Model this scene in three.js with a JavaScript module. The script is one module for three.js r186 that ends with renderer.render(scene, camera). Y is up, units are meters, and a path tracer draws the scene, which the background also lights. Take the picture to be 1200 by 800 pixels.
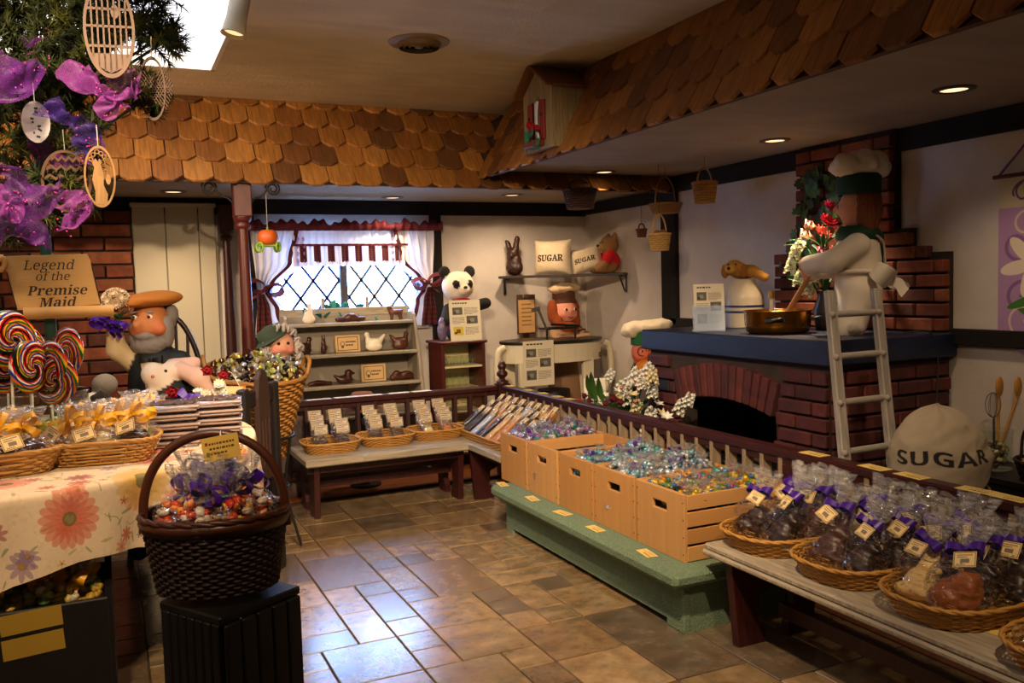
import * as THREE from 'three';
import { mergeGeometries } from 'three/addons/utils/BufferGeometryUtils.js';
import { ConvexGeometry } from 'three/addons/geometries/ConvexGeometry.js';
import { ImprovedNoise } from 'three/addons/math/ImprovedNoise.js';
import { RectAreaLightUniformsLib } from 'three/addons/lights/RectAreaLightUniformsLib.js';
RectAreaLightUniformsLib.init();

// ---------------------------------------------------------------- camera, sky, exposure
const scene = new THREE.Scene();
const EYE = 1.28, FPX = 1023.17;
const camera = new THREE.PerspectiveCamera(2 * Math.atan(400 / FPX) * 180 / Math.PI, 1.5, 0.05, 60);
// camera axes in the world (right, up, back): fitted from the vanishing points of walls, rail and benches
const camR = new THREE.Vector3(0.90732537, -0.02828751, 0.41947645), camU = new THREE.Vector3(0.05294615, 0.99747856, -0.04725699), camB = new THREE.Vector3(-0.41708198, 0.06508713, 0.90653532);
camera.position.set(0, EYE, 0);
camera.quaternion.setFromRotationMatrix(new THREE.Matrix4().makeBasis(camR, camU, camB)).normalize();
scene.add(camera);
const renderer = new THREE.WebGLRenderer({ antialias: true });
renderer.toneMapping = THREE.LinearToneMapping;
renderer.toneMappingExposure = 1.0;
renderer.shadowMap.enabled = true;
scene.background = new THREE.Color().setRGB(10.5, 16.5, 33);      // bright overcast daylight outside the window
const SKY_I = 1.2;

// ---------------------------------------------------------------- helpers
let seed = 12345;
const rnd = () => { seed = (seed + 0x6D2B79F5) | 0; let t = Math.imul(seed ^ (seed >>> 15), 1 | seed); t = (t + Math.imul(t ^ (t >>> 7), 61 | t)) ^ t; return ((t ^ (t >>> 14)) >>> 0) / 4294967296; };
const rr = (a, b) => a + (b - a) * rnd();
const pick = (a) => a[Math.floor(rnd() * a.length) % a.length];
const noise = new ImprovedNoise(), N = (x, y, z = 0) => noise.noise(x, y, z);
const PI = Math.PI, V = (x, y, z) => new THREE.Vector3(x, y, z);
// a pixel of the photograph gives a direction; the plane it meets (a wall, the floor, a table top) gives the distance
function dirOf(px, py) { return V(0, 0, 0).addScaledVector(camR, px - 600).addScaledVector(camU, 400 - py).addScaledVector(camB, -FPX); }
function hit(axis, val, px, py) { const d = dirOf(px, py), o = camera.position, t = (val - o[axis]) / d[axis]; return V(o.x + d.x * t, o.y + d.y * t, o.z + d.z * t); }
function clean(g) { const q = g.index ? g.toNonIndexed() : g; for (const k of Object.keys(q.attributes)) if (!['position', 'normal', 'uv', 'color'].includes(k)) q.deleteAttribute(k); if (!q.attributes.uv) q.setAttribute('uv', new THREE.BufferAttribute(new Float32Array(q.attributes.position.count * 2), 2)); if (!q.attributes.normal) q.computeVertexNormals(); q.morphAttributes = {}; return q; }
function xf(g, x = 0, y = 0, z = 0, rx = 0, ry = 0, rz = 0, sx = 1, sy = 1, sz = 1) { g.applyMatrix4(new THREE.Matrix4().compose(V(x, y, z), new THREE.Quaternion().setFromEuler(new THREE.Euler(rx, ry, rz)), V(sx, sy, sz))); return g; }
const box = (w, h, d, ...t) => xf(clean(new THREE.BoxGeometry(w, h, d)), ...t);
const cyl = (r1, r2, h, n, ...t) => xf(clean(new THREE.CylinderGeometry(r1, r2, h, n)), ...t);
const sph = (r, n, ...t) => xf(clean(new THREE.SphereGeometry(r, n, Math.max(4, Math.round(n * .6)))), ...t);
const torus = (R, r, n, m, ...t) => xf(clean(new THREE.TorusGeometry(R, r, m, n)), ...t);
const lathe = (pts, n, ...t) => xf(clean(new THREE.LatheGeometry(pts.map(([x, y]) => new THREE.Vector2(x, y)), n)), ...t);
function tube(pts, r, n = 16, m = 6, closed = false) { return clean(new THREE.TubeGeometry(new THREE.CatmullRomCurve3(pts.map((p) => p.isVector3 ? p : V(...p)), closed), n, r, m, closed)); }
function bar(a, b, r, m = 6, r2 = r) { const A = a.isVector3 ? a : V(...a), B = b.isVector3 ? b : V(...b), d = B.clone().sub(A), L = d.length(); const g = clean(new THREE.CylinderGeometry(r2, r, L, m)); g.applyQuaternion(new THREE.Quaternion().setFromUnitVectors(V(0, 1, 0), d.normalize())); g.translate((A.x + B.x) / 2, (A.y + B.y) / 2, (A.z + B.z) / 2); return g; }
// box with chamfered edges, 44 triangles
function cham(w, h, d, c, ...t) { const p = []; for (const sx of [-1, 1]) for (const sy of [-1, 1]) for (const sz of [-1, 1]) { const x = sx * w / 2, y = sy * h / 2, z = sz * d / 2; p.push(V(x - sx * c, y - sy * c, z), V(x - sx * c, y, z - sz * c), V(x, y - sy * c, z - sz * c)); } return xf(muv(clean(new ConvexGeometry(p))), ...t); }
function muv(g, s = 1, ox = 0, oy = 0) { const p = g.attributes.position, n = g.attributes.normal, u = new Float32Array(p.count * 2); for (let i = 0; i < p.count; i++) { const ax = Math.abs(n.getX(i)), ay = Math.abs(n.getY(i)), az = Math.abs(n.getZ(i)); const x = p.getX(i), y = p.getY(i), z = p.getZ(i); const [a, b] = ax > ay && ax > az ? [z, y] : ay > az ? [x, z] : [x, y]; u[i * 2] = a * s + ox; u[i * 2 + 1] = b * s + oy; } g.setAttribute('uv', new THREE.BufferAttribute(u, 2)); return g; }
function extr(pts, depth, bevel = 0, holes = [], ...t) { const s = new THREE.Shape(pts.map(([x, y]) => new THREE.Vector2(x, y))); for (const h of holes) s.holes.push(new THREE.Path(h.map(([x, y]) => new THREE.Vector2(x, y)))); const g = new THREE.ExtrudeGeometry(s, { depth: depth - 2 * bevel, bevelEnabled: bevel > 0, bevelThickness: bevel, bevelSize: bevel, bevelOffset: -bevel, bevelSegments: 1, curveSegments: 8 }); g.translate(0, 0, bevel - depth / 2); return xf(clean(g), ...t); }
const ellPts = (rx, ry, n = 28, x = 0, y = 0) => Array.from({ length: n }, (_, i) => [x + rx * Math.cos(i / n * 2 * PI), y + ry * Math.sin(i / n * 2 * PI)]);
function paint(g, c) { const col = c.isColor ? c : new THREE.Color(c), a = new Float32Array(g.attributes.position.count * 3); for (let i = 0; i < a.length; i += 3) { a[i] = col.r; a[i + 1] = col.g; a[i + 2] = col.b; } g.setAttribute('color', new THREE.BufferAttribute(a, 3)); return g; }
function join(l) { l = (Array.isArray(l) ? l : [l]).map(clean); const anyC = l.some((g) => g.attributes.color); if (anyC) l.forEach((g) => g.attributes.color || paint(g, '#fff')); return l.length === 1 ? l[0] : mergeGeometries(l, false); }
const used = new Map();
function numbered(n) { const k = used.get(n) ?? 0; used.set(n, k + 1); return k ? n + '_' + String(k).padStart(3, '0') : n; }
function mesh(name, geos, m, parent, label) { const g = geos.isBufferGeometry ? geos : join(geos); const o = new THREE.Mesh(g, m); o.name = parent ? name : numbered(name); o.castShadow = o.receiveShadow = true; if (label) o.userData.label = label; (parent ?? scene).add(o); return o; }
function tag(o, label, category, group, kind) { o.userData.label = label; o.userData.category = category; if (group) o.userData.group = group; if (kind) o.userData.kind = kind; return o; }
function thing(name, label, category, p = [0, 0, 0], turn = 0, group) { const o = new THREE.Group(); o.name = numbered(name); scene.add(o); if (p.isVector3) o.position.copy(p); else o.position.set(...p); o.rotation.y = turn; return tag(o, label, category, group); }
function copyOf(src, p, turn = 0, label, group) { const o = src.clone(); o.name = numbered(src.name.replace(/_\d\d\d$/, '')); o.userData = { ...src.userData }; scene.add(o); if (p.isVector3) o.position.copy(p); else o.position.set(...p); o.rotation.set(0, turn, 0); if (label) o.userData.label = label; if (group) o.userData.group = group; return o; }
function struct(name, geos, m, label, category) { const o = mesh(name, geos, m); return tag(o, label, category, null, 'structure'); }
const mats = new Map();
function mat(color, rough = .7, o = {}) { const k = JSON.stringify([color, rough, Object.fromEntries(Object.entries(o).map(([a, b]) => [a, b?.uuid ?? b]))]); if (!mats.has(k)) mats.set(k, new (o.phys ? THREE.MeshPhysicalMaterial : THREE.MeshStandardMaterial)((({ phys, ...r }) => ({ color: new THREE.Color(color), roughness: rough, ...r }))(o))); return mats.get(k); }
// tileable value noise for textures
function lattice(n, s) { const a = new Float32Array(n * n); let q = s * 7919 + 17; for (let i = 0; i < a.length; i++) { q = (Math.imul(q, 1664525) + 1013904223) >>> 0; a[i] = q / 4294967296; } return (u, v) => { u = (u - Math.floor(u)) * n; v = (v - Math.floor(v)) * n; const i = Math.floor(u) % n, j = Math.floor(v) % n, f = u - Math.floor(u), g = v - Math.floor(v), F = f * f * (3 - 2 * f), Q = g * g * (3 - 2 * g), i1 = (i + 1) % n, j1 = (j + 1) % n; return (a[j * n + i] * (1 - F) + a[j * n + i1] * F) * (1 - Q) + (a[j1 * n + i] * (1 - F) + a[j1 * n + i1] * F) * Q; }; }
function tex(n, fn, srgb = true, rx = 1, ry = rx) { const d = new Uint8Array(n * n * 4); for (let j = 0; j < n; j++) for (let i = 0; i < n; i++) { const c = fn(i / n, j / n), k = (j * n + i) * 4; for (let q = 0; q < 3; q++) d[k + q] = Math.max(0, Math.min(255, (c.length ? c[q] : c) * 255)); d[k + 3] = 255; } const t = new THREE.DataTexture(d, n, n); t.wrapS = t.wrapT = THREE.RepeatWrapping; t.magFilter = THREE.LinearFilter; t.minFilter = THREE.LinearFilter; if (srgb) t.colorSpace = THREE.SRGBColorSpace; t.repeat.set(rx, ry); t.needsUpdate = true; return t; }
function canvasTex(w, h, draw) { const c = document.createElement('canvas'); c.width = w; c.height = h; const x = c.getContext('2d'); draw(x, w, h); const t = new THREE.CanvasTexture(c); t.colorSpace = THREE.SRGBColorSpace; return t; }
const L4 = lattice(4, 1), L8 = lattice(8, 2), L16 = lattice(16, 3), L32 = lattice(32, 4), L64 = lattice(64, 5), L128 = lattice(128, 6);
const fbm = (u, v) => .4 * L8(u, v) + .3 * L16(u, v) + .18 * L32(u, v) + .12 * L64(u, v);
const lerp3 = (a, b, t) => [a[0] + (b[0] - a[0]) * t, a[1] + (b[1] - a[1]) * t, a[2] + (b[2] - a[2]) * t];
const clamp = (x, a = 0, b = 1) => Math.max(a, Math.min(b, x));
// grain runs along v; near-white so that the material colour tints it
const grainTex = tex(256, (u, v) => { const g = .45 * L64(u, v * .06) + .35 * L128(u + .02 * L4(u, v), v * .1) + .2 * L16(u, v * .3); const k = .66 + .4 * g; return [k, k * .985, k * .96]; }, true, 1.6);
const softGrain = tex(256, (u, v) => { const g = .6 * L32(u, v * .05) + .4 * L8(u + .1 * L4(u, v), v * .2); const k = .9 + .12 * g; return [k, k * .985, k * .96]; }, true, 1.4), softGrainH = softGrain.clone(); softGrainH.rotation = PI / 2; softGrainH.needsUpdate = true;
const grainH = grainTex.clone(); grainH.rotation = PI / 2; grainH.needsUpdate = true;
const stoneTex = tex(512, (u, v) => { const g = fbm(u, v), f = L128(u * 2, v * 2), k = .66 + .5 * (g - .1) + .1 * (f - .5); const w = L8(u + .3, v + .7); return [k, k * (.93 + .08 * w), k * (.84 + .16 * w)]; }, true, 1.7);
const stoneBump = tex(256, (u, v) => .5 * fbm(u, v) + .5 * L128(u, v), false, 3);
const plasterTex = tex(256, (u, v) => { const k = .9 + .1 * fbm(u, v); return [k, k, k]; }, true, .7);
const plasterBump = tex(256, (u, v) => .6 * fbm(u * 2, v * 2) + .4 * L128(u, v), false, 1.2);
const brushTex = tex(256, (u, v) => { const k = .88 + .13 * (.5 * L32(u * .25, v) + .5 * L8(u, v)); return [k, k, k * .99]; }, true, .6);
const roughTex = tex(256, (u, v) => .55 * fbm(u, v) + .45 * L128(u, v), false, 6);
const fabricBump = tex(128, (u, v) => .5 + .25 * Math.sin(u * 2 * PI * 32) + .25 * Math.sin(v * 2 * PI * 32), false, 12);
const carpetTex = tex(256, (u, v) => { const k = .7 + .36 * (.5 * L128(u, v) + .3 * L64(u + .5, v) + .2 * L8(u, v)); return [k, k, k]; }, true, 3);
const crinkle = tex(256, (u, v) => { const a = Math.abs(L8(u, v) - .5) + .6 * Math.abs(L16(u + .4, v) - .5) + .4 * Math.abs(L32(u, v + .2) - .5); return clamp(a * 1.3); }, false, 1);
const W = {   // shared materials
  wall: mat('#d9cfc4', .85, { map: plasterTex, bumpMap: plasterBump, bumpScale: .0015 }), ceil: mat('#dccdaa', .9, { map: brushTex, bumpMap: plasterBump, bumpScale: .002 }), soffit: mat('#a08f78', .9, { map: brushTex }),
  darkTrim: mat('#160d09', .9, { map: grainTex }), maroon: mat('#3d130f', .42, { map: grainTex }), maroonLite: mat('#5a2119', .4, { map: grainTex }), black: mat('#0b0a0b', .5), blackWood: mat('#120d0c', .5, { map: grainTex }),
  cream: mat('#cfc6b0', .6, { map: grainTex }), gold: mat('#c89a2e', .4), white: mat('#ece6da', .6), chocolate: mat('#2d140a', .35), chocMilk: mat('#4a2412', .35), chocWhite: mat('#e8d9b0', .4),
  red: mat('#a8101a', .6), purple: mat('#3a1180', .32, { phys: true, sheen: .6, sheenColor: new THREE.Color('#9a5cff'), side: THREE.DoubleSide }), yellowRib: mat('#e3a40c', .4, { side: THREE.DoubleSide }),
  card: mat('#d8bd7c', .8), paper: mat('#e2dccb', .8), steel: mat('#8d8d8d', .3, { metalness: .9 }),
  celloTop: mat('#ffffff', .14, { phys: true, transmission: .88, thickness: 0, ior: 1.5, side: THREE.DoubleSide, bumpMap: crinkle, bumpScale: .02 }), cello: mat('#ffffff', .07, { phys: true, transmission: 1, thickness: 0, ior: 1.5, specularIntensity: 1, side: THREE.DoubleSide, bumpMap: crinkle, bumpScale: .03 }), glass: mat('#f6fbf8', .03, { phys: true, transmission: 1, thickness: 0, ior: 1.5, side: THREE.DoubleSide }),
};
// ---------------------------------------------------------------- room: sizes in metres
const RLZ0 = -5.3, BZ = -6.19, RX = 3.52, CE = 2.39, SB = 1.91, SR = 1.976, LX = -2.6, FZ = 2.6;
{ // floor
  const fl = struct('floor', [muv(box(RX - LX + .3, .12, FZ - BZ + .3, (RX + LX) / 2, -.066, (FZ + BZ) / 2))], mat('#4d4032', .6, { map: stoneTex }), 'stone look tile floor in mixed brown and tan sizes', 'floor');
  const tones = ['#97805f', '#8d775a', '#a28a68', '#7f6c58', '#a89170', '#746656', '#938063', '#9a8260'].map((c) => mat(c, .26, { phys: true, clearcoat: 1, clearcoatRoughness: .19, map: stoneTex, bumpMap: stoneBump, bumpScale: .0009, roughnessMap: null }));
  const ux = .1395, uz = .1545, x0 = -.6375, z0 = -5.2, nx = 23, nz = 27, occ = new Uint8Array(nx * nz); const cache = new Map();
  const fits = (i, j, a, b) => { if (i + a > nx || j + b > nz) return false; for (let p = 0; p < a; p++) for (let q = 0; q < b; q++) if (occ[(j + q) * nx + i + p]) return false; return true; };
  for (let j = 0; j < nz; j++) for (let i = 0; i < nx; i++) { if (occ[j * nx + i]) continue; const r = rnd(); const order = r < .34 ? [[2, 2], [2, 1], [1, 1]] : r < .5 ? [[2, 3], [1, 2], [1, 1]] : r < .68 ? [[2, 1], [1, 1]] : r < .86 ? [[1, 2], [1, 1]] : [[1, 1]]; const [a, b] = order.find(([a, b]) => fits(i, j, a, b)); for (let p = 0; p < a; p++) for (let q = 0; q < b; q++) occ[(j + q) * nx + i + p] = 1;
    const k = a + 'x' + b + 'v' + (i * 3 + j) % 4; if (!cache.has(k)) { const g = cham(a * ux - .006, .012, b * uz - .006, .0022); muv(g, 1, rnd(), rnd()); cache.set(k, g); }
    const t = mesh('tile', cache.get(k), pick(tones), fl); t.position.set(x0 + (i + a / 2) * ux, -.0045 + rr(-.0004, .0006), z0 + (j + b / 2) * uz); t.rotation.x = rr(-.0012, .0012); t.rotation.z = rr(-.0012, .0012); }
}
struct('trim_14', [muv(box(RX - .78, .008, RLZ0 - BZ, (RX + .78) / 2, .002, (RLZ0 + BZ) / 2)), muv(box(RX - 2.42, .008, FZ - RLZ0, (RX + 2.42) / 2, .002, (FZ + RLZ0) / 2))], mat('#8a4a1a', .5, { map: grainH }), 'orange brown wooden floor of the display area behind the railings', 'floor');
const WX0 = 1.0, WX1 = 2.13, WY0 = 1.0, WY1 = 1.69;
struct('wall_back', [[LX, WX0, -.03, CE], [WX1, RX + .15, -.03, CE], [WX0, WX1, -.03, WY0], [WX0, WX1, WY1, CE]].map(([a, b, c, d]) => muv(box(b - a, d - c, .15, (a + b) / 2, (c + d) / 2, BZ - .075))), W.wall, 'off white plaster wall around the lattice window', 'wall');
struct('wall_right', [muv(box(.15, CE + .06, FZ - BZ + .15, RX + .075, CE / 2, (FZ + BZ) / 2))], W.wall, 'off white plaster wall behind the brick hearth', 'wall');
struct('wall_left', [muv(box(.15, CE + .06, FZ - BZ + .3, LX - .075, CE / 2, (FZ + BZ) / 2))], W.wall, 'plain plaster wall on the far side of the table', 'wall');
struct('wall_front', [muv(box(RX - LX + .3, CE + .06, .15, (RX + LX) / 2, CE / 2, FZ + .075))], W.wall, 'plain plaster wall opposite the window', 'wall');
// ceiling with the skylight opening
const SKX0 = -.75, SKX1 = .545, SKZ0 = -4.67, SKZ1 = -3.1;
struct('ceiling', [[LX, SKX0, BZ, FZ], [SKX1, RX + .15, BZ, FZ], [SKX0, SKX1, BZ, SKZ0], [SKX0, SKX1, SKZ1, FZ]].map(([a, b, c, d]) => muv(box(b - a, .1, d - c, (a + b) / 2, CE + .05, (c + d) / 2))), W.ceil, 'cream painted ceiling with brushed plaster finish', 'ceiling');
{ const sk = thing('skylight', 'bright white skylight panel set in the ceiling', 'skylight', [(SKX0 + SKX1) / 2, CE, (SKZ0 + SKZ1) / 2]); sk.userData.kind = 'structure';
  const w = SKX1 - SKX0, d = SKZ1 - SKZ0;
  mesh('frame', [box(.02, .1, d, -w / 2 + .01, .05, 0), box(.02, .1, d, w / 2 - .01, .05, 0), box(w, .1, .02, 0, .05, -d / 2 + .01), box(w, .1, .02, 0, .05, d / 2 - .01)], W.white, sk);
  const p = mesh('diffuser', [box(w - .04, .01, d - .04, 0, .07, 0)], mat('#ffffff', .6, { emissive: new THREE.Color('#eef4ff'), emissiveIntensity: 1.5 }), sk);
  const L = new THREE.RectAreaLight(new THREE.Color('#dfeaff'), SKY_I, w - .05, d - .05); L.position.set((SKX0 + SKX1) / 2, CE + .06, (SKZ0 + SKZ1) / 2); L.lookAt(L.position.x, 0, L.position.z); scene.add(L); }
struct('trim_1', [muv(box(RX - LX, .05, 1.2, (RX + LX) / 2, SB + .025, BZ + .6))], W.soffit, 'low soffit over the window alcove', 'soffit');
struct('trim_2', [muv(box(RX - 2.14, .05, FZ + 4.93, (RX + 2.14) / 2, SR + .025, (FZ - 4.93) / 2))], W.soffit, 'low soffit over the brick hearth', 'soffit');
// dark beams
struct('trim_3', [muv(box(RX - LX, .1, .03, (RX + LX) / 2, SB - .05, BZ + .015))], W.darkTrim, 'dark stained beam along the top of the window wall', 'beam');
struct('trim_4', [muv(box(.03, .085, 1.27, RX - .015, SB - .05, BZ + .635))], W.darkTrim, 'dark stained beam on the right wall beside the shelf', 'beam');
struct('trim_5', [muv(box(.03, .105, FZ + 4.93, RX - .015, SR - .055, (FZ - 4.93) / 2))], W.darkTrim, 'dark stained beam along the top of the hearth wall', 'beam');
struct('trim_6', [muv(cham(.035, SR - .98, .17, .004, RX - .017, (SR + .98) / 2, -4.99))], W.darkTrim, 'dark vertical post between the white wall panels', 'beam');
struct('trim_7', [muv(cham(.035, .075, FZ + 5.0, .004, RX - .017, .985, (FZ - 5.0) / 2))], W.darkTrim, 'dark chair rail along the hearth wall', 'beam');
struct('trim_8', [muv(cham(.085, SB - .3, .035, .004, 2.235, SB / 2 + .14, BZ + .02))], W.darkTrim, 'dark vertical post beside the window curtain and panda', 'beam');
struct('trim_9', [muv(cham(.07, SB - .3, .035, .004, .89, SB / 2 + .14, BZ + .02))], W.darkTrim, 'dark vertical post beside the window behind the column', 'beam');
struct('baseboard_back', [muv(box(RX - LX, .12, .02, (RX + LX) / 2, .06, BZ + .01))], W.darkTrim, 'dark baseboard along the window wall', 'baseboard');
struct('baseboard_right', [muv(box(.02, .12, FZ - BZ, RX - .01, .06, (FZ + BZ) / 2))], W.darkTrim, 'dark baseboard along the hearth wall', 'baseboard');
// ---- shingled canopies
const cedar = ['#9a6424', '#8c5720', '#a46c2a', '#7a4a1c', '#ae7632', '#935e20', '#6c431b'].map((c) => mat(c, .62, { map: grainTex, bumpMap: grainTex, bumpScale: .0015 }));
const shW = .153, shingleGeos = [0, 1, 2, 3].map((v) => { const w = shW / 2 - .001 - .001 * v, c = .038 + .003 * v, s = (v - 1.5) * .002; const g = extr([[-w + c, 0], [w - c, 0], [w, c * .8 + s], [w, .225], [-w, .225], [-w, c * .8 - s]],   .017, .0018); return muv(g, 1, v * .27, v * .31); });
function shingleRows(parent, origin, along, up, out, n, rows, first, skip) { for (let r = 0; r < rows; r++) for (let i = 0; i < n; i++) { if (skip && skip(r, i)) continue; const s = mesh('shingle', shingleGeos[(i * 7 + r * 3) % 4], pick(cedar), parent); const jit = rr(-.004, .004); const p = origin.clone().addScaledVector(along, (i + .5 + (r % 2) * .5) * shW + rr(-.001, .001)).addScaledVector(up, r * first + jit).addScaledVector(out, .016 + rr(0, .003)); const tilt = up.clone().addScaledVector(out, -.095).normalize(), x = along.clone(), z = x.clone().cross(tilt).normalize(); s.matrixAutoUpdate = true; s.position.copy(p); s.quaternion.setFromRotationMatrix(new THREE.Matrix4().makeBasis(x, tilt, z)); } }
{ const b0 = V(0, 1.862, -4.885), b1 = V(0, CE, -5.285), up = b1.clone().sub(b0).normalize(), out = V(1, 0, 0).cross(up).normalize();
  const prism = extr([[4.9, 1.865], [4.95, SB + .02], [5.3, CE]  , [5.32, CE], [5.0, SB + .02], [4.93, 1.865]].map(([z, y]) => [z, y]), RX - LX, 0, [], (RX + LX) / 2, 0, 0, 0, PI / 2, 0);
  const c = struct('trim_10', [muv(prism)], mat('#5a3a1c', .8, { map: grainTex }), 'sloped cedar shingle canopy over the window alcove', 'canopy');
  shingleRows(c, V(-1.75, 1.852, -4.885), V(1, 0, 0), up, out, 35, 5, .151, (r, i) => { const x = -1.75 + (i + .5 + (r % 2) * .5) * shW; return r > 0 ? x > 2.16 + r * .05 : x > 3.44; }); }
{ const b0 = V(2.095, 1.925, 0), b1 = V(2.315, CE, 0), up = b1.clone().sub(b0).normalize(), out = V(0, 0, 1).cross(up).normalize();
  const prism = extr([[2.105, 1.93], [2.16, SR + .02], [2.34, CE], [2.36, CE], [2.2, SR + .02], [2.14, 1.93]], FZ + 4.9, 0, [], 0, 0, (FZ - 4.9) / 2);
  const c = struct('trim_11', [muv(prism)], mat('#5a3a1c', .8, { map: grainTex }), 'sloped cedar shingle canopy over the hearth side', 'canopy');
  shingleRows(c, V(2.095, 1.915, -4.98), V(0, 0, 1), up, out, 38, 4, .133); }
// ---- bricks
const brickTones = ['#86432a', '#914e31', '#753822', '#9a5a3a', '#5f3020', '#8a4528'].map((c) => mat(c, .8, { map: stoneTex, bumpMap: roughTex, bumpScale: .004 }));
const hearthTones = ['#5a2322', '#662a26', '#4f1f20', '#6e302a', '#5d2a2a'].map((c) => mat(c, .75, { map: stoneTex, bumpMap: roughTex, bumpScale: .004 })), mortar = mat('#3a2f29', .95, { map: stoneTex });
const brickCache = new Map();
function brick(parent, w, h, d, x, y, z, tones, ry = 0, rz = 0, rx = 0) { const k = [w, h, d].map((q) => Math.round(q * 250)).join(); if (!brickCache.has(k)) brickCache.set(k, [0, 1].map(() => muv(cham(w, h, d, Math.min(.005, h * .2)), 1, rnd(), rnd()))); const b = mesh('brick', pick(brickCache.get(k)), pick(tones), parent); b.position.set(x, y, z); b.rotation.set(rx, ry, rz); return b; }
{ const w = struct('trim_12', [muv(box(2.76, 1.86, .02, .163 - 1.38, .93, BZ + .012))], mortar, 'dark red brick wall facing behind the scroll sign', 'brick wall');
  for (let r = 0; r < 16; r++) for (let i = 0; i < 7; i++) { const y = .48 + r * .0868, x1 = .15 - i * .29 + (r % 2 ? .13 : 0); let a = x1 - .278, b = x1; b = Math.min(b, .158); if (b - a < .05) continue; brick(w, b - a, .074, .04, (a + b) / 2, y, BZ + .028 + rr(0, .003), brickTones); } }
{ // pale board panelling beside the brick
  const p = struct('trim_13', [muv(box(.515, 1.86, .02, .42, .93, BZ + .012))], mat('#8c8470', .7), 'pale board panelling between the brick wall and the column', 'panelling');
  [[.166, .36], [.366, .565], [.571, .672]].forEach(([a, b]) => mesh('board', muv(cham(b - a, 1.85, .02, .004, (a + b) / 2, .93, BZ + .03)), mat('#b5ac94', .65), p)); mesh('crown_moulding', [cham(.53, .03, .03, .006, .42, 1.86, BZ + .04)], mat('#b5ac94', .65), p); }
// ---------------------------------------------------------------- lamps
const WARM = new THREE.Color().setRGB(1, .71, .45);
function canLight(x, y, z, cd, label, angle = .95, aim = [0, -1, 0], pen = .6) {
  const t = thing('recessed_light', label, 'ceiling light', [x, y, z], 0, 'recessed soffit lights');
  mesh('trim_ring', [lathe([[.05, .004], [.052, -.006], [.075, -.004], [.078, .001]], 28)], mat('#3b2c20', .5), t);
  mesh('reflector', [lathe([[.052, -.004], [.044, .02]], 24)], mat('#d8c4a0', .3, { metalness: .6 }), t);
  mesh('lamp', [cyl(.05, .05, .004, 24, 0, .001, 0)], mat('#fff2dc', .5, { emissive: new THREE.Color('#ffd9a8'), emissiveIntensity: 1.6 }), t);
  const s = new THREE.SpotLight(WARM, cd, 0, angle, pen, 2); s.position.set(x, y - .012, z); s.target.position.set(x + aim[0], y + aim[1], z + aim[2]); s.castShadow = true; s.shadow.radius = 2.2; scene.add(s, s.target); }
for (const [px, py, cd, l, an, aim] of [[203, 224, 3, 'recessed ceiling light in the soffit above the pale board panelling'], [460, 231, 3, 'recessed ceiling light in the soffit between the window and the sugar pillows', 1.1], [600, 228, 3.4, 'recessed ceiling light in the soffit above the shelf of plush toys', 1.15, [.15, -1, -.25]]]) { const p = hit('y', SB, px, py); canLight(p.x, SB - .002, p.z, cd, l, an, aim); }
for (const [px, py, cd, l, an, aim] of [[708, 201, 3, 'recessed ceiling light in the soffit by the hanging baskets', .62, [.1, -1, .1]], [908, 164, 11, 'recessed ceiling light in the soffit above the copper pot', .62, [.08, -1, .22]], [1118, 104, 1.6, 'recessed ceiling light in the soffit above the ladder', .9, [.15, -1, -.1]]]) { const p = hit('y', SR, px, py); canLight(p.x, SR - .002, p.z, cd, l, an, aim); }
// track spotlight on the main ceiling
function trackLight(p, aim, cd, label, ang = .6, group) { const t = thing('track_spotlight', label, 'spotlight', p, 0, group); const d = V(...aim).sub(p).normalize(); const q = new THREE.Quaternion().setFromUnitVectors(V(0, -1, 0), d);
  const h = mesh('lamp_head', [lathe([[0, .085], [.032, .085], [.036, .075], [.036, .0], [.042, -.05], [.046, -.06], [.042, -.06], [.036, -.045], [.03, -.04], [0, -.04]], 28)], mat('#a8987c', .5), t); h.quaternion.copy(q); mesh('lamp', [cyl(.034, .034, .004, 20, 0, -.046, 0)], mat('#fff2dc', .5, { emissive: new THREE.Color('#ffcf94'), emissiveIntensity: 1.3 }), h);
  mesh('bracket', [bar([0, .06, 0], [.0, CE - p.y - .01, 0], .008, 8), cyl(.035, .035, .02, 20, 0, CE - p.y - .012, 0)], mat('#a8987c', .5), t);
  const s = new THREE.SpotLight(WARM, cd, 0, ang, .7, 2); s.position.copy(p).addScaledVector(d, .07); s.target.position.set(...aim); s.castShadow = true; s.shadow.radius = 1.6; scene.add(s, s.target); }
trackLight(hit('z', -3.3, 277, 22), [.12, .75, -3.25], 6, 'beige cylinder spotlight hanging from the ceiling beside the skylight', .7);
trackLight(V(-.2, 2.2, -1.2), [-.1, .75, -3.2], 12, 'beige cylinder spotlight over the flowered table', .6);  // above the frame, unseen; lights the table top
trackLight(V(.8, 2.2, -1.6), [1.6, .2, -3.5], 22, 'beige cylinder spotlight over the crates on the green platform', .75);  // unseen lamp placed to light crates and the middle of the floor
trackLight(V(1.2, 2.2, -.6), [2.2, .4, -1.9], 6.5, 'beige cylinder spotlight over the long bench', .6);  // out of view; brightens the chocolate baskets on the long bench
trackLight(V(.5, 2.2, -1.9), [1.5, .4, -4.9], 22, 'beige cylinder spotlight over the far bench', .7);  // unseen, out of frame; throws light on far bench and floor
trackLight(V(-1.5, 2.2, -3.3), [-.05, 1.95, -5.0], 26, 'beige cylinder spotlight aimed at the shingle canopy', .52);  // out of view on the left, placed to light the left shingles
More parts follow.
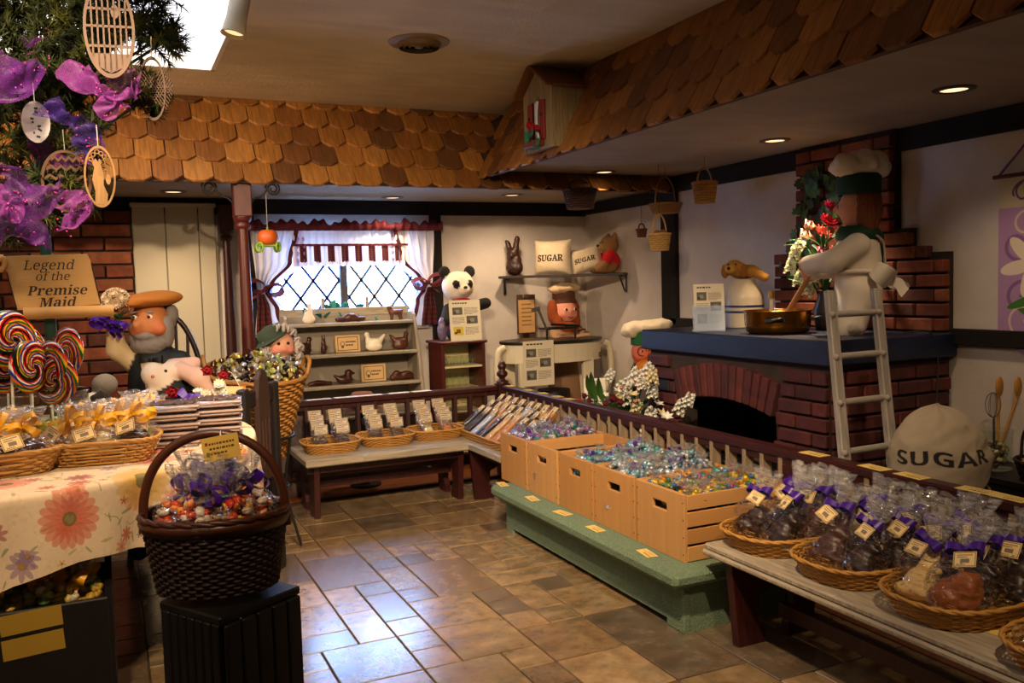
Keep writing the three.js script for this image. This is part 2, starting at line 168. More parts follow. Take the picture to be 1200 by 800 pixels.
// unseen globe lamps: one lights ceiling and table side, the other is added fill
function globe(x, y, z, cd, label) { const t = thing('globe_pendant', label, 'pendant lamp', [x, y, z]); mesh('globe', [sph(.11, 24)], mat('#fff0d8', .5, { emissive: new THREE.Color('#ffd29a'), emissiveIntensity: 1.4 }), t); mesh('rod', [bar([0, .1, 0], [0, CE - y, 0], .008, 8), cyl(.05, .05, .02, 20, 0, CE - y - .01, 0)], mat('#7a6040', .4, { metalness: .6 }), t); const p = new THREE.PointLight(WARM, cd, 0, 2); p.position.set(x, y, z); p.castShadow = true; p.shadow.radius = 5; scene.add(p); }
globe(-1.6, 2.08, -1.9, .9, 'glass globe pendant lamp over the round table side of the shop'); globe(1.1, 2.05, 1.2, .15, 'glass globe pendant lamp over the counter facing the long bench');
// ceiling vent
{ const p = hit('y', CE, 491, 49), t = thing('ceiling_vent', 'round bronze air vent in the cream ceiling', 'vent', [p.x, CE, p.z]);
  mesh('flange', [lathe([[.05, -.004], [.09, -.012], [.135, -.006], [.14, 0]], 36)], mat('#8a7350', .5, { metalness: .3 }), t); for (const r of [.03, .055, .08, .102]) mesh('louver_ring', [lathe([[r - .012, -.03], [r, -.01], [r - .001, -.008], [r - .014, -.028]], 32)], mat('#6b5636', .5), t); mesh('centre_cap', [lathe([[0, -.03], [.016, -.028], [.018, -.02], [0, -.018]], 20)], mat('#6b5636', .5), t); mesh('duct', [cyl(.11, .11, .004, 30, 0, -.004, 0)], W.black, t); }
// ---------------------------------------------------------------- window
function sheet(fn, nu, nv) { const p = [], u = []; const at = (i, j) => fn(i / nu, j / nv); const grid = []; for (let j = 0; j <= nv; j++) { grid.push([]); for (let i = 0; i <= nu; i++) grid[j].push(at(i, j)); } const g = new THREE.BufferGeometry(), idx = []; for (let j = 0; j <= nv; j++) for (let i = 0; i <= nu; i++) { p.push(...grid[j][i].toArray()); u.push(i / nu, 1 - j / nv); } for (let j = 0; j < nv; j++) for (let i = 0; i < nu; i++) { const a = j * (nu + 1) + i, b = a + 1, c = a + nu + 1, d = c + 1; idx.push(a, c, b, b, c, d); } g.setAttribute('position', new THREE.Float32BufferAttribute(p, 3)); g.setAttribute('uv', new THREE.Float32BufferAttribute(u, 2)); g.setIndex(idx); g.computeVertexNormals(); return clean(g); }
{ const w = thing('window_1', 'wide window with diamond lattice panes behind the curtains', 'window', [0, 0, 0]); w.userData.kind = 'structure'; const z = BZ - .06, mx = (WX0 + WX1) / 2 - .02, fr = mat('#4a4440', .6);
  mesh('window_frame', [box(WX1 - WX0, .035, .06, (WX0 + WX1) / 2, WY0 + .017, z), box(WX1 - WX0, .035, .06, (WX0 + WX1) / 2, WY1 - .017, z), box(.035, WY1 - WY0, .06, WX0 + .017, (WY0 + WY1) / 2, z), box(.035, WY1 - WY0, .06, WX1 - .017, (WY0 + WY1) / 2, z)], fr, w);
  mesh('mullion', [cham(.052, WY1 - WY0, .07, .005, mx, (WY0 + WY1) / 2, z)], fr, w);
  for (const [a, b, c] of [[WX0 + .035, mx - .026, '#1c2c6a'], [mx + .026, WX1 - .035, '#55595c']]) { mesh('pane', [box(b - a, WY1 - WY0 - .07, .004, (a + b) / 2, (WY0 + WY1) / 2, z - .008)], W.glass, w);
    const m = mat(c, .5), k = 1.32, step = .187, y0 = WY0 + .035, y1 = WY1 - .035;
    for (const s of [1, -1]) for (let q = -6; q < 8; q++) { const xs = a + q * step + .06; let P0 = [xs, y0], P1 = [xs + (y1 - y0) / k, y1]; if (s < 0) { P0 = [xs, y1]; P1 = [xs + (y1 - y0) / k, y0]; } const cl = (x) => P0[1] + (x - P0[0]) * (P1[1] - P0[1]) / (P1[0] - P0[0]); if (P1[0] <= a + .02 || P0[0] >= b - .02) continue; const A = P0[0] < a ? [a, cl(a)] : P0, B = P1[0] > b ? [b, cl(b)] : P1; const L = Math.hypot(B[0] - A[0], B[1] - A[1]); if (L < .03) continue; mesh('lattice_bar', [box(L, .018, .012, (A[0] + B[0]) / 2, (A[1] + B[1]) / 2, z + .004, 0, 0, Math.atan2(B[1] - A[1], B[0] - A[0]))], m, w); } }
  mesh('window_sill', [cham(WX1 - WX0 + .06, .025, .1, .004, (WX0 + WX1) / 2, WY0 - .012, BZ - .01)], mat('#b5ac9a', .6), w); }
// ---------------------------------------------------------------- curtains
const clothW = mat('#e9e7ee', .95, { phys: true, transmission: .09, thickness: 0, side: THREE.DoubleSide }), clothSheer = mat('#b9a3c6', .95, { phys: true, transmission: .55, thickness: 0, side: THREE.DoubleSide });
const plaidTex = tex(64, (u, v) => { const a = (u * 8 % 1) < .5, b = (v * 8 % 1) < .5; return a && b ? [.3, .05, .09] : a || b ? [.42, .11, .16] : [.55, .3, .33]; }, true, 1); const plaid = mat('#b06a70', .9, { phys: true, map: plaidTex, transmission: .1, thickness: 0, side: THREE.DoubleSide }), burg = mat('#5c1420', .85, { side: THREE.DoubleSide });
const ip = (t, ks) => { for (let i = 1; i < ks.length; i++) if (t <= ks[i][0]) { let f = (t - ks[i - 1][0]) / (ks[i][0] - ks[i - 1][0]); f = f * f * (3 - 2 * f); return ks[i - 1][1] + (ks[i][1] - ks[i - 1][1]) * f; } return ks[ks.length - 1][1]; };
function bowGeo(s, m = 1, wf = .62) { const out = []; for (const q of [-1, 1]) { out.push(sheet((u, v) => { const a = u * 2 * PI; const w = .35 + .65 * Math.sin(u * PI); return V(q * s * (.02 + .5 * (1 - Math.cos(a)) * .98), s * (.34 * Math.sin(a) + .12 * (1 - Math.cos(a)) * .5), (v - .5) * s * wf * w + s * .05 * Math.sin(v * 9 + u * 7)); }, 14, 3)); if (m) out.push(sheet((u, v) => V(q * s * (.06 + .5 * u + .06 * Math.sin(u * 8)), -s * (.1 + .75 * u) , (v - .5) * s * .55 * wf + s * .06 * Math.sin(u * 7 + q)), 7, 1)); } out.push(sph(s * .16, 8, 0, 0, 0)); return join(out); }
const curtZ = BZ + .05;
function curtain(side, label) { const t = thing('curtain', label, 'curtain', [0, 0, 0], 0, 'white tieback curtains at the window'); const s = side, X = (x) => s > 0 ? x : 2.215 + .895 - x;   // modelled for the left one, mirrored for the right
  const inner = [[0, 1.21], [.3, 1.16], [.52, 1.03], [.58, 1.0], [.75, 1.06], [1, 1.1]], outer = [[0, .895], [.52, .92], [.58, .93], [1, .9]], y0 = 1.7, y1 = s > 0 ? .97 : 1.0;
  const f = (u, v) => { const a = ip(v, outer), b = ip(v, inner), w = (b - a); return V(X(a + w * u), y0 + (y1 - y0) * v, curtZ + .016 * Math.sin(u * 2 * PI * 5 + v * 1.3) * (w / .3 + .3) + .006 * Math.sin(u * 31 + v * 5)); };
  mesh('panel', [sheet(f, 60, 26)], clothW, t);
  mesh('ruffle', [sheet((u, v) => { const b = ip(v, inner); const w = v < .55 ? .022 + .05 * Math.sin(Math.min(1, v / .55) * PI) : .022 + .05 * (v - .55); return V(X(b + w * u * 1.4 - .01), y0 + (y1 - y0) * v, curtZ + .014 * Math.sin(v * 90) * u + .012); }, 6, 80)], clothSheer, t, 'sheer lilac ruffle');
  mesh('plaid_edging', [sheet((u, v) => { const b = ip(v, inner); return V(X(b - .026 + .03 * u), y0 + (y1 - y0) * v, curtZ + .024 + .004 * Math.sin(v * 60)); }, 2, 60)], plaid, t, 'burgundy plaid edging');
  mesh('plaid_tail', [sheet((u, v) => { const vv = .6 + .4 * v, a = ip(vv, outer), b = ip(vv, inner); return V(X(a - .01 + (b - a + .0) * (.05 + .62 * u)), y0 + (y1 - y0) * vv, curtZ + .03 + .012 * Math.sin(u * 16)); }, 20, 8)], plaid, t, 'burgundy plaid tail below the bow');
  const bw = mesh('bow', bowGeo(.12, 1), burg, t, 'burgundy tieback bow'); bw.position.set(X(.975), y0 + (y1 - y0) * .55, curtZ + .05); bw.rotation.set(.5, 0, s * -.25); }
curtain(1, 'white tieback curtain with plaid bow behind the red column'); curtain(-1, 'white tieback curtain with plaid bow next to the panda');
{ const t = thing('ruffled_valance', 'burgundy ruffled valance along the top of the window', 'valance', [0, 0, 0]);
  mesh('ruffle', [sheet((u, v) => V(.86 + 1.4 * u, 1.69 + .065 * (1 - v) + (v < .5 ? .012 * Math.sin(u * 120) * (1 - v) + .006 * Math.sin(u * 57) : 0) + .012 * (1 - v) * Math.sin(u * 41), curtZ + .045 + .012 * Math.sin(u * 140) + .02 * Math.sin(v * PI)), 220, 4)], burg, t); mesh('rod', [bar([.86, 1.705, curtZ + .03], [2.26, 1.705, curtZ + .03], .008, 8)], W.maroon, t); }
{ const t = thing('cafe_valance', 'short white valance with burgundy plaid pleats above the lattice panes', 'valance', [0, 0, 0]); const A = 1.17, B = 2.0, zz = curtZ + .015; const ff = (u, k) => .01 * Math.sin(u * 2 * PI * 17 + k);
  mesh('header', [sheet((u, v) => V(A + (B - A) * u, 1.69 - .1 * v, zz + ff(u, 0)), 120, 2)], clothW, t);
  for (let i = 0; i < 17; i++) { const u0 = i / 17, u1 = (i + 1) / 17; mesh('pleat', [sheet((u, v) => { const U = u0 + (u1 - u0) * u; return V(A + (B - A) * U, 1.595 - .125 * v, zz + .004 + ff(U, 0) * (1 + v) + .006 * v); }, 6, 2)], i % 2 ? plaid : clothW, t); }
  mesh('hem_ruffle', [sheet((u, v) => V(A + (B - A) * u, 1.475 - .03 * v - .004 * Math.sin(u * 200), zz + .012 + ff(u, 0) * (2 + v)), 140, 1)], clothW, t); mesh('band', [sheet((u, v) => V(A + (B - A) * u, 1.6 - .016 * v, zz + .016 + ff(u, 0)), 120, 1)], burg, t); }
// ---------------------------------------------------------------- columns
function turned(name, label, x, z, top, m, r) { const t = thing(name, label, 'column', [x, 0, z]);
  mesh('shaft', [lathe([[r * 1.25, .1], [r * 1.25, .2], [r * .85, .25], [r * .85, .9], [r * .62, 1.62], [r * 1.0, 1.63], [r * 1.0, 1.65], [r * .8, 1.66], [r * .8, 1.668]], 28)], m, t); mesh('base_block', [cham(r * 3.2, .12, r * 3.2, .006, 0, .06, 0)], m, t);
  mesh('capital_block', [cham(r * 2.25, top - 1.69, r * 2.25, .005, 0, (top + 1.69) / 2, 0), lathe([[r * .85, 1.66], [r * 1.15, 1.675], [r * 1.15, 1.692]], 28)], m, t); return t; }
{ const c = turned('turned_column', 'reddish brown turned wooden column holding up the shingle canopy', .69, -4.98, 1.905, W.maroonLite, .042);
  for (const q of [-1, 1]) { const sp = []; for (let i = 0; i <= 26; i++) { const a = i / 26 * 4.2 * PI, r = .012 + .03 * (1 - i / 26); sp.push(V(q * (.19 - r * Math.cos(a) - .02), 1.845 + r * Math.sin(a), 0)); } mesh('scroll_bracket', [tube(sp, .005, 60, 5), tube([[q * .045, 1.76, 0], [q * .07, 1.79, 0], [q * .1, 1.8, 0], [q * .13, 1.83, 0], [q * .14, 1.85, 0]], .006, 16, 5), tube([[q * .05, 1.89, 0], [q * .11, 1.875, 0], [q * .16, 1.885, 0], [q * .21, 1.88, 0]], .005, 14, 5)], W.black, c, 'black iron scroll bracket'); } }
turned('dark_column', 'dark maroon turned half column against the pale wall', .735, -6.1, 1.86, W.maroon, .04);
// ---------------------------------------------------------------- hearth
const HX = 2.754, HZ0 = -4.14, HZ1 = -2.79, HT = 1.004, AZ0 = -3.85, AZ1 = -3.12;
{ const t = thing('brick_hearth', 'brick fireplace hearth with an arched opening and dark blue slab top', 'hearth', [0, 0, 0]);
  const archTop = (z) => .632 + .05 * (1 - ((z - (AZ0 + AZ1) / 2) / ((AZ1 - AZ0) / 2)) ** 2); const hole = []; for (let i = 0; i <= 14; i++) { const z = AZ0 + (AZ1 - AZ0) * i / 14; hole.push([-z, archTop(z)]); } hole.push([-AZ1, .06], [-AZ0, .06]); hole.reverse();
  const face = extr([[-HZ0, 0], [-HZ0, .9], [-HZ1, .9], [-HZ1, 0]].reverse(), .1, 0, [hole]); face.rotateY(PI / 2); face.translate(HX + .062, 0, 0);
  mesh('core', [muv(face), muv(box(RX - HX - .03, .9, .1, (HX + RX) / 2, .45, HZ1 - .062)), muv(box(RX - HX - .03, .9, .1, (HX + RX) / 2, .45, HZ0 + .062)), muv(box(.1, .9, HZ1 - HZ0 - .1, RX - .09, .45, (HZ0 + HZ1) / 2)), muv(box(RX - HX - .1, .04, HZ1 - HZ0 - .05, (HX + RX) / 2, .02, (HZ0 + HZ1) / 2))], mortar, t, 'dark mortar core with the sooty firebox');
  mesh('slab', [muv(cham(RX - HX + .02, .108, HZ1 - HZ0 + .06, .006, (HX + RX) / 2 - .02, .951, (HZ0 + HZ1) / 2))], mat('#1a2747', .45, { map: grainH, bumpMap: grainH, bumpScale: .001 }), t, 'dark blue wooden slab'); 
  const ch = .0675; let k = 0;
  for (let r = 0; r < 13; r++) { const y = .025 + r * ch + .004; if (y > .88) break;
    for (let z = HZ0 + (r % 2 ? -.1 : 0); z < HZ1 - .01; z += .2115) { let a = Math.max(z, HZ0), b = Math.min(z + .2, HZ1); if (b - a < .03) continue; const mid = (a + b) / 2; const top = y + ch / 2; const inArch = b > AZ0 - .01 && a < AZ1 + .01 && y < archTop(clamp(mid, AZ0, AZ1)) + .03; const inSold = b > AZ0 - .08 && a < AZ1 + .08 && y > .6 && y < .855; if (inArch || inSold) { // keep what lies beside the arch
        for (const [c, d] of [[a, Math.min(b, AZ0 - (y > .6 ? .064 * (y - .53) / .3 : .006))], [Math.max(a, AZ1 + (y > .6 ? .064 * (y - .53) / .3 : .006)), b]]) if (d - c > .025) brick(t, .03, .057, d - c, HX, y, (c + d) / 2, hearthTones); continue; } brick(t, .03, .057, b - a, HX + rr(-.002, .002), y, mid, k++ % 17 === 8 ? [mat('#1a1a20', .7)] : hearthTones); }
    for (let x = HX - .015 + (r % 2 ? 0 : -.1); x < RX - .02; x += .2115) { const a = Math.max(x, HX + .016), b = Math.min(x + .2, RX - .03); if (b - a > .03) brick(t, b - a, .057, .03, (a + b) / 2, y, HZ1 + rr(-.002, .002), hearthTones); }
    for (let x = HX; x < RX - .24; x += .2115) brick(t, .2, .057, .03, x + .1, y, HZ0, hearthTones); }
  for (let i = 0; i < 14; i++) { const f = (i + .5) / 14, z = AZ0 + (AZ1 - AZ0) * f, c = archTop(z), tilt = (f - .5) * .62; const L = .175 - .02 * Math.abs(f - .5); const b = brick(t, .036, L, .043, HX - .003, c + L / 2 + .006 - .008 * Math.abs(f - .5), z + Math.sin(tilt) * L / 2 * .9, hearthTones); b.rotation.x = tilt; }
  // logs in the firebox
}
{ const t = thing('chimney_breast', 'stepped brick chimney breast rising above the hearth slab', 'chimney', [0, 0, 0]); const X = 3.475, ch = .0675; const rows = []; mesh('core', [muv(box(.04, SR - 1.57, .64, X + .022, (SR + 1.57) / 2, -3.4)), muv(box(.04, .37, 1.09, X + .022, 1.19, -3.335)), muv(box(.04, .12, .8, X + .022, 1.435, -3.39)), muv(box(.04, .1, .64, X + .022, 1.54, -3.4))], mortar, t);
  for (let r = 0; r < 14; r++) { const y = 1.04 + r * ch; if (y > SR - .02) break; let z0 = -3.715, z1 = -3.085; if (y < 1.36) { z0 = -3.89; z1 = -2.785; } else if (y < 1.43) { z0 = -3.89; z1 = -2.875; } else if (y < 1.5) { z0 = -3.8; z1 = -2.98; } for (let z = z0 + (r % 2 ? -.1 : 0); z < z1 - .01; z += .2115) { const a = Math.max(z, z0), b = Math.min(z + .2, z1); if (b - a > .03) brick(t, .05, .057, b - a, X - .01 + rr(-.003, .003), y, (a + b) / 2, brickTones); } } }
// ---------------------------------------------------------------- railings
const RLX = 2.385, RLZ = -5.34, RLH = .61;
{ const t = thing('railing', 'dark maroon wooden railing with beige balusters in front of the hearth', 'railing', [0, 0, 0]); const z0 = RLZ, z1 = .6;
  mesh('top_rail', [muv(cham(.065, .038, z1 - z0, .008, RLX, RLH - .019, (z0 + z1) / 2)), muv(cham(.04, .03, z1 - z0, .004, RLX, RLH - .05, (z0 + z1) / 2))], W.maroon, t); mesh('bottom_rail', [muv(cham(.05, .04, z1 - z0, .005, RLX, .09, (z0 + z1) / 2))], W.maroon, t);
  const g = muv(cham(.05, .48, .022, .003)); for (let z = z0 + .1; z < z1; z += .108) { const b = mesh('baluster', g, mat('#a08c72', .6, { map: grainTex }), t); b.position.set(RLX, .34, z); }
  for (const z of [-2.6, -.2]) mesh('post', [muv(cham(.06, RLH - .06, .06, .004, RLX, (RLH - .06) / 2, z))], W.maroon, t); }
{ const t = thing('railing', 'dark maroon wooden railing with balusters in front of the grey shelves', 'railing', [0, 0, 0]); const x0 = .78, x1 = RLX - .05;
  mesh('top_rail', [muv(cham(x1 - x0, .038, .065, .008, (x0 + x1) / 2, RLH - .019, RLZ)), muv(cham(x1 - x0, .03, .04, .004, (x0 + x1) / 2, RLH - .05, RLZ))], W.maroon, t); mesh('bottom_rail', [muv(cham(x1 - x0, .05, .05, .005, (x0 + x1) / 2, .15, RLZ))], W.maroon, t);
  const g = muv(cham(.022, .42, .05, .003)); for (let x = x0 + .06; x < x1; x += .108) { const b = mesh('baluster', g, mat('#3d1a12', .6, { map: grainTex }), t); b.position.set(x, .37, RLZ); } }
{ const t = thing('newel_post', 'dark turned newel post where the two railings meet', 'post', [RLX - .01, 0, RLZ + .005]); mesh('post', [muv(cham(.085, RLH + .01, .085, .005, 0, (RLH + .01) / 2, 0))], W.maroon, t); mesh('finial', [lathe([[.04, .62], [.042, .635], [.02, .645], [.018, .655], [.036, .675], [.038, .69], [.02, .71], [.026, .722], [.03, .74], [.018, .765], [0, .77]], 20)], W.maroon, t); }
// ---------------------------------------------------------------- benches, platform
function benchLeg(t, x, z, turn, m) { const g = extr([[-.17, 0], [-.05, 0], [-.05, .05], [-.08, .09], [-.07, .17], [0, .2], [.07, .17], [.08, .09], [.05, .05], [.05, 0], [.17, 0], [.2, .315], [-.2, .315]], .035, .003); muv(g); const o = mesh('leg', g, m, t); o.position.set(x, 0, z); o.rotation.y = turn; }
const benchTop = mat('#b3a893', .55, { map: grainTex }), benchTopX = mat('#b3a893', .55, { map: grainH });
{ const t = thing('bench', 'low corner bench with pale top along the far railing', 'bench', [0, 0, 0]); const z0 = -5.27, z1 = -4.75, xa = .93, xb = 1.885; // long arm
  const bev = (o) => extr(o, .042, .007); const L = bev([[xa, -z1], [xb, -z1], [xb, 4.3], [2.31, 4.3], [2.31, -z0], [xa, -z0]]); L.rotateX(-PI / 2); L.translate(0, .331, 0); mesh('top', [muv(L)], benchTopX, t); mesh('apron', [muv(box(.9, .05, .02, 1.4, .285, z1 - .09)), muv(box(.02, .05, .5, xb + .09, .285, -4.55))], W.maroon, t);
  benchLeg(t, 1.0, -5.01, PI / 2, W.maroon); benchLeg(t, 1.86, -5.01, PI / 2, W.maroon); benchLeg(t, 2.1, -4.79, 0, W.maroon); mesh('stretcher', [muv(box(.86, .04, .03, 1.43, .16, -5.01))], W.maroon, t); }
{ const t = thing('bench', 'long low bench with pale grooved top and maroon legs holding chocolate baskets', 'bench', [0, 0, 0]); const x0 = 1.868, x1 = 2.31, z0 = -2.485, z1 = -.1; mesh('top', [muv(cham(x1 - x0, .022, z1 - z0, .006, (x0 + x1) / 2, .339, (z0 + z1) / 2)), muv(cham(x1 - x0 + .012, .02, z1 - z0 + .012, .006, (x0 + x1) / 2, .318, (z0 + z1) / 2))], benchTop, t); for (const z of [-2.38, -1.3, -.25]) benchLeg(t, (x0 + x1) / 2, z, 0, W.maroon); mesh('stretcher', [muv(box(.03, .05, z1 - z0 - .3, (x0 + x1) / 2, .12, (z0 + z1) / 2))], W.maroon, t); }
const carpet = mat('#71876a', .95, { map: carpetTex, bumpMap: carpetTex, bumpScale: .006 });
{ const t = thing('carpeted_platform', 'low green carpeted platform under the wooden candy crates', 'platform', [0, 0, 0]); const z0 = -4.12, z1 = -2.49;
  const top = extr([[-z0, 1.745], [-z1, 1.745], [-z1, 2.34], [-z0, 2.34]], .055, .018); top.rotateX(PI / 2); top.rotateY(PI / 2); // shape (−z, x) laid flat
  const b = cham(.595, .06, z1 - z0, .018, 2.042, .22, (z0 + z1) / 2); mesh('top', [muv(b)], carpet, t);
  const fr = extr([[-z0 - .02, 0], [-z0 - .02, .2], [-z1 + .06, .2], [-z1 + .06, 0], [-z1 + .17, 0], [-z1 + .17, .025], [-z0 - .1, .025], [-z0 - .1, 0]], .03, .004); fr.rotateY(PI / 2); fr.translate(1.84, 0, 0); mesh('front_panel', [muv(fr)], carpet, t); mesh('side_panel', [muv(box(.46, .2, .03, 2.07, .1, z1 - .08))], carpet, t); mesh('side_panel', [muv(box(.46, .2, .03, 2.07, .1, z0 + .04))], carpet, t); }
// ---------------------------------------------------------------- crates
const pine = ['#bb8b52', '#c2945c', '#b4844b'].map((c) => mat(c, .5, { map: softGrain })), pineH = ['#bb8b52', '#c2945c', '#b4844b'].map((c) => mat(c, .5, { map: softGrainH }));
const crates = []; { const cw = .316, cd = .45, chh = .252, y0 = .25, x0 = 1.852; const slot = [[-.047, .168], [.047, .168], [.047, .2], [-.047, .2]];
  const end = extr([[-cw / 2 + .003, 0], [cw / 2 - .003, 0], [cw / 2 - .003, chh], [-cw / 2 + .003, chh]], .016, .002, [slot.slice().reverse()]); end.rotateY(-PI / 2); muv(end);
  const slat = muv(cham(cd - .03, .054, .009, .0015)), bott = muv(box(cd - .03, .008, cw - .03));
  const content = ['mixed silver and purple', 'nothing but a low layer of silver', 'pale blue and silver', 'silver and teal', 'yellow and multicoloured'];
  for (let i = 0; i < 5; i++) { const z = -2.575 - (4 - i) * .33 - cw / 2; const ord = ['farthest along the green platform, beside the corner bench', 'second from the corner bench', 'in the middle of the five crates', 'second from the long bench', 'at the platform end beside the long bench']; const t = thing('wooden_crate', 'slatted pine crate ' + ord[i], 'crate', [x0, y0, z], 0, 'pine crates on the green platform'); t.userData.crate = i; delete t.userData.crate;
    const a = mesh('end_panel', end, pine[i % 3], t); a.position.x = .008; const b = mesh('end_panel', end, pine[(i + 1) % 3], t); b.position.x = cd - .008;
    for (const s of [-1, 1]) for (let k = 0; k < 4; k++) { const q = mesh('slat', slat, pineH[(i + k) % 3], t); q.position.set(cd / 2, .03 + k * .0635, s * (cw / 2 - .006)); } const q = mesh('bottom_board', bott, pineH[0], t); q.position.set(cd / 2, .005, 0);
    for (const s of [-1, 1]) for (let k = 0; k < 4; k++) mesh('nail', [sph(.0028, 6, -.0005, .03 + k * .0635, s * (cw / 2 - .008))], W.blackWood, t); crates.push([x0 + cd / 2, y0, z]); } }
// ---------------------------------------------------------------- smooth bodies (distance field + surface nets)
const cap = (a, b, ra, rb, col) => { const A = V(...a), B = V(...b), ab = B.clone().sub(A), l2 = ab.lengthSq() || 1e-9; return { col, lo: [Math.min(a[0] - ra, b[0] - rb), Math.min(a[1] - ra, b[1] - rb), Math.min(a[2] - ra, b[2] - rb)], hi: [Math.max(a[0] + ra, b[0] + rb), Math.max(a[1] + ra, b[1] + rb), Math.max(a[2] + ra, b[2] + rb)], d: (x, y, z) => { const px = x - A.x, py = y - A.y, pz = z - A.z, h = clamp((px * ab.x + py * ab.y + pz * ab.z) / l2); return Math.hypot(px - ab.x * h, py - ab.y * h, pz - ab.z * h) - (ra + (rb - ra) * h); } }; };
const ell = (c, r, col, rot) => { const q = rot ? new THREE.Quaternion().setFromEuler(new THREE.Euler(...rot)).invert() : null, m = Math.min(...r), R = rot ? Math.max(...r) : 0, v = V(0, 0, 0); return { col, lo: c.map((a, i) => a - (R || r[i])), hi: c.map((a, i) => a + (R || r[i])), d: (x, y, z) => { v.set(x - c[0], y - c[1], z - c[2]); if (q) v.applyQuaternion(q); const k0 = Math.hypot(v.x / r[0], v.y / r[1], v.z / r[2]), k1 = Math.hypot(v.x / r[0] ** 2, v.y / r[1] ** 2, v.z / r[2] ** 2); return k1 > 1e-9 ? k0 * (k0 - 1) / k1 : -m; } }; };
function blob(prims, cell = .01, k = .02, warp = 0, wf = 30) {
  const lo = [0, 1, 2].map((i) => Math.min(...prims.map((p) => p.lo[i])) - cell * 2 - k * .3), hi = [0, 1, 2].map((i) => Math.max(...prims.map((p) => p.hi[i])) + cell * 2 + k * .3), n = lo.map((a, i) => Math.ceil((hi[i] - a) / cell) + 1), id = (i, j, l) => (l * n[1] + j) * n[0] + i;
  const f = new Float32Array(n[0] * n[1] * n[2]);
  const F = (x, y, z) => { let s = 1e9; for (const p of prims) { const d = p.d(x, y, z); if (d > s + k && d > k) continue; if (s > 1e8) { s = d; continue; } const h = Math.max(k - Math.abs(s - d), 0) / k; s = Math.min(s, d) - h * h * k * .25; } return warp ? s + warp * N(x * wf, y * wf, z * wf) : s; };
  for (let l = 0; l < n[2]; l++) for (let j = 0; j < n[1]; j++) for (let i = 0; i < n[0]; i++) f[id(i, j, l)] = F(lo[0] + i * cell, lo[1] + j * cell, lo[2] + l * cell);
  const vid = new Int32Array(f.length).fill(-1), P = [], C = [], col = new THREE.Color(), anyC = prims.some((p) => p.col);
  const pal = prims.map((p) => new THREE.Color(p.col ?? '#fff'));
  for (let l = 0; l < n[2] - 1; l++) for (let j = 0; j < n[1] - 1; j++) for (let i = 0; i < n[0] - 1; i++) { let m = 0; const v = []; for (let c = 0; c < 8; c++) { const q = f[id(i + (c & 1), j + (c >> 1 & 1), l + (c >> 2))]; v.push(q); if (q < 0) m |= 1 << c; } if (!m || m === 255) continue; let sx = 0, sy = 0, sz = 0, s = 0; for (let a = 0; a < 8; a++) for (const b of [1, 2, 4]) { if (a & b) continue; const e = a | b; if ((v[a] < 0) === (v[e] < 0)) continue; const t = v[a] / (v[a] - v[e]); sx += (a & 1) + (b === 1 ? t : 0); sy += (a >> 1 & 1) + (b === 2 ? t : 0); sz += (a >> 2) + (b === 4 ? t : 0); s++; } const x = lo[0] + (i + sx / s) * cell, y = lo[1] + (j + sy / s) * cell, z = lo[2] + (l + sz / s) * cell; vid[id(i, j, l)] = P.length / 3; P.push(x, y, z); if (anyC) { let bd = 1e9, bi = 0; prims.forEach((p, q) => { const d = p.d(x, y, z); if (d < bd) { bd = d; bi = q; } }); C.push(pal[bi].r, pal[bi].g, pal[bi].b); } }
  const I = []; for (let l = 1; l < n[2] - 1; l++) for (let j = 1; j < n[1] - 1; j++) for (let i = 1; i < n[0] - 1; i++) { const a = f[id(i, j, l)]; const q = (w, x, y, z, flip) => { if (Math.min(w, x, y, z) < 0) return; if (flip) I.push(w, y, x, x, y, z); else I.push(w, x, y, x, z, y); }; if ((a < 0) !== (f[id(i + 1, j, l)] < 0)) q(vid[id(i, j - 1, l - 1)], vid[id(i, j, l - 1)], vid[id(i, j - 1, l)], vid[id(i, j, l)], a >= 0); if ((a < 0) !== (f[id(i, j + 1, l)] < 0)) q(vid[id(i - 1, j, l - 1)], vid[id(i - 1, j, l)], vid[id(i, j, l - 1)], vid[id(i, j, l)], a >= 0); if ((a < 0) !== (f[id(i, j, l + 1)] < 0)) q(vid[id(i - 1, j - 1, l)], vid[id(i, j - 1, l)], vid[id(i - 1, j, l)], vid[id(i, j, l)], a >= 0); }
  const g = new THREE.BufferGeometry(); g.setAttribute('position', new THREE.Float32BufferAttribute(P, 3)); if (anyC) g.setAttribute('color', new THREE.Float32BufferAttribute(C, 3)); g.setIndex(I); g.computeVertexNormals(); return clean(g); }
const vc = (rough = .8, o = {}) => mat('#ffffff', rough, { vertexColors: true, ...o });
const plush = vc(.95, { phys: true, sheen: .5, sheenRoughness: .6, bumpMap: roughTex, bumpScale: .01 });
// ---------------------------------------------------------------- wicker
const sup = (t, a, b, e) => { const c = Math.cos(t), s = Math.sin(t); return [a * Math.sign(c) * Math.abs(c) ** e, b * Math.sign(s) * Math.abs(s) ** e]; };
function strand(pt, n, w, h) { const P = [], I = []; for (let i = 0; i < n; i++) { const [c, o, u] = pt(i); for (const [p, q] of [[1, 0], [0, 1], [-1, 0], [0, -1]]) P.push(c.x + o.x * p * w + u.x * q * h, c.y + o.y * p * w + u.y * q * h, c.z + o.z * p * w + u.z * q * h); } for (let i = 0; i < n; i++) for (let k = 0; k < 4; k++) { const a = i * 4 + k, b = i * 4 + (k + 1) % 4, c = (i + 1) % n * 4 + k, d = (i + 1) % n * 4 + (k + 1) % 4; I.push(a, c, b, b, c, d); } const g = new THREE.BufferGeometry(); g.setAttribute('position', new THREE.Float32BufferAttribute(P, 3)); g.setIndex(I); g.computeVertexNormals(); return clean(g); }
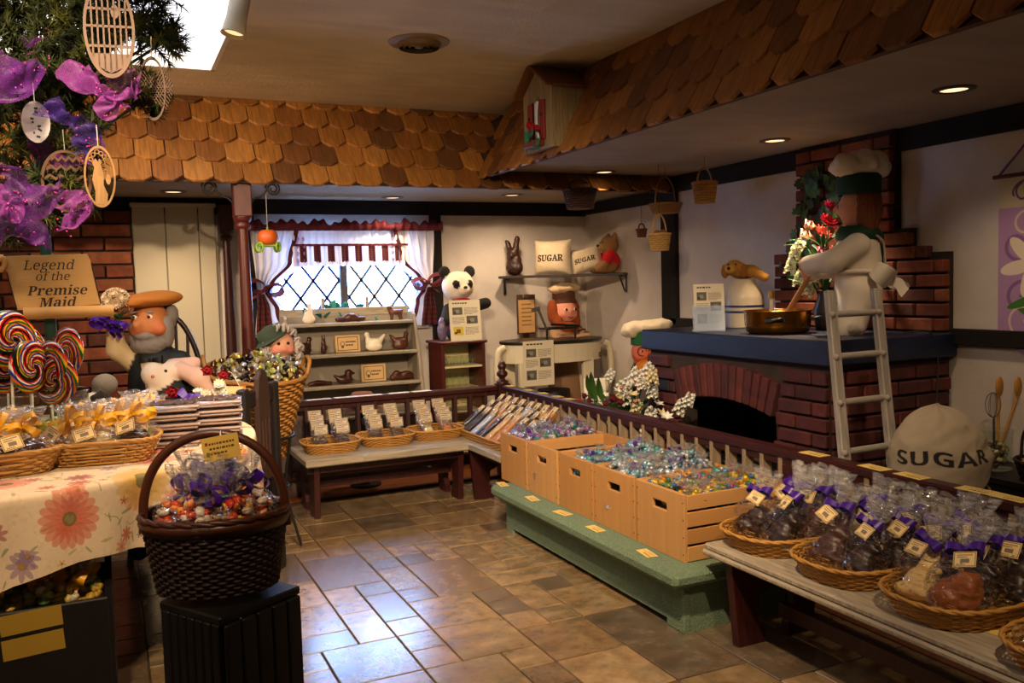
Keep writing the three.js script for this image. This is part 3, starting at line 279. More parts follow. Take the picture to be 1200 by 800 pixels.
function wicker(parent, { a, b, h, flare = 1.25, rows = 7, stakes = 30, e = 1, m, rimM = m, th = .0035, belly = 0, base = true, bottomM, open = 1, rim = 1.6 }) {
  const sc = (f) => 1 / flare + (1 - 1 / flare) * f + belly * Math.sin(f * PI), ns = stakes * 2; const pos = (t, f, off) => { const s = sc(f); const [x, z] = sup(t, a * s + off, b * s + off, e); return V(x, h * f, z); };
  const outv = (t) => { const [x, z] = sup(t, a, b, e); return V(x / a / a, 0, z / b / b).normalize(); };
  const wv = []; for (let r = 0; r < rows; r++) { const f = (r + .5) / rows; wv.push(strand((i) => { const t = i / ns * 2 * PI; return [pos(t, f, (i % 4 < 2 ? 1 : -1) * (r % 2 ? 1 : -1) * th * .9), outv(t), V(0, 1, 0)]; }, ns, th * .7, h / rows * .5 * open)); } mesh('weave', wv, m, parent);
  const st = []; for (let i = 0; i < stakes; i++) { const t = (i + .5) / stakes * 2 * PI; const A = pos(t, 0, 0), B = pos(t, .5, 0), C = pos(t, 1, 0); st.push(bar(A, B, th * .8, 4), bar(B, C, th * .8, 4)); } mesh('stakes', st, m, parent);
  mesh('rim', [0, 1].map((q) => strand((i) => { const t = i / 96 * 2 * PI, w = i * .8 + q * PI; return [pos(t, 1, Math.cos(w) * th * .8).add(V(0, Math.sin(w) * th * .8, 0)), outv(t), V(0, 1, 0)]; }, 96, th * rim, th * rim)), rimM, parent);
  if (base) { const pts = []; for (let i = 0; i < 40; i++) { const [x, z] = sup(i / 40 * 2 * PI, a / flare, b / flare, e); pts.push([x, -z]); } const g = extr(pts, .006, 0); g.rotateX(-PI / 2); g.translate(0, .004, 0); mesh('base', [g], bottomM ?? m, parent); } }
const straw = mat('#b07f38', .6), strawD = mat('#8f6328', .6), strawL = mat('#c9a05a', .6);
// ---------------------------------------------------------------- printed paper (grey lines stand for print too small to read)
const scribble = (x, x0, y0, w, h, n, c = '#333') => { x.fillStyle = c; for (let i = 0; i < n; i++) { let p = x0; const y = y0 + (i + .3) * h / n; while (p < x0 + w * (i === n - 1 ? .6 : .95)) { const l = w * rr(.04, .13); x.fillRect(p, y, Math.min(l, x0 + w - p), h / n * .42); p += l + w * .035; } } };
const headerTex = canvasTex(128, 96, (x, w, h) => { x.fillStyle = '#c4b294'; x.fillRect(0, 0, w, h); x.strokeStyle = '#3a2b20'; x.lineWidth = 4; x.strokeRect(5, 5, w - 10, h - 10); scribble(x, 16, 12, 96, 34, 2, '#231a14'); scribble(x, 16, 52, 96, 34, 3, '#5a4a3a'); });
const headerM = mat('#ffffff', .6, { map: headerTex }); const tagTex = canvasTex(128, 96, (x, w, h) => { x.fillStyle = '#e0c68e'; x.fillRect(0, 0, w, h); x.strokeStyle = '#8a6a30'; x.lineWidth = 5; x.strokeRect(6, 6, w - 12, h - 12); scribble(x, 20, 14, 88, 26, 2, '#3b2a16'); x.fillStyle = '#7a6a58'; x.fillRect(40, 44, 50, 26); scribble(x, 20, 74, 88, 12, 1, '#3b2a16'); }); const tagM = mat('#ffffff', .7, { map: tagTex, side: THREE.DoubleSide });
const priceTex = canvasTex(256, 96, (x, w, h) => { x.fillStyle = '#d9bb66'; x.fillRect(0, 0, w, h); scribble(x, 24, 12, 208, 36, 1, '#4a3a1c'); scribble(x, 24, 50, 208, 34, 2, '#6a5426'); }), priceM = mat('#ffffff', .75, { map: priceTex });
const plateG = (w, h) => { const g = new THREE.BoxGeometry(w, h, .0016); return clean(g); };
// box whose wide top carries the print
const cardFlat = (w, d) => { const g = clean(new THREE.BoxGeometry(w, d, .0016)); g.rotateX(-PI / 2); return g; };
// ---------------------------------------------------------------- cellophane bags
function bagShell(w, h, d, neck, flareTop, s) { const f = (u, t) => { const a = u * 2 * PI; let r; if (t < neck) { const q = t / neck; r = (.82 + .3 * Math.sin(q * PI * .75)) * (1 - .78 * clamp((q - .55) / .45) ** 1.4) * (q < .08 ? .4 + .6 * q / .08 : 1); } else r = .24 + (flareTop - .24) * ((t - neck) / (1 - neck)) ** .8; const cr = .075 * N(Math.cos(a) * 3 + s, t * 7, Math.sin(a) * 3) + .05 * N(Math.cos(a) * 9 + s, t * 14, Math.sin(a) * 9) + (t > neck ? .16 * Math.sin(a * 7 + t * 8) * (t - neck) / (1 - neck) : 0); return V(Math.cos(a) * w / 2 * (r + cr), h * t + (t > .97 ? .02 * Math.sin(a * 5) * h : 0), Math.sin(a) * d / 2 * (r + cr)); }; const nk = neck - .06, body = sheet((u, v) => f(u, nk * (1 - v)), 40, 16); body.userData.top = sheet((u, v) => f(u, nk + (1 - nk) * (1 - v)), 44, 9); return body; }
function wrap(g, t) { const w = mesh('wrapper', g, W.cello, t); mesh('gathered_top', g.userData.top, W.celloTop, w, 'crumpled clear top'); }
function heap(n, rx, ry, rz, size, cols, sq = .75) { const out = []; for (let i = 0; i < n; i++) { let x, y, z; do { x = rr(-1, 1); y = rr(-1, 1); z = rr(-1, 1); } while (x * x + y * y + z * z > 1); const l = Math.hypot(x, y, z), q = .62 + .38 * l; out.push(paint(sph(size, 7, x / l * rx * q, y / l * ry * q, z / l * rz * q, rr(0, 3), rr(0, 3), 0, 1.25, sq, 1), pick(cols))); } return join(out); }
const foilM = vc(.28, { metalness: .55 });
// ---------------------------------------------------------------- candy bags in the crates
const foilSets = [['#c9ccd2', '#8d94a8', '#5fa0a8', '#7c4fb0', '#d6d2c4', '#b26a9a', '#3f8f78'], ['#8fc0d8', '#5b9fc4', '#c9d4da', '#4fa39a', '#b8c4d0', '#86b8b0'], ['#dcdfe4', '#b9bec8', '#5a9a9a', '#8d94a8', '#c3b7a4', '#7ab0b8', '#40707c'], ['#c9d2d8', '#9a6fc0', '#4f8fa8', '#d6d2c4', '#8a9aa8'], ['#d9a90a', '#e8c840', '#2f8f80', '#b84a7a', '#c9b060', '#3a7fb0', '#d88a10', '#7a9a30']];
const crateBags = foilSets.map((cols, i) => [0, 1].map((q) => ({ g: heap(64, .07, .05, .07, .0165, cols), s: bagShell(.155, .13, .155, .84, .42, i * 3 + q) })));
const smallBow = bowGeo(.036, 1); const bagWord = ['mixed silver and teal', 'pale blue', 'silver grey', 'silver violet', 'yellow and multicoloured'];
function crateBag(ci, set, x, y, z, s = 1, rib = true) { const yel = set === 4; const t = thing('candy_bag', `clear bag of ${bagWord[set]} foil eggs in the crate ${['beside the corner bench', 'second from the corner bench', 'in the middle', 'second from the long bench', 'beside the long bench'][ci]}`, 'candy bag', [x, y, z], rr(0, 6), 'foil egg bags in crate ' + (ci + 1)); const v = crateBags[set][Math.floor(rnd() * 2)]; t.scale.setScalar(s); const tx = rr(-.3, .3), tz = rr(-.3, .3); t.rotation.set(tx, rr(0, 6), tz);
  const c = mesh('foil_eggs', v.g, foilM, t); c.position.y = .042; c.userData.kind = 'stuff'; wrap(v.s, t); if (rib) { const b = mesh('bow', smallBow, yel ? W.yellowRib : W.purple, t); b.position.set(0, .108, .0); b.rotation.y = rr(0, 6); } return t; }
crates.forEach(([x, y, z], i) => { const lay = [[1, .17, 9], [0, .04, 3], [1, .15, 10], [2, .165, 11], [4, .15, 10]][i]; const set = i === 0 ? 0 : i === 1 ? 3 : i === 2 ? 1 : i === 3 ? 2 : 4; const cols = 4, rws = 3; let c = 0; if (i === 1) { for (let k = 0; k < 4; k++) crateBag(i, 3, x - .14 + k * .095, y + .05, z + (k % 2 ? .06 : -.06)); return; } for (let p = 0; p < cols; p++) for (let q = 0; q < rws; q++) crateBag(i, (i === 3 && p > 1) || (i === 0 && rnd() < .2) ? 2 : set, x - .145 + p * .097 + rr(-.006, .006), y + lay[1] + .018 + rr(-.014, .016) + (p === 3 ? .02 : 0), z + (q - 1) * .082 + rr(-.004, .004), rr(.8, .9), rnd() < (i === 4 ? .15 : .42)); for (let p = 0; p < 8; p++) crateBag(i, set, x - .15 + (p % 4) * .1, y + .06, z + (p < 4 ? -.06 : .06), .85, false); });
// price cards on the platform edge
[[592, 567], [625, 584], [666, 600], [707, 618], [765, 647]].forEach(([px, py], i) => { const p = hit('y', .25, px, py); const o = mesh('price_card', cardFlat(.1, .045), priceM); o.position.set(Math.min(p.x + .01, 1.8), .2515, p.z); o.rotation.set(0, PI / 2 + rr(-.15, .15), 0); tag(o, 'small tan price card on the green platform before the crate ' + ['beside the corner bench', 'second from the corner bench', 'in the middle', 'second from the long bench', 'beside the long bench'][i], 'price card', 'price cards on the green platform'); });
// ---------------------------------------------------------------- chocolate bags on the long bench
const bunnyG = blob([ell([0, .06, 0], [.045, .055, .03]), ell([.01, .12, 0], [.03, .034, .026]), cap([.0, .14, 0], [-.012, .19, 0], .012, .009), cap([.018, .14, 0], [.02, .195, 0], .012, .009), ell([.035, .03, .01], [.03, .02, .02]), ell([-.03, .025, .012], [.03, .022, .022]), ell([.04, .115, .0], [.013, .011, .012])], .006, .012, .002, 60);
const hunkG = blob([ell([0, .06, 0], [.055, .06, .035]), ell([.02, .1, .01], [.035, .05, .03]), ell([-.03, .04, .015], [.035, .03, .03])], .007, .02, .008, 45);
const bigShell = [1, 2, 3].map((s) => bagShell(.16, .27, .12, .7, .62, s * 5)), bigBow = bowGeo(.05, 1);
function chocBag(x, y, z, turn, lean, m, word, group, geo, s = 1) { const t = thing('chocolate_bag', word, 'chocolate bag', [x, y, z], turn, group); t.rotation.order = 'YXZ'; t.rotation.x = lean; t.scale.setScalar(s); const c = mesh('chocolate_figure', geo, m, t); c.position.y = .012; c.scale.set(1.08, .86, 1.05); wrap(pick(bigShell), t); const b = mesh('bow', bigBow, W.purple, t, 'purple satin bow'); b.position.set(0, .188, .02); b.rotation.set(PI / 2 - .3, rr(-.4, .4), 0); const g = mesh('gift_tag', plateG(.058, .045), tagM, t, 'tan printed gift tag'); g.position.set(rr(-.02, .02), .155, .045); g.rotation.set(-.25, rr(-.2, .2), rr(-.4, .4)); return t; }
const benchBaskets = []; function benchBasket(x, y, z, a, b, h, label, e = .8, turn = 0, m = straw) { const t = thing('wicker_basket', label, 'basket', [x, y, z], turn, 'wicker baskets on the benches'); wicker(t, { a, b, h, rows: 8, stakes: 34, e, m, flare: 1.22, th: .0034 }); return t; }
const DK = mat('#1f0d07', .4), MK = mat('#3a1a0d', .4), CA = mat('#8a4c22', .42), WH = mat('#d8b878', .45);
[[2.085, -2.33, 'oval wicker basket of dark chocolate bags nearest the crates on the long bench', [DK, DK, MK, DK, MK, DK]], [2.085, -1.98, 'oval wicker basket of dark chocolate bags on the long bench between two others', [DK, MK, DK, DK, MK, DK]], [2.085, -1.63, 'oval wicker basket of white and caramel chocolate bags on the long bench', [WH, CA, MK, DK, MK, DK]]].forEach(([x, z, label, ms], bi) => { benchBasket(x, .351, z, .205, .165, .062, label, .75); const where = ['nearest the crates', 'between two other baskets', 'by the yellow ribboned eggs'][bi];
  [[-.1, .07], [-.1, -.055], [0, .1], [0, -.02], [.09, .07], [.08, -.08]].forEach(([dx, dz], k) => { const m = ms[[0, 1, 2, 3, 4, 5][k]]; const w = m === WH ? 'bag of white chocolate with purple bow' : m === CA ? 'bag of caramel chocolate with purple bow' : 'bag of dark chocolate with purple bow'; chocBag(x + dx, .362, z + (bi === 2 ? -dz : dz), -PI / 2 + rr(-.25, .25), -.5 + .1 * (k > 3), m, w + ' in the basket ' + where, 'chocolate bags in the bench basket ' + where, rnd() < .5 ? bunnyG : hunkG, rr(.95, 1.08)); }); });
{ benchBasket(2.05, .351, -1.26, .2, .14, .062, 'wicker basket of yellow ribboned eggs at the frame side of the long bench', .75); for (const [dx, dz] of [[-.09, -.05], [-.02, 0.0], [-.1, .05], [.06, -.05], [.07, .05]]) { const t = thing('egg_bag', 'clear bag of a pale egg with yellow bow on the long bench', 'egg bag', [2.05 + dx, .36, -1.26 + dz], rr(0, 3), 'yellow ribboned egg bags'); mesh('candy_egg', [sph(.04, 12, 0, .04, 0, 0, 0, 0, 1, 1.15, 1)], mat('#c9c08a', .5), t); wrap(bagShell(.11, .13, .11, .72, .6, 9), t); const b = mesh('bow', bowGeo(.05, 1), W.yellowRib, t); b.position.y = .1; b.rotation.x = .5; }
  const o = mesh('price_card', cardFlat(.15, .06), priceM); const p = hit('y', .35, 1182, 748); o.position.set(p.x + .02, .3515, p.z); o.rotation.y = PI / 2 + .1; tag(o, 'tan price card lying on the long bench by the yellow bows', 'price card'); }
// cards on the railings
const railCards = [[609, 451], [628, 456], [641, 460], [655, 464], [668, 467], [970, 529], [1032, 546], [1074, 556], [1148, 573], [1187, 582]]; railCards.forEach(([px, py], i) => { const p = hit('y', RLH + .002, px, py); const o = mesh('price_card', cardFlat(i < 5 ? .07 : .11, i < 5 ? .05 : .055), priceM); o.position.set(RLX, RLH + .001, p.z); o.rotation.set(0, PI / 2 + rr(-.08, .08), 0); tag(o, i < 5 ? 'tan price card on the maroon railing above the pretzel bags' : 'tan price card on the maroon railing above the chocolate baskets', 'price card', i < 5 ? 'cards on the railing above the pretzels' : 'cards on the railing above the chocolate'); });
[[405, 464.5], [432, 462], [466, 459], [487, 456.5], [362, 462]].forEach(([px, py], i) => { const p = hit('y', RLH + .002, px, py); const o = mesh('price_card', cardFlat(.15, .055), W.paper); o.position.set(p.x, RLH + .001, RLZ); tag(o, 'white card lying on the maroon railing above the header card bags', 'card', 'white cards on the far railing'); });
// ---------------------------------------------------------------- bags with header cards on the corner bench
const flatBag = [0, 1].map((s) => sheet((u, v) => { const a = u * 2 * PI; const t = 1 - v, sw = t < .75 ? .65 + .35 * Math.sin(t / .75 * PI) : .3 * (1 - t) / .25 + .12; const q = .06 * N(Math.cos(a) * 6 + s * 9, t * 9, Math.sin(a) * 6); const [x, z] = sup(a, .036 * (1 + q), .016 * sw * (1 + q * 4), .7); return V(x, .115 * t, z); }, 22, 12)); const headCard = plateG(.078, .056);
const innerMs = [['#3a1d10', '#24120a'], ['#3c2218', '#55382a'], ['#e0cf9a', '#b8743a']];
function flatCandy(x, y, z, turn, lean, m, label, group) { const t = thing('header_bag', label, 'candy bag', [x, y, z], turn, group); t.rotation.order = 'YXZ'; t.rotation.x = lean; const c = mesh('candy', flatInner, m, t); mesh('sleeve', pick(flatBag), W.cello, t); const h = mesh('header_card', headCard, headerM, t, 'white printed header card'); h.position.set(0, .128, 0); h.rotation.x = .1; return t; }
const flatInner = blob([ell([0, .032, 0], [.028, .03, .011]), ell([.012, .052, 0], [.018, .025, .01]), ell([-.014, .05, 0], [.014, .022, .01])], .006, .01, .002, 70);
[[1.12, -4.985, 'shallow wicker basket of brown candy bags beside the bushel basket', 0], [1.46, -5.02, 'shallow wicker basket of header card bags in the middle of the corner bench', 1], [1.79, -5.06, 'shallow wicker basket of white and caramel candy bags before the glass cabinet', 2]].forEach(([x, z, label, k]) => { benchBasket(x, .352, z, .165, .14, .06, label, .6, 0, straw); const where = ['beside the bushel basket', 'in the middle of the corner bench', 'before the glass cabinet'][k];
  for (const sx of [-1, 1]) for (let r = 0; r < 4; r++) flatCandy(x + sx * (.062 + rr(-.006, .006)) , .366 + r * .022, z + .085 - r * .05, rr(-.12, .12) , -.42, mat(innerMs[k][sx < 0 ? 0 : 1], .5), 'candy bag with header card in the basket ' + where, 'header card bags ' + where); });
// ---------------------------------------------------------------- pretzel rod bags on the short arm of the bench
{ const t = thing('wicker_tray', 'long wicker tray of pretzel rod bags on the bench corner', 'basket', [2.1, .352, -4.74], 0); wicker(t, { a: .18, b: .46, h: .05, rows: 6, stakes: 56, e: .35, m: straw, flare: 1.1, th: .0034 });
  const rod = (c) => paint(cyl(.0085, .0085, .19, 7), c); const sets = [['#3a1d10', '#2b140b'], ['#25130c', '#1d0e08'], ['#31507f', '#b9c4d8'], ['#2a160e', '#40251a'], ['#c98a4a', '#d8b070'], ['#b06a30', '#c98a4a'], ['#8a5a30', '#3a1d10'], ['#d9c08a', '#caa468']];
  const protos = sets.map((cs) => join([-1, 0, 1].flatMap((i) => [paint(cyl(.0085, .0085, .19, 7, i * .018, .105, 0), cs[0]), paint(cyl(.0085, .0085, .18, 7, i * .018 + .004, .1, .016), cs[1])]))); const sl = sheet((u, v) => { const a = u * 2 * PI, q = 1 - v; const k = .08 * N(Math.cos(a) * 5, q * 12, Math.sin(a) * 5); const [x, z] = sup(a, .034 * (1 + k), (q > .85 ? .006 : .022) * (1 + k * 3), .7); return V(x, q * .235, z + .006); }, 20, 14); const lab = plateG(.055, .06);
  const names = ['dark', 'dark', 'blue and white', 'dark', 'golden', 'caramel', 'brown', 'pale'];
  for (let c = 0; c < 8; c++) for (let r = 0; r < 3; r++) { const k = (c + (r ? r * 3 : 0)) % 8; const o = thing('pretzel_bag', `clear bag of ${names[k]} pretzel rods with tan label on the wicker tray`, 'pretzel bag', [1.975 + r * .075, .362 + r * .022, -5.12 + c * .108 + rr(-.01, .01)], -PI / 2 + rr(-.12, .12), `${names[k]} pretzel rod bags`); o.rotation.order = 'YXZ'; o.rotation.x = -.95 + r * .06; mesh('pretzel_rods', protos[k], vc(.45), o); mesh('sleeve', sl, W.cello, o); const h = mesh('label_card', lab, tagM, o, 'tan printed label'); h.position.set(0, .2, .022); h.rotation.z = rr(-.15, .15); } }
// ---------------------------------------------------------------- window alcove
function projX(p) { const d = p.clone().sub(camera.position); return 600 - FPX * d.dot(camR) / d.dot(camB); }
function onLine(A, B, px) { let a = -.2, b = 1.2; for (let i = 0; i < 40; i++) { const m = (a + b) / 2; if (projX(A.clone().lerp(B, m)) < px) a = m; else b = m; } return A.clone().lerp(B, (a + b) / 2); }
const greyPaint = mat('#b3a994', .6, { map: grainH });
const SHX0 = 1.07, SHX1 = 1.975;
{ const t = thing('display_shelves', 'grey beige stepped display shelves standing in front of the window', 'shelves', [0, 0, 0]); const zb = -6.12; const side = extr([[0, 0], [.4, 0], [.36, .3], [.3, .6], [.24, .86], [.17, 1.09], [.14, 1.11], [0, 1.11]], .022, .003); side.rotateY(-PI / 2); for (const x of [SHX0, SHX1]) { const s = mesh('side_panel', muv(side.clone()), mat('#b3a994', .6, { map: grainTex }), t); s.position.set(x, 0, zb); }
  [[1.05, .19], [.84, .26], [.63, .31], [.42, .35], [.2, .38]].forEach(([y, d]) => { mesh('shelf_board', [muv(cham(SHX1 - SHX0 - .022, .02, d, .003, (SHX0 + SHX1) / 2, y - .01, zb + d / 2))], greyPaint, t); }); mesh('back_panel', [muv(box(SHX1 - SHX0 - .022, 1.06, .012, (SHX0 + SHX1) / 2, .57, zb + .006))], mat('#8c8474', .7), t); mesh('back_rail', [muv(cham(SHX1 - SHX0 + .02, .06, .018, .006, (SHX0 + SHX1) / 2, 1.12, zb + .005))], greyPaint, t); }
const onShelf = (lvl, px, dz = .1) => { const [y, d] = [[1.05, .19], [.84, .26], [.63, .31]][lvl]; const z = -6.12 + d - dz; const p = hit('z', z, px, 400); return V(p.x, y, z); };
const cm = W.chocMilk, cd_ = W.chocolate;
function single(name, geo, m, p, label, cat, turn = 0, group, s = 1) { const o = mesh(name, geo, m); o.position.copy(p); o.rotation.y = turn; o.scale.setScalar(s); return tag(o, label, cat, group); }
single('porcelain_rabbit', blob([ell([0, .03, 0], [.045, .032, .03]), ell([.0, .055, 0], [.03, .03, .026]), ell([.01, .085, 0], [.02, .022, .018]), cap([.005, .1, 0], [-.008, .14, 0], .008, .006, null), cap([.014, .1, 0], [.012, .142, .005], .008, .006)], .006, .012), mat('#e6d6bd', .4), onShelf(0, 363), 'cream rabbit figurine on the top shelf before the window', 'figurine');
{ const t = thing('chocolate_car', 'brown chocolate car on the top shelf before the window', 'chocolate car', onShelf(0, 412)); mesh('body', [blob([cap([-.09, .022, 0], [.09, .022, 0], .02, .018), ell([0, .04, 0], [.045, .022, .022])], .006, .014)], cm, t); for (const x of [-.055, .055]) for (const z of [-.018, .018]) mesh('wheel', [cyl(.014, .014, .01, 14, x, .013, z, PI / 2)], cd_, t); }
const quad = (w, h, l) => blob([ell([0, h * .58, 0], [l * .5, h * .2, w]), cap([l * .38, h * .65, 0], [l * .5, h * .88, 0], w * .6, w * .5), ell([l * .56, h * .92, 0], [l * .17, h * .1, w * .5]), ...[-1, 1].flatMap((s) => [cap([l * .34, h * .5, s * w * .5], [l * .34, .008, s * w * .5], w * .34, w * .24), cap([-l * .36, h * .5, s * w * .5], [-l * .36, .008, s * w * .5], w * .36, w * .24)]), cap([-l * .48, h * .65, 0], [-l * .58, h * .7, 0], w * .3, w * .2)], .005, .014, .001, 90);
single('chocolate_lamb', quad(.03, .1, .09), mat('#5a3018', .45), onShelf(0, 465), 'brown chocolate lamb on the top shelf before the window', 'chocolate figure', PI);
const henG = blob([ell([0, .035, 0], [.06, .034, .04]), ell([0, .065, 0], [.05, .03, .034]), cap([.04, .07, 0], [.045, .115, 0], .02, .014), ell([.05, .122, 0], [.017, .016, .014]), cap([-.045, .075, 0], [-.075, .11, 0], .02, .01)], .006, .015);
const rabG = blob([ell([0, .045, 0], [.028, .045, .026]), ell([0, .1, 0], [.022, .024, .022]), cap([-.01, .12, 0], [-.014, .17, 0], .009, .007), cap([.01, .12, 0], [.012, .168, 0], .009, .007), ell([.02, .06, .012], [.01, .02, .01])], .006, .012), duckG = blob([ell([0, .03, 0], [.055, .03, .034]), ell([.03, .07, 0], [.026, .026, .024]), cap([.05, .07, 0], [.072, .066, 0], .009, .006), cap([-.04, .04, 0], [-.07, .06, 0], .016, .008)], .006, .014);
single('chocolate_hen', henG, cd_, onShelf(1, 355), 'dark chocolate hen on the middle shelf by the curly haired doll', 'chocolate figure', 0, null, .9); single('chocolate_rabbit', rabG, mat('#3e1f12', .4), onShelf(1, 379), 'slim brown chocolate rabbit on the middle shelf by the framed card', 'chocolate figure', .4, null, .75);
single('white_hen', henG, mat('#e2d8c0', .45), onShelf(1, 438), 'white chocolate hen on the middle shelf', 'chocolate figure', PI); single('chocolate_hen', henG, mat('#4f2512', .4), onShelf(1, 469), 'brown chocolate hen on the middle shelf', 'chocolate figure', 0, null, .95);
single('chocolate_duck', duckG, mat('#3e1c10', .4), onShelf(2, 402), 'brown chocolate duck on the lower shelf', 'chocolate figure', .2, null, 1.05); single('chocolate_plaque', [blob([cap([-.08, .014, 0], [.06, .014, 0], .016, .014), ell([-.02, .025, 0], [.05, .014, .03])], .006, .01)].map((g) => g)[0], mat('#3a1a10', .4), onShelf(2, 375), 'flat brown chocolate piece on the lower shelf', 'chocolate figure');
single('chocolate_train', blob([cap([-.07, .02, 0], [.06, .02, 0], .024, .022), ell([-.04, .05, 0], [.03, .02, .025]), ell([.03, .046, 0], [.04, .018, .026]), ell([.06, .03, 0], [.02, .02, .02])], .006, .012), mat('#48210f', .4), onShelf(2, 470), 'stacked brown chocolate pieces on the lower shelf', 'chocolate figure', 0, null, 1);
const plaqueT = (s) => canvasTex(128, 88, (x, w, h) => { x.fillStyle = '#c9a873'; x.fillRect(0, 0, w, h); x.strokeStyle = '#5a3d1c'; x.lineWidth = 3; x.strokeRect(12, 10, w - 24, h - 20); scribble(x, 52, 26, 54, 34, 2, '#3a2612'); x.beginPath(); x.arc(36, 44, 11 + s, 0, 7); x.stroke(); x.fillStyle = '#5a3d1c'; x.fillRect(30, 52, 12, 14); });
[[1, 407, 'propped', 0], [2, 436, 'lower', 1]].forEach(([l, px, w, k]) => { const t = thing('wooden_plaque', `tan printed wooden plaque standing on the ${['middle', 'lower'][k]} shelf`, 'plaque', onShelf(l, px, .12)); mesh('board', [cham(.18, .125, .022, .004, 0, .062, 0)], mat('#9a7a48', .6), t).rotation.x = -.08; const f = mesh('print', plateG(.172, .117), mat('#ffffff', .7, { map: plaqueT(k) }), t); f.position.set(0, .0635, .0125); f.rotation.x = -.08; });
// garland and candles on the sill
{ const t = thing('leaf_garland', 'teal green leaf garland along the window sill', 'garland', [0, 0, 0]); const lf = extr([[0, 0], [.02, .015], [.03, .04], [.02, .06], [0, .085], [-.02, .06], [-.03, .04], [-.02, .015]], .002); const ms = ['#0f6a5a', '#11806a', '#0d4f46', '#1d5a3a'].map((c) => mat(c, .5)); for (let i = 0; i < 64; i++) { const o = mesh('leaf', lf, pick(ms), t); const u = rr(0, 1); o.position.set(1.2 + .72 * u, 1.0 + .06 + rr(0, .05) + .05 * Math.exp(-((u - .4) ** 2) * 30), BZ + .045 + rr(-.02, .02)); o.rotation.set(rr(-.6, .9), rr(-1, 1), rr(-2, 2)); o.scale.setScalar(rr(.6, 1.05)); } mesh('stem', [tube([[1.2, 1.06, BZ + .045], [1.5, 1.08, BZ + .045], [1.92, 1.06, BZ + .045]], .005, 20, 5)], mat('#274a30', .7), t); }
for (const [px, l] of [[378, 'slim tan candle on the window sill beside the lattice mullion'], [430, 'slim tan candle on the window sill towards the panda']]) { const p = hit('z', BZ + .0, px, 350); const t = thing('candle', l, 'candle', [p.x, 1.002, BZ + .0]); mesh('wax', [cyl(.011, .012, .2, 14, 0, .12, 0)], mat('#9a8264', .5), t); mesh('wick', [cyl(.0015, .0015, .014, 5, 0, .226, 0)], W.black, t); mesh('holder', [lathe([[0, 0], [.03, 0], [.028, .012], [.014, .02], [.016, .04]], 18)], W.maroon, t); }
// pumpkin carriage ornament
{ const p = hit('z', -4.98, 314, 282); const t = thing('pumpkin_carriage', 'orange pumpkin carriage ornament with green wheels hanging by the column', 'ornament', p); const rib = []; for (let i = 0; i < 10; i++) { const a = i / 10 * 2 * PI; rib.push(ell([Math.cos(a) * .025, .018, Math.sin(a) * .025], [.03, .042, .03])); } mesh('pumpkin', [blob(rib, .006, .006)], mat('#c65a1a', .45), t); mesh('stem', [cyl(.005, .008, .022, 8, 0, .066, 0)], mat('#7a8a2a', .6), t); for (const x of [-.05, .05]) for (const z of [-.03, .03]) mesh('wheel', [torus(.024, .006, 18, 6, x, -.036, z, 0, PI / 2 * .6 * Math.sign(x))], mat('#86b030', .5), t); mesh('carriage_frame', [cham(.1, .014, .05, .004, 0, -.026, 0)], mat('#86b030', .5), t); mesh('cord', [bar([0, .07, 0], [0, SB - p.y - .002, 0], .0012, 4)], mat('#cfc6b0', .6), t); }
// curly haired doll behind the bushel basket
{ const p = hit('z', -5.5, 330, 404), t = thing('curly_doll', 'doll with curly white hair and green hat behind the bushel basket', 'doll', [p.x, 0, -5.5]); const y = p.y; mesh('body', [blob([ell([0, y, 0], [.075, .085, .07], '#d39a7c'), ell([0, y - .02, .07], [.018, .016, .016], '#d88f72'), ell([-.045, y - .03, .05], [.024, .02, .02], '#d88a70'), ell([.045, y - .03, .05], [.024, .02, .02], '#d88a70'), cap([0, y - .1, 0], [0, y - .2, 0], .04, .09, '#7a6a60'), cap([0, y - .2, 0], [0, .12, 0], .11, .15, '#6e5e58')], .012, .03)], vc(.7), t, 'doll body with a pink face'); const cur = []; for (let i = 0; i < 90; i++) { const a = rr(0, 2 * PI), q = rr(-.5, 1.25), r = .09; const cx = Math.cos(a) * r * Math.cos(q), cz = Math.sin(a) * r * Math.cos(q); if (cz > .04 && q < .55) continue; cur.push(torus(.018, .0075, 10, 5, cx * 1.12, y + .015 + Math.sin(q) * r * 1.15, cz, rr(0, 3), rr(0, 3), 0)); } for (let i = 0; i < 26; i++) for (const s of [-1, 1]) cur.push(torus(.017, .007, 10, 5, s * rr(.08, .12), y - rr(0, .16), rr(-.02, .05), rr(0, 3), rr(0, 3), 0)); mesh('hair', cur, mat('#b5aaa0', .8), t, 'curly white hair').userData.kind = 'stuff'; mesh('hat', [lathe([[.12, 0], [.1, .012], [.085, .02], [.08, .07], [0, .09]], 24, -.045, y + .04, -.03, 0, 0, .5)], mat('#2f4030', .8), t); for (const s of [-1, 1]) mesh('eye', [sph(.011, 10, s * .028, y + .012, .064)], mat('#2a1a12', .2), t); }
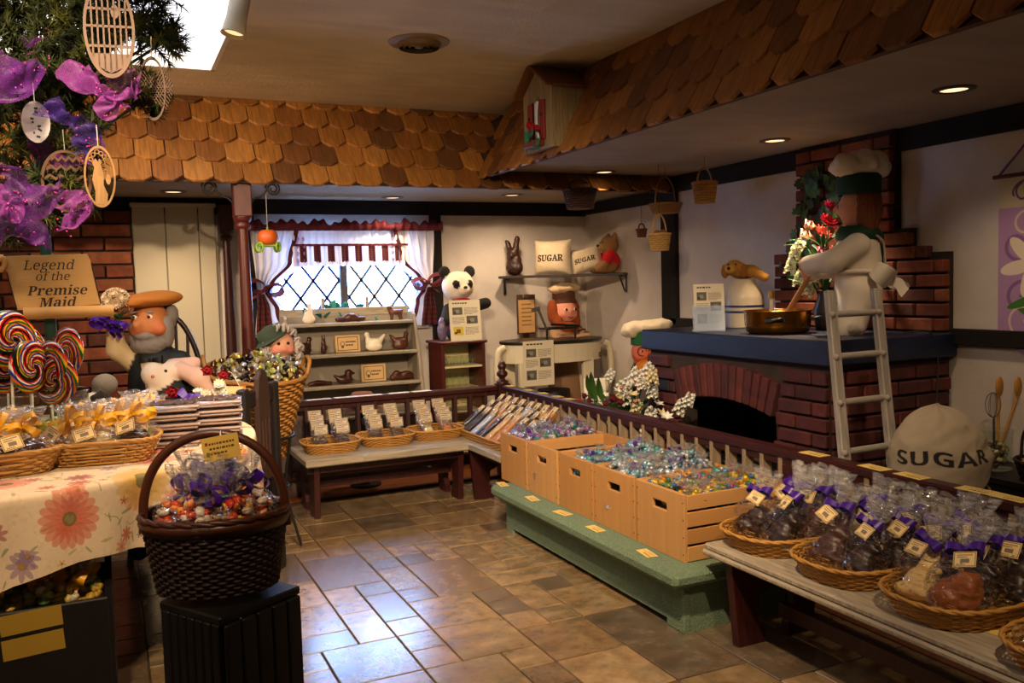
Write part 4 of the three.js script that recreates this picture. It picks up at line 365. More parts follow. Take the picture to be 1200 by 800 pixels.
// ---------------------------------------------------------------- glass cabinet with goblets
{ const x0 = 2.09, x1 = 2.42, z0 = -6.0, z1 = -5.72, h = .875; const t = thing('glass_cabinet', 'small maroon cabinet with open cream shelves of glassware under the panda', 'cabinet', [0, 0, 0]); mesh('side_panel', [muv(cham(.022, h, z1 - z0, .003, x0 + .011, h / 2, (z0 + z1) / 2))], W.maroonLite, t); mesh('side_panel', [muv(cham(.022, h, z1 - z0, .003, x1 - .011, h / 2, (z0 + z1) / 2))], W.maroonLite, t); mesh('top', [muv(cham(x1 - x0 + .03, .02, z1 - z0 + .03, .005, (x0 + x1) / 2, h + .01, (z0 + z1) / 2))], W.maroonLite, t); mesh('back_panel', [box(x1 - x0 - .04, h, .01, (x0 + x1) / 2, h / 2, z0 + .005)], mat('#cdbf8e', .7), t); for (const y of [.1, .39, .55, .71]) mesh('shelf', [cham(x1 - x0 - .044, .014, z1 - z0 - .02, .002, (x0 + x1) / 2, y, (z0 + z1) / 2)], mat('#d9cda0', .6), t);
  const gob = join([lathe([[0, 0], [.022, 0], [.022, .003], [.004, .008], [.004, .035], [.02, .05], [.026, .075], [.024, .1], [.0235, .1], [.025, .075], [.018, .052], [0, .04]], 18)]); const tum = join([lathe([[0, 0], [.018, 0], [.024, .065], [.0232, .065], [.017, .004], [0, .004]], 18)]), dish = join([lathe([[0, 0], [.02, 0], [.005, .012], [.006, .03], [.06, .045], [.064, .055], [.062, .055], [.05, .046], [0, .036]], 22)]);
  [[.717, tum, [-.1, -.05, 0, .05, .1], 'glass_tumbler', 'clear glass tumbler on the upper cabinet shelf under the panda'], [.557, gob, [-.1, -.05, 0, .05, .1], 'glass_goblet', 'clear glass goblet on the middle cabinet shelf under the panda'], [.397, dish, [-.07, .07], 'glass_dish', 'footed glass dish on the lower cabinet shelf under the panda']].forEach(([y, g, xs, n, l]) => xs.forEach((dx) => { const o = single(n, g, W.glass, V((x0 + x1) / 2 + dx, y + .001, -5.82), l, 'glassware', 0, n + ' row in the cabinet'); })); }
// panda
{ const p = V(2.29, .896, -5.88), t = thing('panda_plush', 'black and white plush panda in a red apron on the cabinet', 'plush toy', p, .08); const B = '#15110f', Wt = '#e2d2bd'; const hy = .385; mesh('body', [blob([ell([0, .14, 0], [.1, .14, .085], B), ell([0, hy, 0], [.12, .105, .1], Wt), ell([0, hy - .03, .085], [.045, .036, .036], Wt), ell([-.1, hy + .1, -.01], [.045, .045, .025], B), ell([.1, hy + .1, -.01], [.045, .045, .025], B), cap([-.09, .22, .02], [-.14, .14, .07], .042, .038, B), cap([.09, .23, .02], [.19, .255, .06], .042, .04, B), cap([-.06, .05, .03], [-.08, .035, .07], .055, .045, B), cap([.06, .05, .03], [.08, .035, .07], .055, .045, B), ell([-.048, hy + .008, .078], [.028, .032, .022], B, [0, 0, .5]), ell([.048, hy + .008, .078], [.028, .032, .022], B, [0, 0, -.5])], .01, .018)], plush, t); mesh('nose', [sph(.014, 10, 0, hy - .012, .122, 0, 0, 0, 1.2, .8, .8)], W.black, t); for (const s of [-1, 1]) mesh('eye', [sph(.008, 8, s * .045, hy + .012, .1)], mat('#000', .1), t); mesh('apron', [sheet((u, v) => { const a = (u - .5) * 2.3, r = .105 + .012 * v + .004 * Math.sin(u * 25) * v; return V(Math.sin(a) * r, .265 - .21 * v, Math.cos(a) * r * .93 + .004); }, 24, 8)], mat('#b00d18', .7, { side: THREE.DoubleSide }), t, 'red apron'); mesh('apron_strap', [torus(.075, .008, 20, 6, 0, .27, .01, PI / 2 - .3)], W.red, t); }
const infoTex = (variant, w = 256, h = 340) => canvasTex(w, h, (x) => { x.fillStyle = '#d9d0b4'; x.fillRect(0, 0, w, h); scribble(x, 30, 12, w - 60, 26, 1, '#2a251d'); [[26, 60, 82, 62], [138, 134, 92, 66], [26, 222, 82, 72]].forEach(([a, b, c, d], i) => { x.fillStyle = variant === 1 && i === 2 ? '#c7b443' : '#5a564c'; x.fillRect(a, b, c, d); x.fillStyle = variant === 1 && i === 2 ? '#7a4322' : '#8a8678'; x.fillRect(a + c * .3, b + d * .3, c * .4, d * .45); x.fillStyle = '#2d2a25'; x.fillRect(a + c * .1, b + d * .6, c * .25, d * .25); }); scribble(x, 124, 62, 112, 60, 6, '#5f584a'); scribble(x, 22, 140, 102, 60, 6, '#5f584a'); scribble(x, 124, 226, 112, 66, 7, '#5f584a'); });
{ const p = hit('z', -5.725, 546, 402); const t = thing('information_sign', 'cream information sign with three pictures leaning before the panda', 'sign', [p.x, .896, -5.73]); const f = mesh('board', plateG(.235, .285), mat('#ffffff', .7, { map: infoTex(1) }), t); f.position.set(0, .142, .008); f.rotation.x = -.09; mesh('stand', [box(.05, .2, .004, 0, .1, -.03, .22, 0, 0)], W.paper, t); }
// a lilac tulle bunch beside the panda
single('tissue_bundle', blob([ell([0, .07, 0], [.035, .07, .03]), ell([0, .14, 0], [.02, .03, .02])], .008, .02, .008, 60), mat('#6a5a78', .4), V(2.125, .896, -5.79), 'lilac grey tissue bundle standing beside the panda', 'tissue bundle');
// ---------------------------------------------------------------- white candy machine with the chef doll
const CMX = 2.9, CMZ = -5.62;
{ const t = thing('candy_machine', 'white oval cooking table with black top, curved arms and iron lever', 'machine', [CMX, 0, CMZ]); const wm = mat('#d8ceb0', .55); const oval = (rx, rz, y, h) => { const g = extr(ellPts(rx, rz, 40), h, .004); g.rotateX(-PI / 2); g.translate(0, y, 0); return g; };
  mesh('apron', [oval(.385, .235, .79, .135)], wm, t); mesh('table_top', [oval(.4, .25, .868, .022)], mat('#16120f', .35), t); for (const [x, z] of [[-.28, .12], [.2, .17], [-.28, -.14], [.28, -.14]]) mesh('leg', [cham(.085, .74, .04, .005, x, .37, z)], wm, t);
  for (const s of [-1, 1]) mesh('curved_arm', [tube([[s * .4, .48, .06], [s * .455, .6, .06], [s * .46, .72, .06], [s * .44, .82, .06], [s * .4, .84, .06]], .024, 20, 6)], wm, t);
  mesh('iron_frame', [cham(.26, .014, .018, .003, .06, .955, .05), cham(.014, .08, .014, .003, -.06, .918, .05), cham(.014, .08, .014, .003, .17, .918, .05), cham(.26, .014, .018, .003, .06, .955, -.06), bar([-.06, .955, -.06], [-.06, .955, .05], .007), bar([.17, .955, -.06], [.17, .955, .05], .007), bar([.0, .985, 0], [.22, .965, .02], .009)], W.black, t); mesh('lever', [cham(.018, .17, .008, .002, -.1, 1.03, .06, 0, 0, .42), cham(.07, .03, .012, .004, -.15, 1.1, .06, 0, 0, .2)], W.steel, t, 'polished steel lever'); mesh('burner', [cyl(.12, .14, .5, 20, .02, .26, -.02)], W.black, t); mesh('clamp', [cham(.02, .035, .015, .003, .3, .76, .18)], mat('#6a6050', .4, { metalness: .7 }), t); }
{ const p = hit('z', -5.37, 630, 398); const t = thing('information_poster', 'cream information poster hung on the front of the white cooking table', 'poster', [p.x, .58, -5.362]); const f = mesh('sheet', plateG(.235, .31), mat('#ffffff', .7, { map: infoTex(2) }), t); f.position.y = .155; mesh('hook', [bar([0, .305, 0], [0, .325, -.02], .003, 5)], W.steel, t); }
{ const p = hit('z', -6.02, 618, 395), t = thing('clipboard_sign', 'brown clipboard with tan handwritten sheet behind the cooking table', 'clipboard', [p.x, .9, -6.03], .1); mesh('board', [cham(.165, .3, .012, .003, 0, .15, 0)], mat('#4a2f1c', .6), t); mesh('paper', plateG(.145, .25), mat('#ffffff', .8, { map: canvasTex(96, 160, (x, w, h) => { x.fillStyle = '#c49a62'; x.fillRect(0, 0, w, h); x.strokeStyle = '#6a4a2a'; x.lineWidth = 2.5; for (let i = 0; i < 6; i++) { x.beginPath(); for (let q = 0; q < 40; q++) x.lineTo(18 + q * 1.5, 22 + i * 20 + 3 * Math.sin(q * 1.3 + i)); x.stroke(); } }) }), t).position.set(0, .135, .0075); mesh('clip', [cham(.06, .025, .012, .003, 0, .288, .008)], W.steel, t); mesh('stand_post', [cham(.06, .9, .03, .004, 0, -.45, -.02)], W.maroon, t); }
function face(t, y, z, r, s = 1) { for (const q of [-1, 1]) { const e = mesh('eye', [sph(.012 * s, 10, q * .036 * s, y + .01 * s, z + r * .93, 0, 0, 0, 1.15, .65, .4)], mat('#f4efe6', .3), t); mesh('pupil', [sph(.009 * s, 8, q * .036 * s, y + .01 * s, z + r * .93 + .005 * s, 0, 0, 0, 1, 1, .4)], mat('#1c100a', .2), e); } mesh('mouth', [tube([[-.018 * s, y - .038 * s, z + r * .9], [0, y - .046 * s, z + r * .95], [.018 * s, y - .038 * s, z + r * .9]], .0035 * s, 8, 5)], mat('#8c1f1c', .5), t); }
{ const p = hit('z', -5.86, 661, 364), y = p.y, t = thing('chef_doll', 'bearded chef doll in a brown hat and striped robe behind the cooking table', 'doll', [p.x, 0, -5.86], .08); mesh('body', [blob([ell([0, y, .01], [.092, .1, .09], '#dd9478'), ell([0, y - .005, .09], [.014, .013, .014], '#d97a60'), ell([-.045, y - .03, .06], [.026, .024, .02], '#dc7a64'), ell([.045, y - .03, .06], [.026, .024, .02], '#dc7a64'), cap([0, y - .1, 0], [0, y - .2, 0], .05, .1, '#a5805e'), cap([0, y - .2, 0], [0, .1, 0], .12, .15, '#8f6c4e'), cap([-.09, y - .17, .02], [-.14, y - .24, .12], .05, .04, '#a5805e'), cap([.09, y - .17, .02], [.13, y - .22, .1], .055, .045, '#a5805e'), cap([.13, y - .22, .1], [-.02, y - .215, .19], .045, .035, '#b58e6a'), ell([-.06, y - .22, .2], [.035, .026, .026], '#d98a6c'), ell([-.12, y - .25, .15], [.03, .026, .03], '#d98a6c')], .011, .025)], vc(.75), t); mesh('hair_and_beard', [blob([ell([-.098, y - .005, -.01], [.034, .095, .055]), ell([.098, y - .005, -.01], [.034, .095, .055]), ell([0, y - .115, .06], [.09, .04, .045]), ell([0, y - .16, .075], [.068, .055, .04]), ell([-.08, y - .08, .045], [.03, .05, .035]), ell([.08, y - .08, .045], [.03, .05, .035]), ell([0, y + .05, -.04], [.09, .07, .07])], .01, .03, .006, 60)], mat('#8a3d0e', .9, { bumpMap: roughTex, bumpScale: .01 }), t, 'ginger beard and hair'); face(t, y, .012, .088, 1.15);
  const hb = mesh('hat_band', [lathe([[.085, y + .06], [.088, y + .13], [.09, y + .155], [.0, y + .16]], 28)], mat('#5a3520', .8), t, 'brown hat band'); mesh('hat_top', [blob([ell([0, y + .165, 0], [.125, .03, .115]), ell([-.07, y + .16, .03], [.055, .028, .05]), ell([.07, y + .175, .02], [.055, .03, .05]), ell([.01, y + .18, -.02], [.07, .03, .06])], .01, .03, .01, 25)], mat('#c9ae86', .85), hb, 'floppy cream hat top'); for (const [q, l] of [[0, .06], [.35, .058], [.7, .053]]) mesh('sleeve_stripe', [torus(l, .006, 18, 5, .09 + .04 * q, y - .17 - .05 * q, .02 + .08 * q, .7, .3, 0)], mat('#4a3426', .8), t); }
// ---------------------------------------------------------------- corner shelf with toys
const SA = V(2.75, 1.345, -6.12), SBp = V(3.46, 1.345, -5.5), sdir = SBp.clone().sub(SA).normalize(), sturn = Math.atan2(-sdir.z, sdir.x);
{ const t = thing('wall_shelf', 'dark brown shelf on iron brackets across the wall corner', 'shelf', [(SA.x + SBp.x) / 2, 1.335, (SA.z + SBp.z) / 2], sturn); const L = SA.distanceTo(SBp); mesh('board', [muv(cham(L + .02, .02, .15, .003))], mat('#2b150e', .5, { map: grainTex }), t); for (const s of [-1, 1]) mesh('bracket', [box(.014, .012, .13, s * (L / 2 - .03), -.016, 0), box(.014, .13, .014, s * (L / 2 - .03) + s * .03, -.07, -.05), bar([s * (L / 2 - .03) + s * .02, -.125, -.045], [s * (L / 2 - .03), -.02, .055], .006, 6)], W.black, t); }
const shelfAt = (px, fwd = 0) => { const p = onLine(SA, SBp, px); p.y = 1.346; return p; };
single('chocolate_bunny', blob([ell([0, .06, 0], [.07, .06, .05]), ell([0, .11, 0], [.06, .06, .045]), ell([-.008, .165, .01], [.045, .045, .04]), cap([-.03, .19, 0], [-.055, .255, 0], .024, .018), cap([.015, .195, 0], [.03, .28, 0], .026, .02), ell([.0, .155, .05], [.02, .016, .015])], .008, .014, .007, 55), mat('#2e150c', .45), shelfAt(603), 'large dark chocolate bunny with tall ears on the corner shelf', 'chocolate bunny', sturn - .2);
const sugarTex = canvasTex(512, 400, (x, w, h) => { x.fillStyle = '#cbb898'; x.fillRect(0, 0, w, h); for (let i = 0; i < 2500; i++) { x.fillStyle = rnd() < .5 ? 'rgba(90,70,45,.12)' : 'rgba(255,240,210,.14)'; x.fillRect(rnd() * w, rnd() * h, 14, 2); } x.fillStyle = '#2b2420'; x.font = 'bold 104px serif'; x.textAlign = 'center'; x.save(); x.translate(w / 2, h * .56); x.scale(1.0, 1); x.strokeStyle = '#2b2420'; x.lineWidth = 6; x.strokeText('SUGAR', 0, 30); x.fillText('SUGAR', 0, 30); x.restore(); });
const sugarM = mat('#ffffff', .9, { map: sugarTex, bumpMap: fabricBump, bumpScale: .0015 });
function pillowGeo(w, h, d) { const side = (s) => sheet((u, v) => { const a = u * 2 - 1, b = 1 - v * 2; const k = ((1 - a ** 4) * (1 - b ** 4)) ** .6; return V(a * w / 2 * (1 - .06 * (1 - Math.abs(b))) * (s), b * h / 2 * (1 - .07 * (1 - Math.abs(a) ** 2)), s * (d / 2 * k + .006 * N(a * 3, b * 3, 1) * k) + .001 * s); }, 26, 22); const f = side(1), k = side(-1); return [f, k]; }
function pillow(px, w, h, label, tilt, roll) { const [f, k] = pillowGeo(w, h, .1); const p = shelfAt(px), t = thing('sugar_pillow', label, 'pillow', p, sturn - .18); const a = mesh('front', f, sugarM, t, 'printed SUGAR face'), b = mesh('back', k, mat('#bfae8e', .9), t); for (const o of [a, b]) { o.position.set(0, h / 2 * Math.cos(roll) + w * .2 * Math.abs(Math.sin(roll)) - .004, 0); o.rotation.set(tilt, 0, roll); } }
pillow(648, .3, .265, 'square linen pillow printed SUGAR on the corner shelf', -.12, 0); pillow(688, .24, .19, 'smaller tilted linen pillow printed SUGAR beside the teddy bear', -.2, .24);
{ const p = shelfAt(716), t = thing('teddy_bear', 'tan teddy bear in a red shirt sitting on the corner shelf', 'plush toy', p, sturn - 1.0); const c = '#8a6238', c2 = '#9c7346'; mesh('body', [blob([ell([0, .085, 0], [.075, .085, .065], '#c00a16'), ell([0, .205, .01], [.075, .07, .07], c), ell([0, .19, .07], [.034, .028, .03], c2), ell([-.06, .265, -.01], [.028, .03, .016], c), ell([.06, .265, -.01], [.028, .03, .016], c), cap([-.06, .13, .02], [-.09, .07, .08], .035, .03, '#c00a16'), cap([.06, .13, .02], [.09, .07, .08], .035, .03, '#c00a16'), ell([-.095, .06, .09], [.03, .028, .03], c), ell([.095, .06, .09], [.03, .028, .03], c), cap([-.045, .04, .02], [-.07, .04, .11], .045, .04, c), cap([.045, .04, .02], [.07, .04, .11], .045, .04, c)], .009, .016, .004, 90)], plush, t); mesh('nose', [sph(.011, 8, 0, .2, .1)], W.black, t); for (const s of [-1, 1]) mesh('eye', [sph(.007, 8, s * .026, .222, .072)], mat('#000', .15), t); }
// flowered straw hat on a doll head behind the far railing
{ const p = hit('z', -5.5, 424, 455), t = thing('straw_hat', 'brown straw hat with leaf garland behind the far railing', 'hat', [p.x, .5, -5.5]); mesh('crown', [lathe([[.13, 0], [.12, .012], [.085, .02], [.08, .09], [.06, .115], [0, .12]], 26)], mat('#7a4a24', .8), t); mesh('hat_stand', [cyl(.02, .03, .5, 12, 0, -.25, 0), cyl(.1, .1, .02, 20, 0, -.49, 0)], W.blackWood, t); for (let i = 0; i < 18; i++) { const l = mesh('leaf', extr([[0, 0], [.015, .015], [.012, .035], [0, .05], [-.012, .035], [-.015, .015]], .002), mat(i % 3 ? '#3d2418' : '#1f4a38', .6), t); const a = i / 18 * 2 * PI; l.position.set(Math.cos(a) * .09, .03, Math.sin(a) * .09); l.rotation.set(rr(-.5, .5), -a, rr(-1, 1)); } }
// ---------------------------------------------------------------- flowers
const petal = (l, w, c = .3) => sheet((u, v) => { const a = u - .5, q = 1 - v; return V(a * w * Math.sin(Math.min(1, q * 1.08) * PI) ** .7, q * l, c * l * q * q + .25 * w * a * a * 4); }, 4, 5);
function blossom(n, l, w, lift, layers = 1, c = .3) { const out = []; for (let k = 0; k < layers; k++) for (let i = 0; i < n; i++) { const g = petal(l * (1 - .22 * k), w * (1 - .15 * k), c); g.rotateX(lift + k * .35); g.rotateX(-PI / 2); g.rotateY(i / n * 2 * PI + k * .4); out.push(g); } return join(out); }
const dbl = (c, r = .6) => mat(c, r, { side: THREE.DoubleSide });
const lilyG = blossom(6, .04, .02, .9, 1, -.35), daisyG = blossom(12, .03, .011, .35, 2, .1), roseG = blossom(5, .028, .03, 1.0, 4, -.3), floretG = join(Array.from({ length: 22 }, (_, i) => { const g = blossom(5, .017, .012, .5); const a = i * 2.4, y = i / 22; const r = .016 * (1.1 - y * .5); g.rotateX(PI / 2 * .8); g.rotateY(PI / 2 - a); g.translate(Math.cos(a) * r, y * .07, Math.sin(a) * r); return g; })), leafG = sheet((u, v) => V((u - .5) * .028 * Math.sin(Math.max(.06, 1 - v) * PI) ** .8, (1 - v) * .16, .06 * (1 - v) ** 2 + .006 * Math.abs(u - .5)), 4, 8);
const ivyG = extr([[0, 0], [.018, -.006], [.032, .01], [.02, .018], [.026, .034], [.01, .032], [0, .05], [-.01, .032], [-.026, .034], [-.02, .018], [-.032, .01], [-.018, -.006]], .0015);
const greens = ['#1f4a1c', '#2f5c22', '#16381a', '#3f6a2a'].map((c) => dbl(c, .55));
// white bouquet and red roses between the railing and the hearth
{ const base = hit('x', 2.62, 735, 470), t = thing('flower_arrangement', 'white flower arrangement with roses behind the railing by the hearth', 'flowers', [base.x, 0, base.z]);
  mesh('pot', [lathe([[0, 0], [.08, 0], [.1, .2], [.105, .22], [.095, .22], [.07, .02], [0, .02]], 24, 0, .22, 0)], mat('#5a3a24', .7), t); mesh('pot_stand', [cyl(.12, .14, .22, 20, 0, .11, 0)], W.blackWood, t);
  const spot = [[700, 440], [712, 432], [728, 440], [742, 452], [752, 440], [764, 450], [770, 462], [745, 470], [760, 480], [735, 482], [768, 490], [722, 460], [708, 452], [757, 428], [742, 436], [775, 475], [735, 460], [750, 495], [725, 448], [765, 436], [795, 470], [782, 478], [805, 462]];
  spot.forEach(([px, py], i) => { const p = hit('x', 2.6 + rr(-.06, .05), px, py + 13).sub(t.position); const fl = mesh('blossom', i % 3 ? floretG : lilyG, i % 4 === 3 ? dbl('#cfc39a') : dbl('#d6d6cc'), t); fl.position.copy(p); fl.rotation.set(rr(.2, .9), rr(-1.4, -.2), rr(-.4, .4)); fl.scale.setScalar(rr(.9, 1.25)); mesh('stem', [tube([[0, .4, 0], [p.x * .5, .42 + (p.y - .42) * .5, p.z * .5], p], .0025, 8, 4)], greens[0], t); });
  for (const [px, py] of [[728, 446], [744, 462], [705, 458], [748, 444]]) { const p = hit('x', 2.56, px, py + 10).sub(t.position); const fl = mesh('rosebud', roseG, dbl('#c98f6a'), t); fl.position.copy(p); fl.rotation.set(.5, -.9, 0); fl.scale.setScalar(.8); }
  for (let i = 0; i < 46; i++) { const l = mesh('leaf', leafG, pick(greens), t); const a = rr(0, 2 * PI), r = rr(0, .12); l.position.set(Math.cos(a) * r, rr(.4, .56), Math.sin(a) * r * 1.6); l.rotation.set(rr(.1, 1), a, 0, 'YXZ'); l.scale.setScalar(rr(.7, 1.3)); } for (const [px, py, s] of [[700, 470, 1.5], [708, 474, 1.4], [694, 466, 1.2]]) { const p = hit('x', 2.5, px, py).sub(t.position); const l = mesh('leaf', leafG, greens[3], t); l.position.copy(p); l.rotation.set(.2, 0, .5); l.scale.setScalar(s); } }
{ const c = hit('x', 2.5, 700, 462), t = thing('rose_bunch', 'dark red rose bunch standing behind the railing beside the white flowers', 'flowers', [c.x, 0, c.z]); for (const [px, py, s] of [[684, 466, 1.1], [696, 464, 1.2], [717, 470, 1.5], [726, 474, 1.3], [690, 472, 1], [709, 476, 1.2]]) { const p = hit('x', 2.5 + rr(-.02, .02), px, py).sub(t.position); const fl = mesh('rose', roseG, dbl('#5c0711', .65), t); fl.position.copy(p); fl.rotation.set(.6, -.8, 0); fl.scale.setScalar(s); mesh('stem', [bar([p.x * .3, .3, p.z * .3], p, .003, 5)], greens[2], t); } mesh('vase', [lathe([[0, 0], [.05, 0], [.06, .12], [.035, .2], [.045, .3], [.04, .3], [.03, .2], [0, .02]], 20)], mat('#2c3a2c', .4), t); }
{ const p = hit('x', 2.46, 674, 447), t = thing('red_pail', 'small red pail behind the railing', 'pail', [2.46, .48, p.z]); mesh('pail', [lathe([[0, 0], [.036, 0], [.044, .085], [.046, .085], [.046, .092], [.042, .092], [.034, .006], [0, .006]], 22, 0, .02, 0)], mat('#a81410', .4), t); mesh('stand', [cyl(.05, .05, .02, 18, 0, .01, 0), cyl(.02, .03, .47, 14, 0, -.235, 0)], W.blackWood, t); }
{ const p = hit('x', 2.62, 697, 452), t = thing('small_sign', 'small white picture card beside the flowers behind the railing', 'sign', [2.62, .5, p.z], -.4); const f = mesh('card', plateG(.13, .17), mat('#ffffff', .7, { map: canvasTex(96, 128, (x, w, h) => { x.fillStyle = '#e4dcc6'; x.fillRect(0, 0, w, h); scribble(x, 14, 8, 68, 16, 1); x.fillStyle = '#4e4a40'; x.fillRect(16, 36, 40, 56); scribble(x, 14, 100, 68, 20, 2); }) }), t); f.position.y = .12; f.rotation.x = -.12; mesh('stand', [cham(.04, .5, .03, .003, 0, -.25, -.01), box(.1, .04, .05, 0, .015, 0)], W.blackWood, t); }
// gnome chef beside the hearth
{ const p = hit('z', -4.75, 755, 412), y = p.y / 1.2, t = thing('gnome_doll', 'bearded gnome doll with white chef hat and green band beside the hearth', 'doll', [p.x, 0, -4.75], -.35); t.scale.setScalar(1.2); mesh('body', [blob([ell([0, y, 0], [.07, .08, .07], '#c4602e'), ell([0, y - .01, .075], [.018, .018, .02], '#c85a2c'), ell([-.035, y - .025, .055], [.024, .02, .02], '#c85a2c'), ell([.035, y - .025, .055], [.024, .02, .02], '#c85a2c'), cap([0, y - .12, 0], [0, .15, 0], .08, .14, '#3d2a22'), cap([-.08, y - .18, 0], [-.12, y - .3, .08], .04, .035, '#3d2a22'), cap([.08, y - .18, 0], [.12, y - .3, .08], .04, .035, '#3d2a22')], .011, .025)], vc(.6), t); mesh('beard', [blob([ell([0, y - .07, .06], [.06, .04, .035]), ell([-.02, y - .12, .07], [.05, .05, .035]), ell([-.05, y - .155, .075], [.035, .03, .03]), ell([.055, y - .03, .02], [.022, .06, .04])], .009, .03, .005, 60)], mat('#b8690a', .8, { bumpMap: roughTex, bumpScale: .01 }), t, 'golden orange beard'); const hb = mesh('hat_band', [lathe([[.072, y + .04], [.07, y + .12], [0, y + .125]], 24)], mat('#0d5a2a', .8), t, 'green hat band'); mesh('hat_top', [blob([ell([.02, y + .135, 0], [.12, .035, .1]), ell([-.08, y + .115, .02], [.05, .035, .05]), ell([.1, y + .145, 0], [.05, .03, .05])], .01, .03, .01, 28)], mat('#dccdb0', .85), hb, 'floppy white hat top'); mesh('spectacles', [torus(.024, .003, 16, 5, -.03, y + .008, .078), torus(.024, .003, 16, 5, .03, y + .008, .078)], W.black, t); face(t, y, 0, .07, .75); }
// ---------------------------------------------------------------- on the hearth slab
{ const t = thing('hearth_logs', 'pale wooden log lying in the hearth opening', 'log', [0, 0, 0]); const a = hit('x', HX + .1, 838, 512), b = hit('x', HX + .1, 905, 515); mesh('log', [tube([[HX + .06, .43, a.z], [HX + .08, .44, (a.z + b.z) / 2], [HX + .06, .42, b.z]], .04, 20, 10)], mat('#7d6a4c', .85, { bumpMap: roughTex, bumpScale: .01 }), t); mesh('grate', [box(.3, .02, .7, HX + .17, .375, -3.48), ...[-3.75, -3.2].flatMap((z) => [box(.02, .33, .02, HX + .07, .2, z), box(.02, .33, .02, HX + .28, .2, z)])], W.black, t); }
{ const p = hit('y', HT, 826, 388), t = thing('acrylic_sign', 'white recipe sheet in a clear acrylic stand on the hearth slab', 'sign', [p.x + .02, HT + .001, p.z], -.5); mesh('holder', [box(.165, .135, .004, 0, .068, .03, -.25), box(.165, .004, .09, 0, .002, 0)], mat('#e8f2ff', .05, { phys: true, transmission: .75, thickness: 0, ior: 1.5 }), t, 'glossy acrylic holder'); const f = mesh('sheet', plateG(.16, .245), mat('#ffffff', .6, { map: infoTex(3) }), t); f.position.set(.01, .127, -.01); f.rotation.x = -.16; }
{ const c = V(3.2, HT, -3.86), t = thing('stoneware_crock', 'cream stoneware jug with two blue stripes on the hearth slab', 'crock', c); mesh('jug', [lathe([[0, 0], [.1, 0], [.105, .01], [.105, .16], [.1, .19], [.08, .23], [.062, .255], [.06, .27], [.05, .27], [.05, .25], [0, .24]], 36)], mat('#cfc2a6', .35), t); mesh('stripe', [lathe([[.1055, .085], [.1065, .088], [.1065, .094], [.1055, .097]], 36)], mat('#16255c', .4), t, 'blue stripe'); mesh('stripe', [lathe([[.1055, .115], [.1065, .118], [.1065, .124], [.1055, .127]], 36)], mat('#16255c', .4), t, 'blue stripe'); const c2 = '#a8782e';
  const d = thing('puppet_dog', 'golden brown plush puppet draped over the stoneware jug', 'plush toy', [c.x, HT + .265, c.z], -.9); mesh('body', [blob([ell([0, .045, 0], [.085, .04, .07], c2), ell([-.04, .07, .05], [.05, .042, .045], c2), ell([-.05, .06, .1], [.03, .024, .028], '#b98a3e'), ell([-.095, .05, .04], [.022, .04, .02], '#8a5c1e'), ell([.01, .05, .06], [.022, .04, .02], '#8a5c1e'), cap([.05, .05, .02], [.12, .01, .04], .03, .024, c2)], .008, .015, .004, 80)], plush, d); mesh('nose', [sph(.01, 8, -.055, .065, .128)], W.black, d); for (const s of [-1, 1]) mesh('eye', [sph(.006, 8, -.045 + s * .02, .085, .088)], mat('#000', .15), d); }
const potC = V(2.99, HT, -3.36);
{ const t = thing('copper_pot', 'wide copper candy pot with iron handles on the hearth slab', 'pot', potC); mesh('pot', [lathe([[0, .0], [.13, .0], [.15, .012], [.157, .04], [.16, .105], [.166, .11], [.164, .115], [.155, .113], [.15, .04], [.14, .018], [0, .014]], 44)], mat('#8a5a1c', .25, { metalness: .9 }), t); for (const s of [-1, 1]) mesh('handle', [tube([[.12 * s - .03, .07, .13], [.12 * s, .078, .16], [.12 * s + .03, .07, .13]].map(([x, y, z]) => [x, y, z]), .007, 14, 6), cham(.1, .022, .008, .003, .12 * s, .07, .118, 0, s * .8, 0)], W.black, t); mesh('syrup', [cyl(.15, .15, .004, 36, 0, .07, 0)], mat('#5a2c0a', .2), t, 'dark brown syrup'); }
{ const t = thing('glass_thermometer', 'small glass candy thermometer with brass cap standing in the copper pot', 'thermometer', [potC.x - .02, potC.y + .075, potC.z - .02]); mesh('tube', [lathe([[0, 0], [.018, 0], [.018, .085], [.012, .1], [0, .1]], 18)], W.glass, t); mesh('scale', [box(.02, .08, .002, 0, .05, 0)], W.white, t); mesh('cap', [cyl(.012, .014, .035, 16, 0, .115, 0)], mat('#a87a20', .3, { metalness: .9 }), t); }
{ const A = hit('x', 3.0, 928, 372), B = hit('x', 2.95, 968, 308), t = thing('wooden_paddle', 'long wooden stirring paddle held over the copper pot', 'paddle', [0, 0, 0]); const A2 = V(potC.x + .03, potC.y + .078, potC.z + .02), B2 = V(2.985, 1.335, -3.09); mesh('handle', [bar(A2, B2, .014, 10, .012)], mat('#b98748', .5, { map: grainTex }), t); }
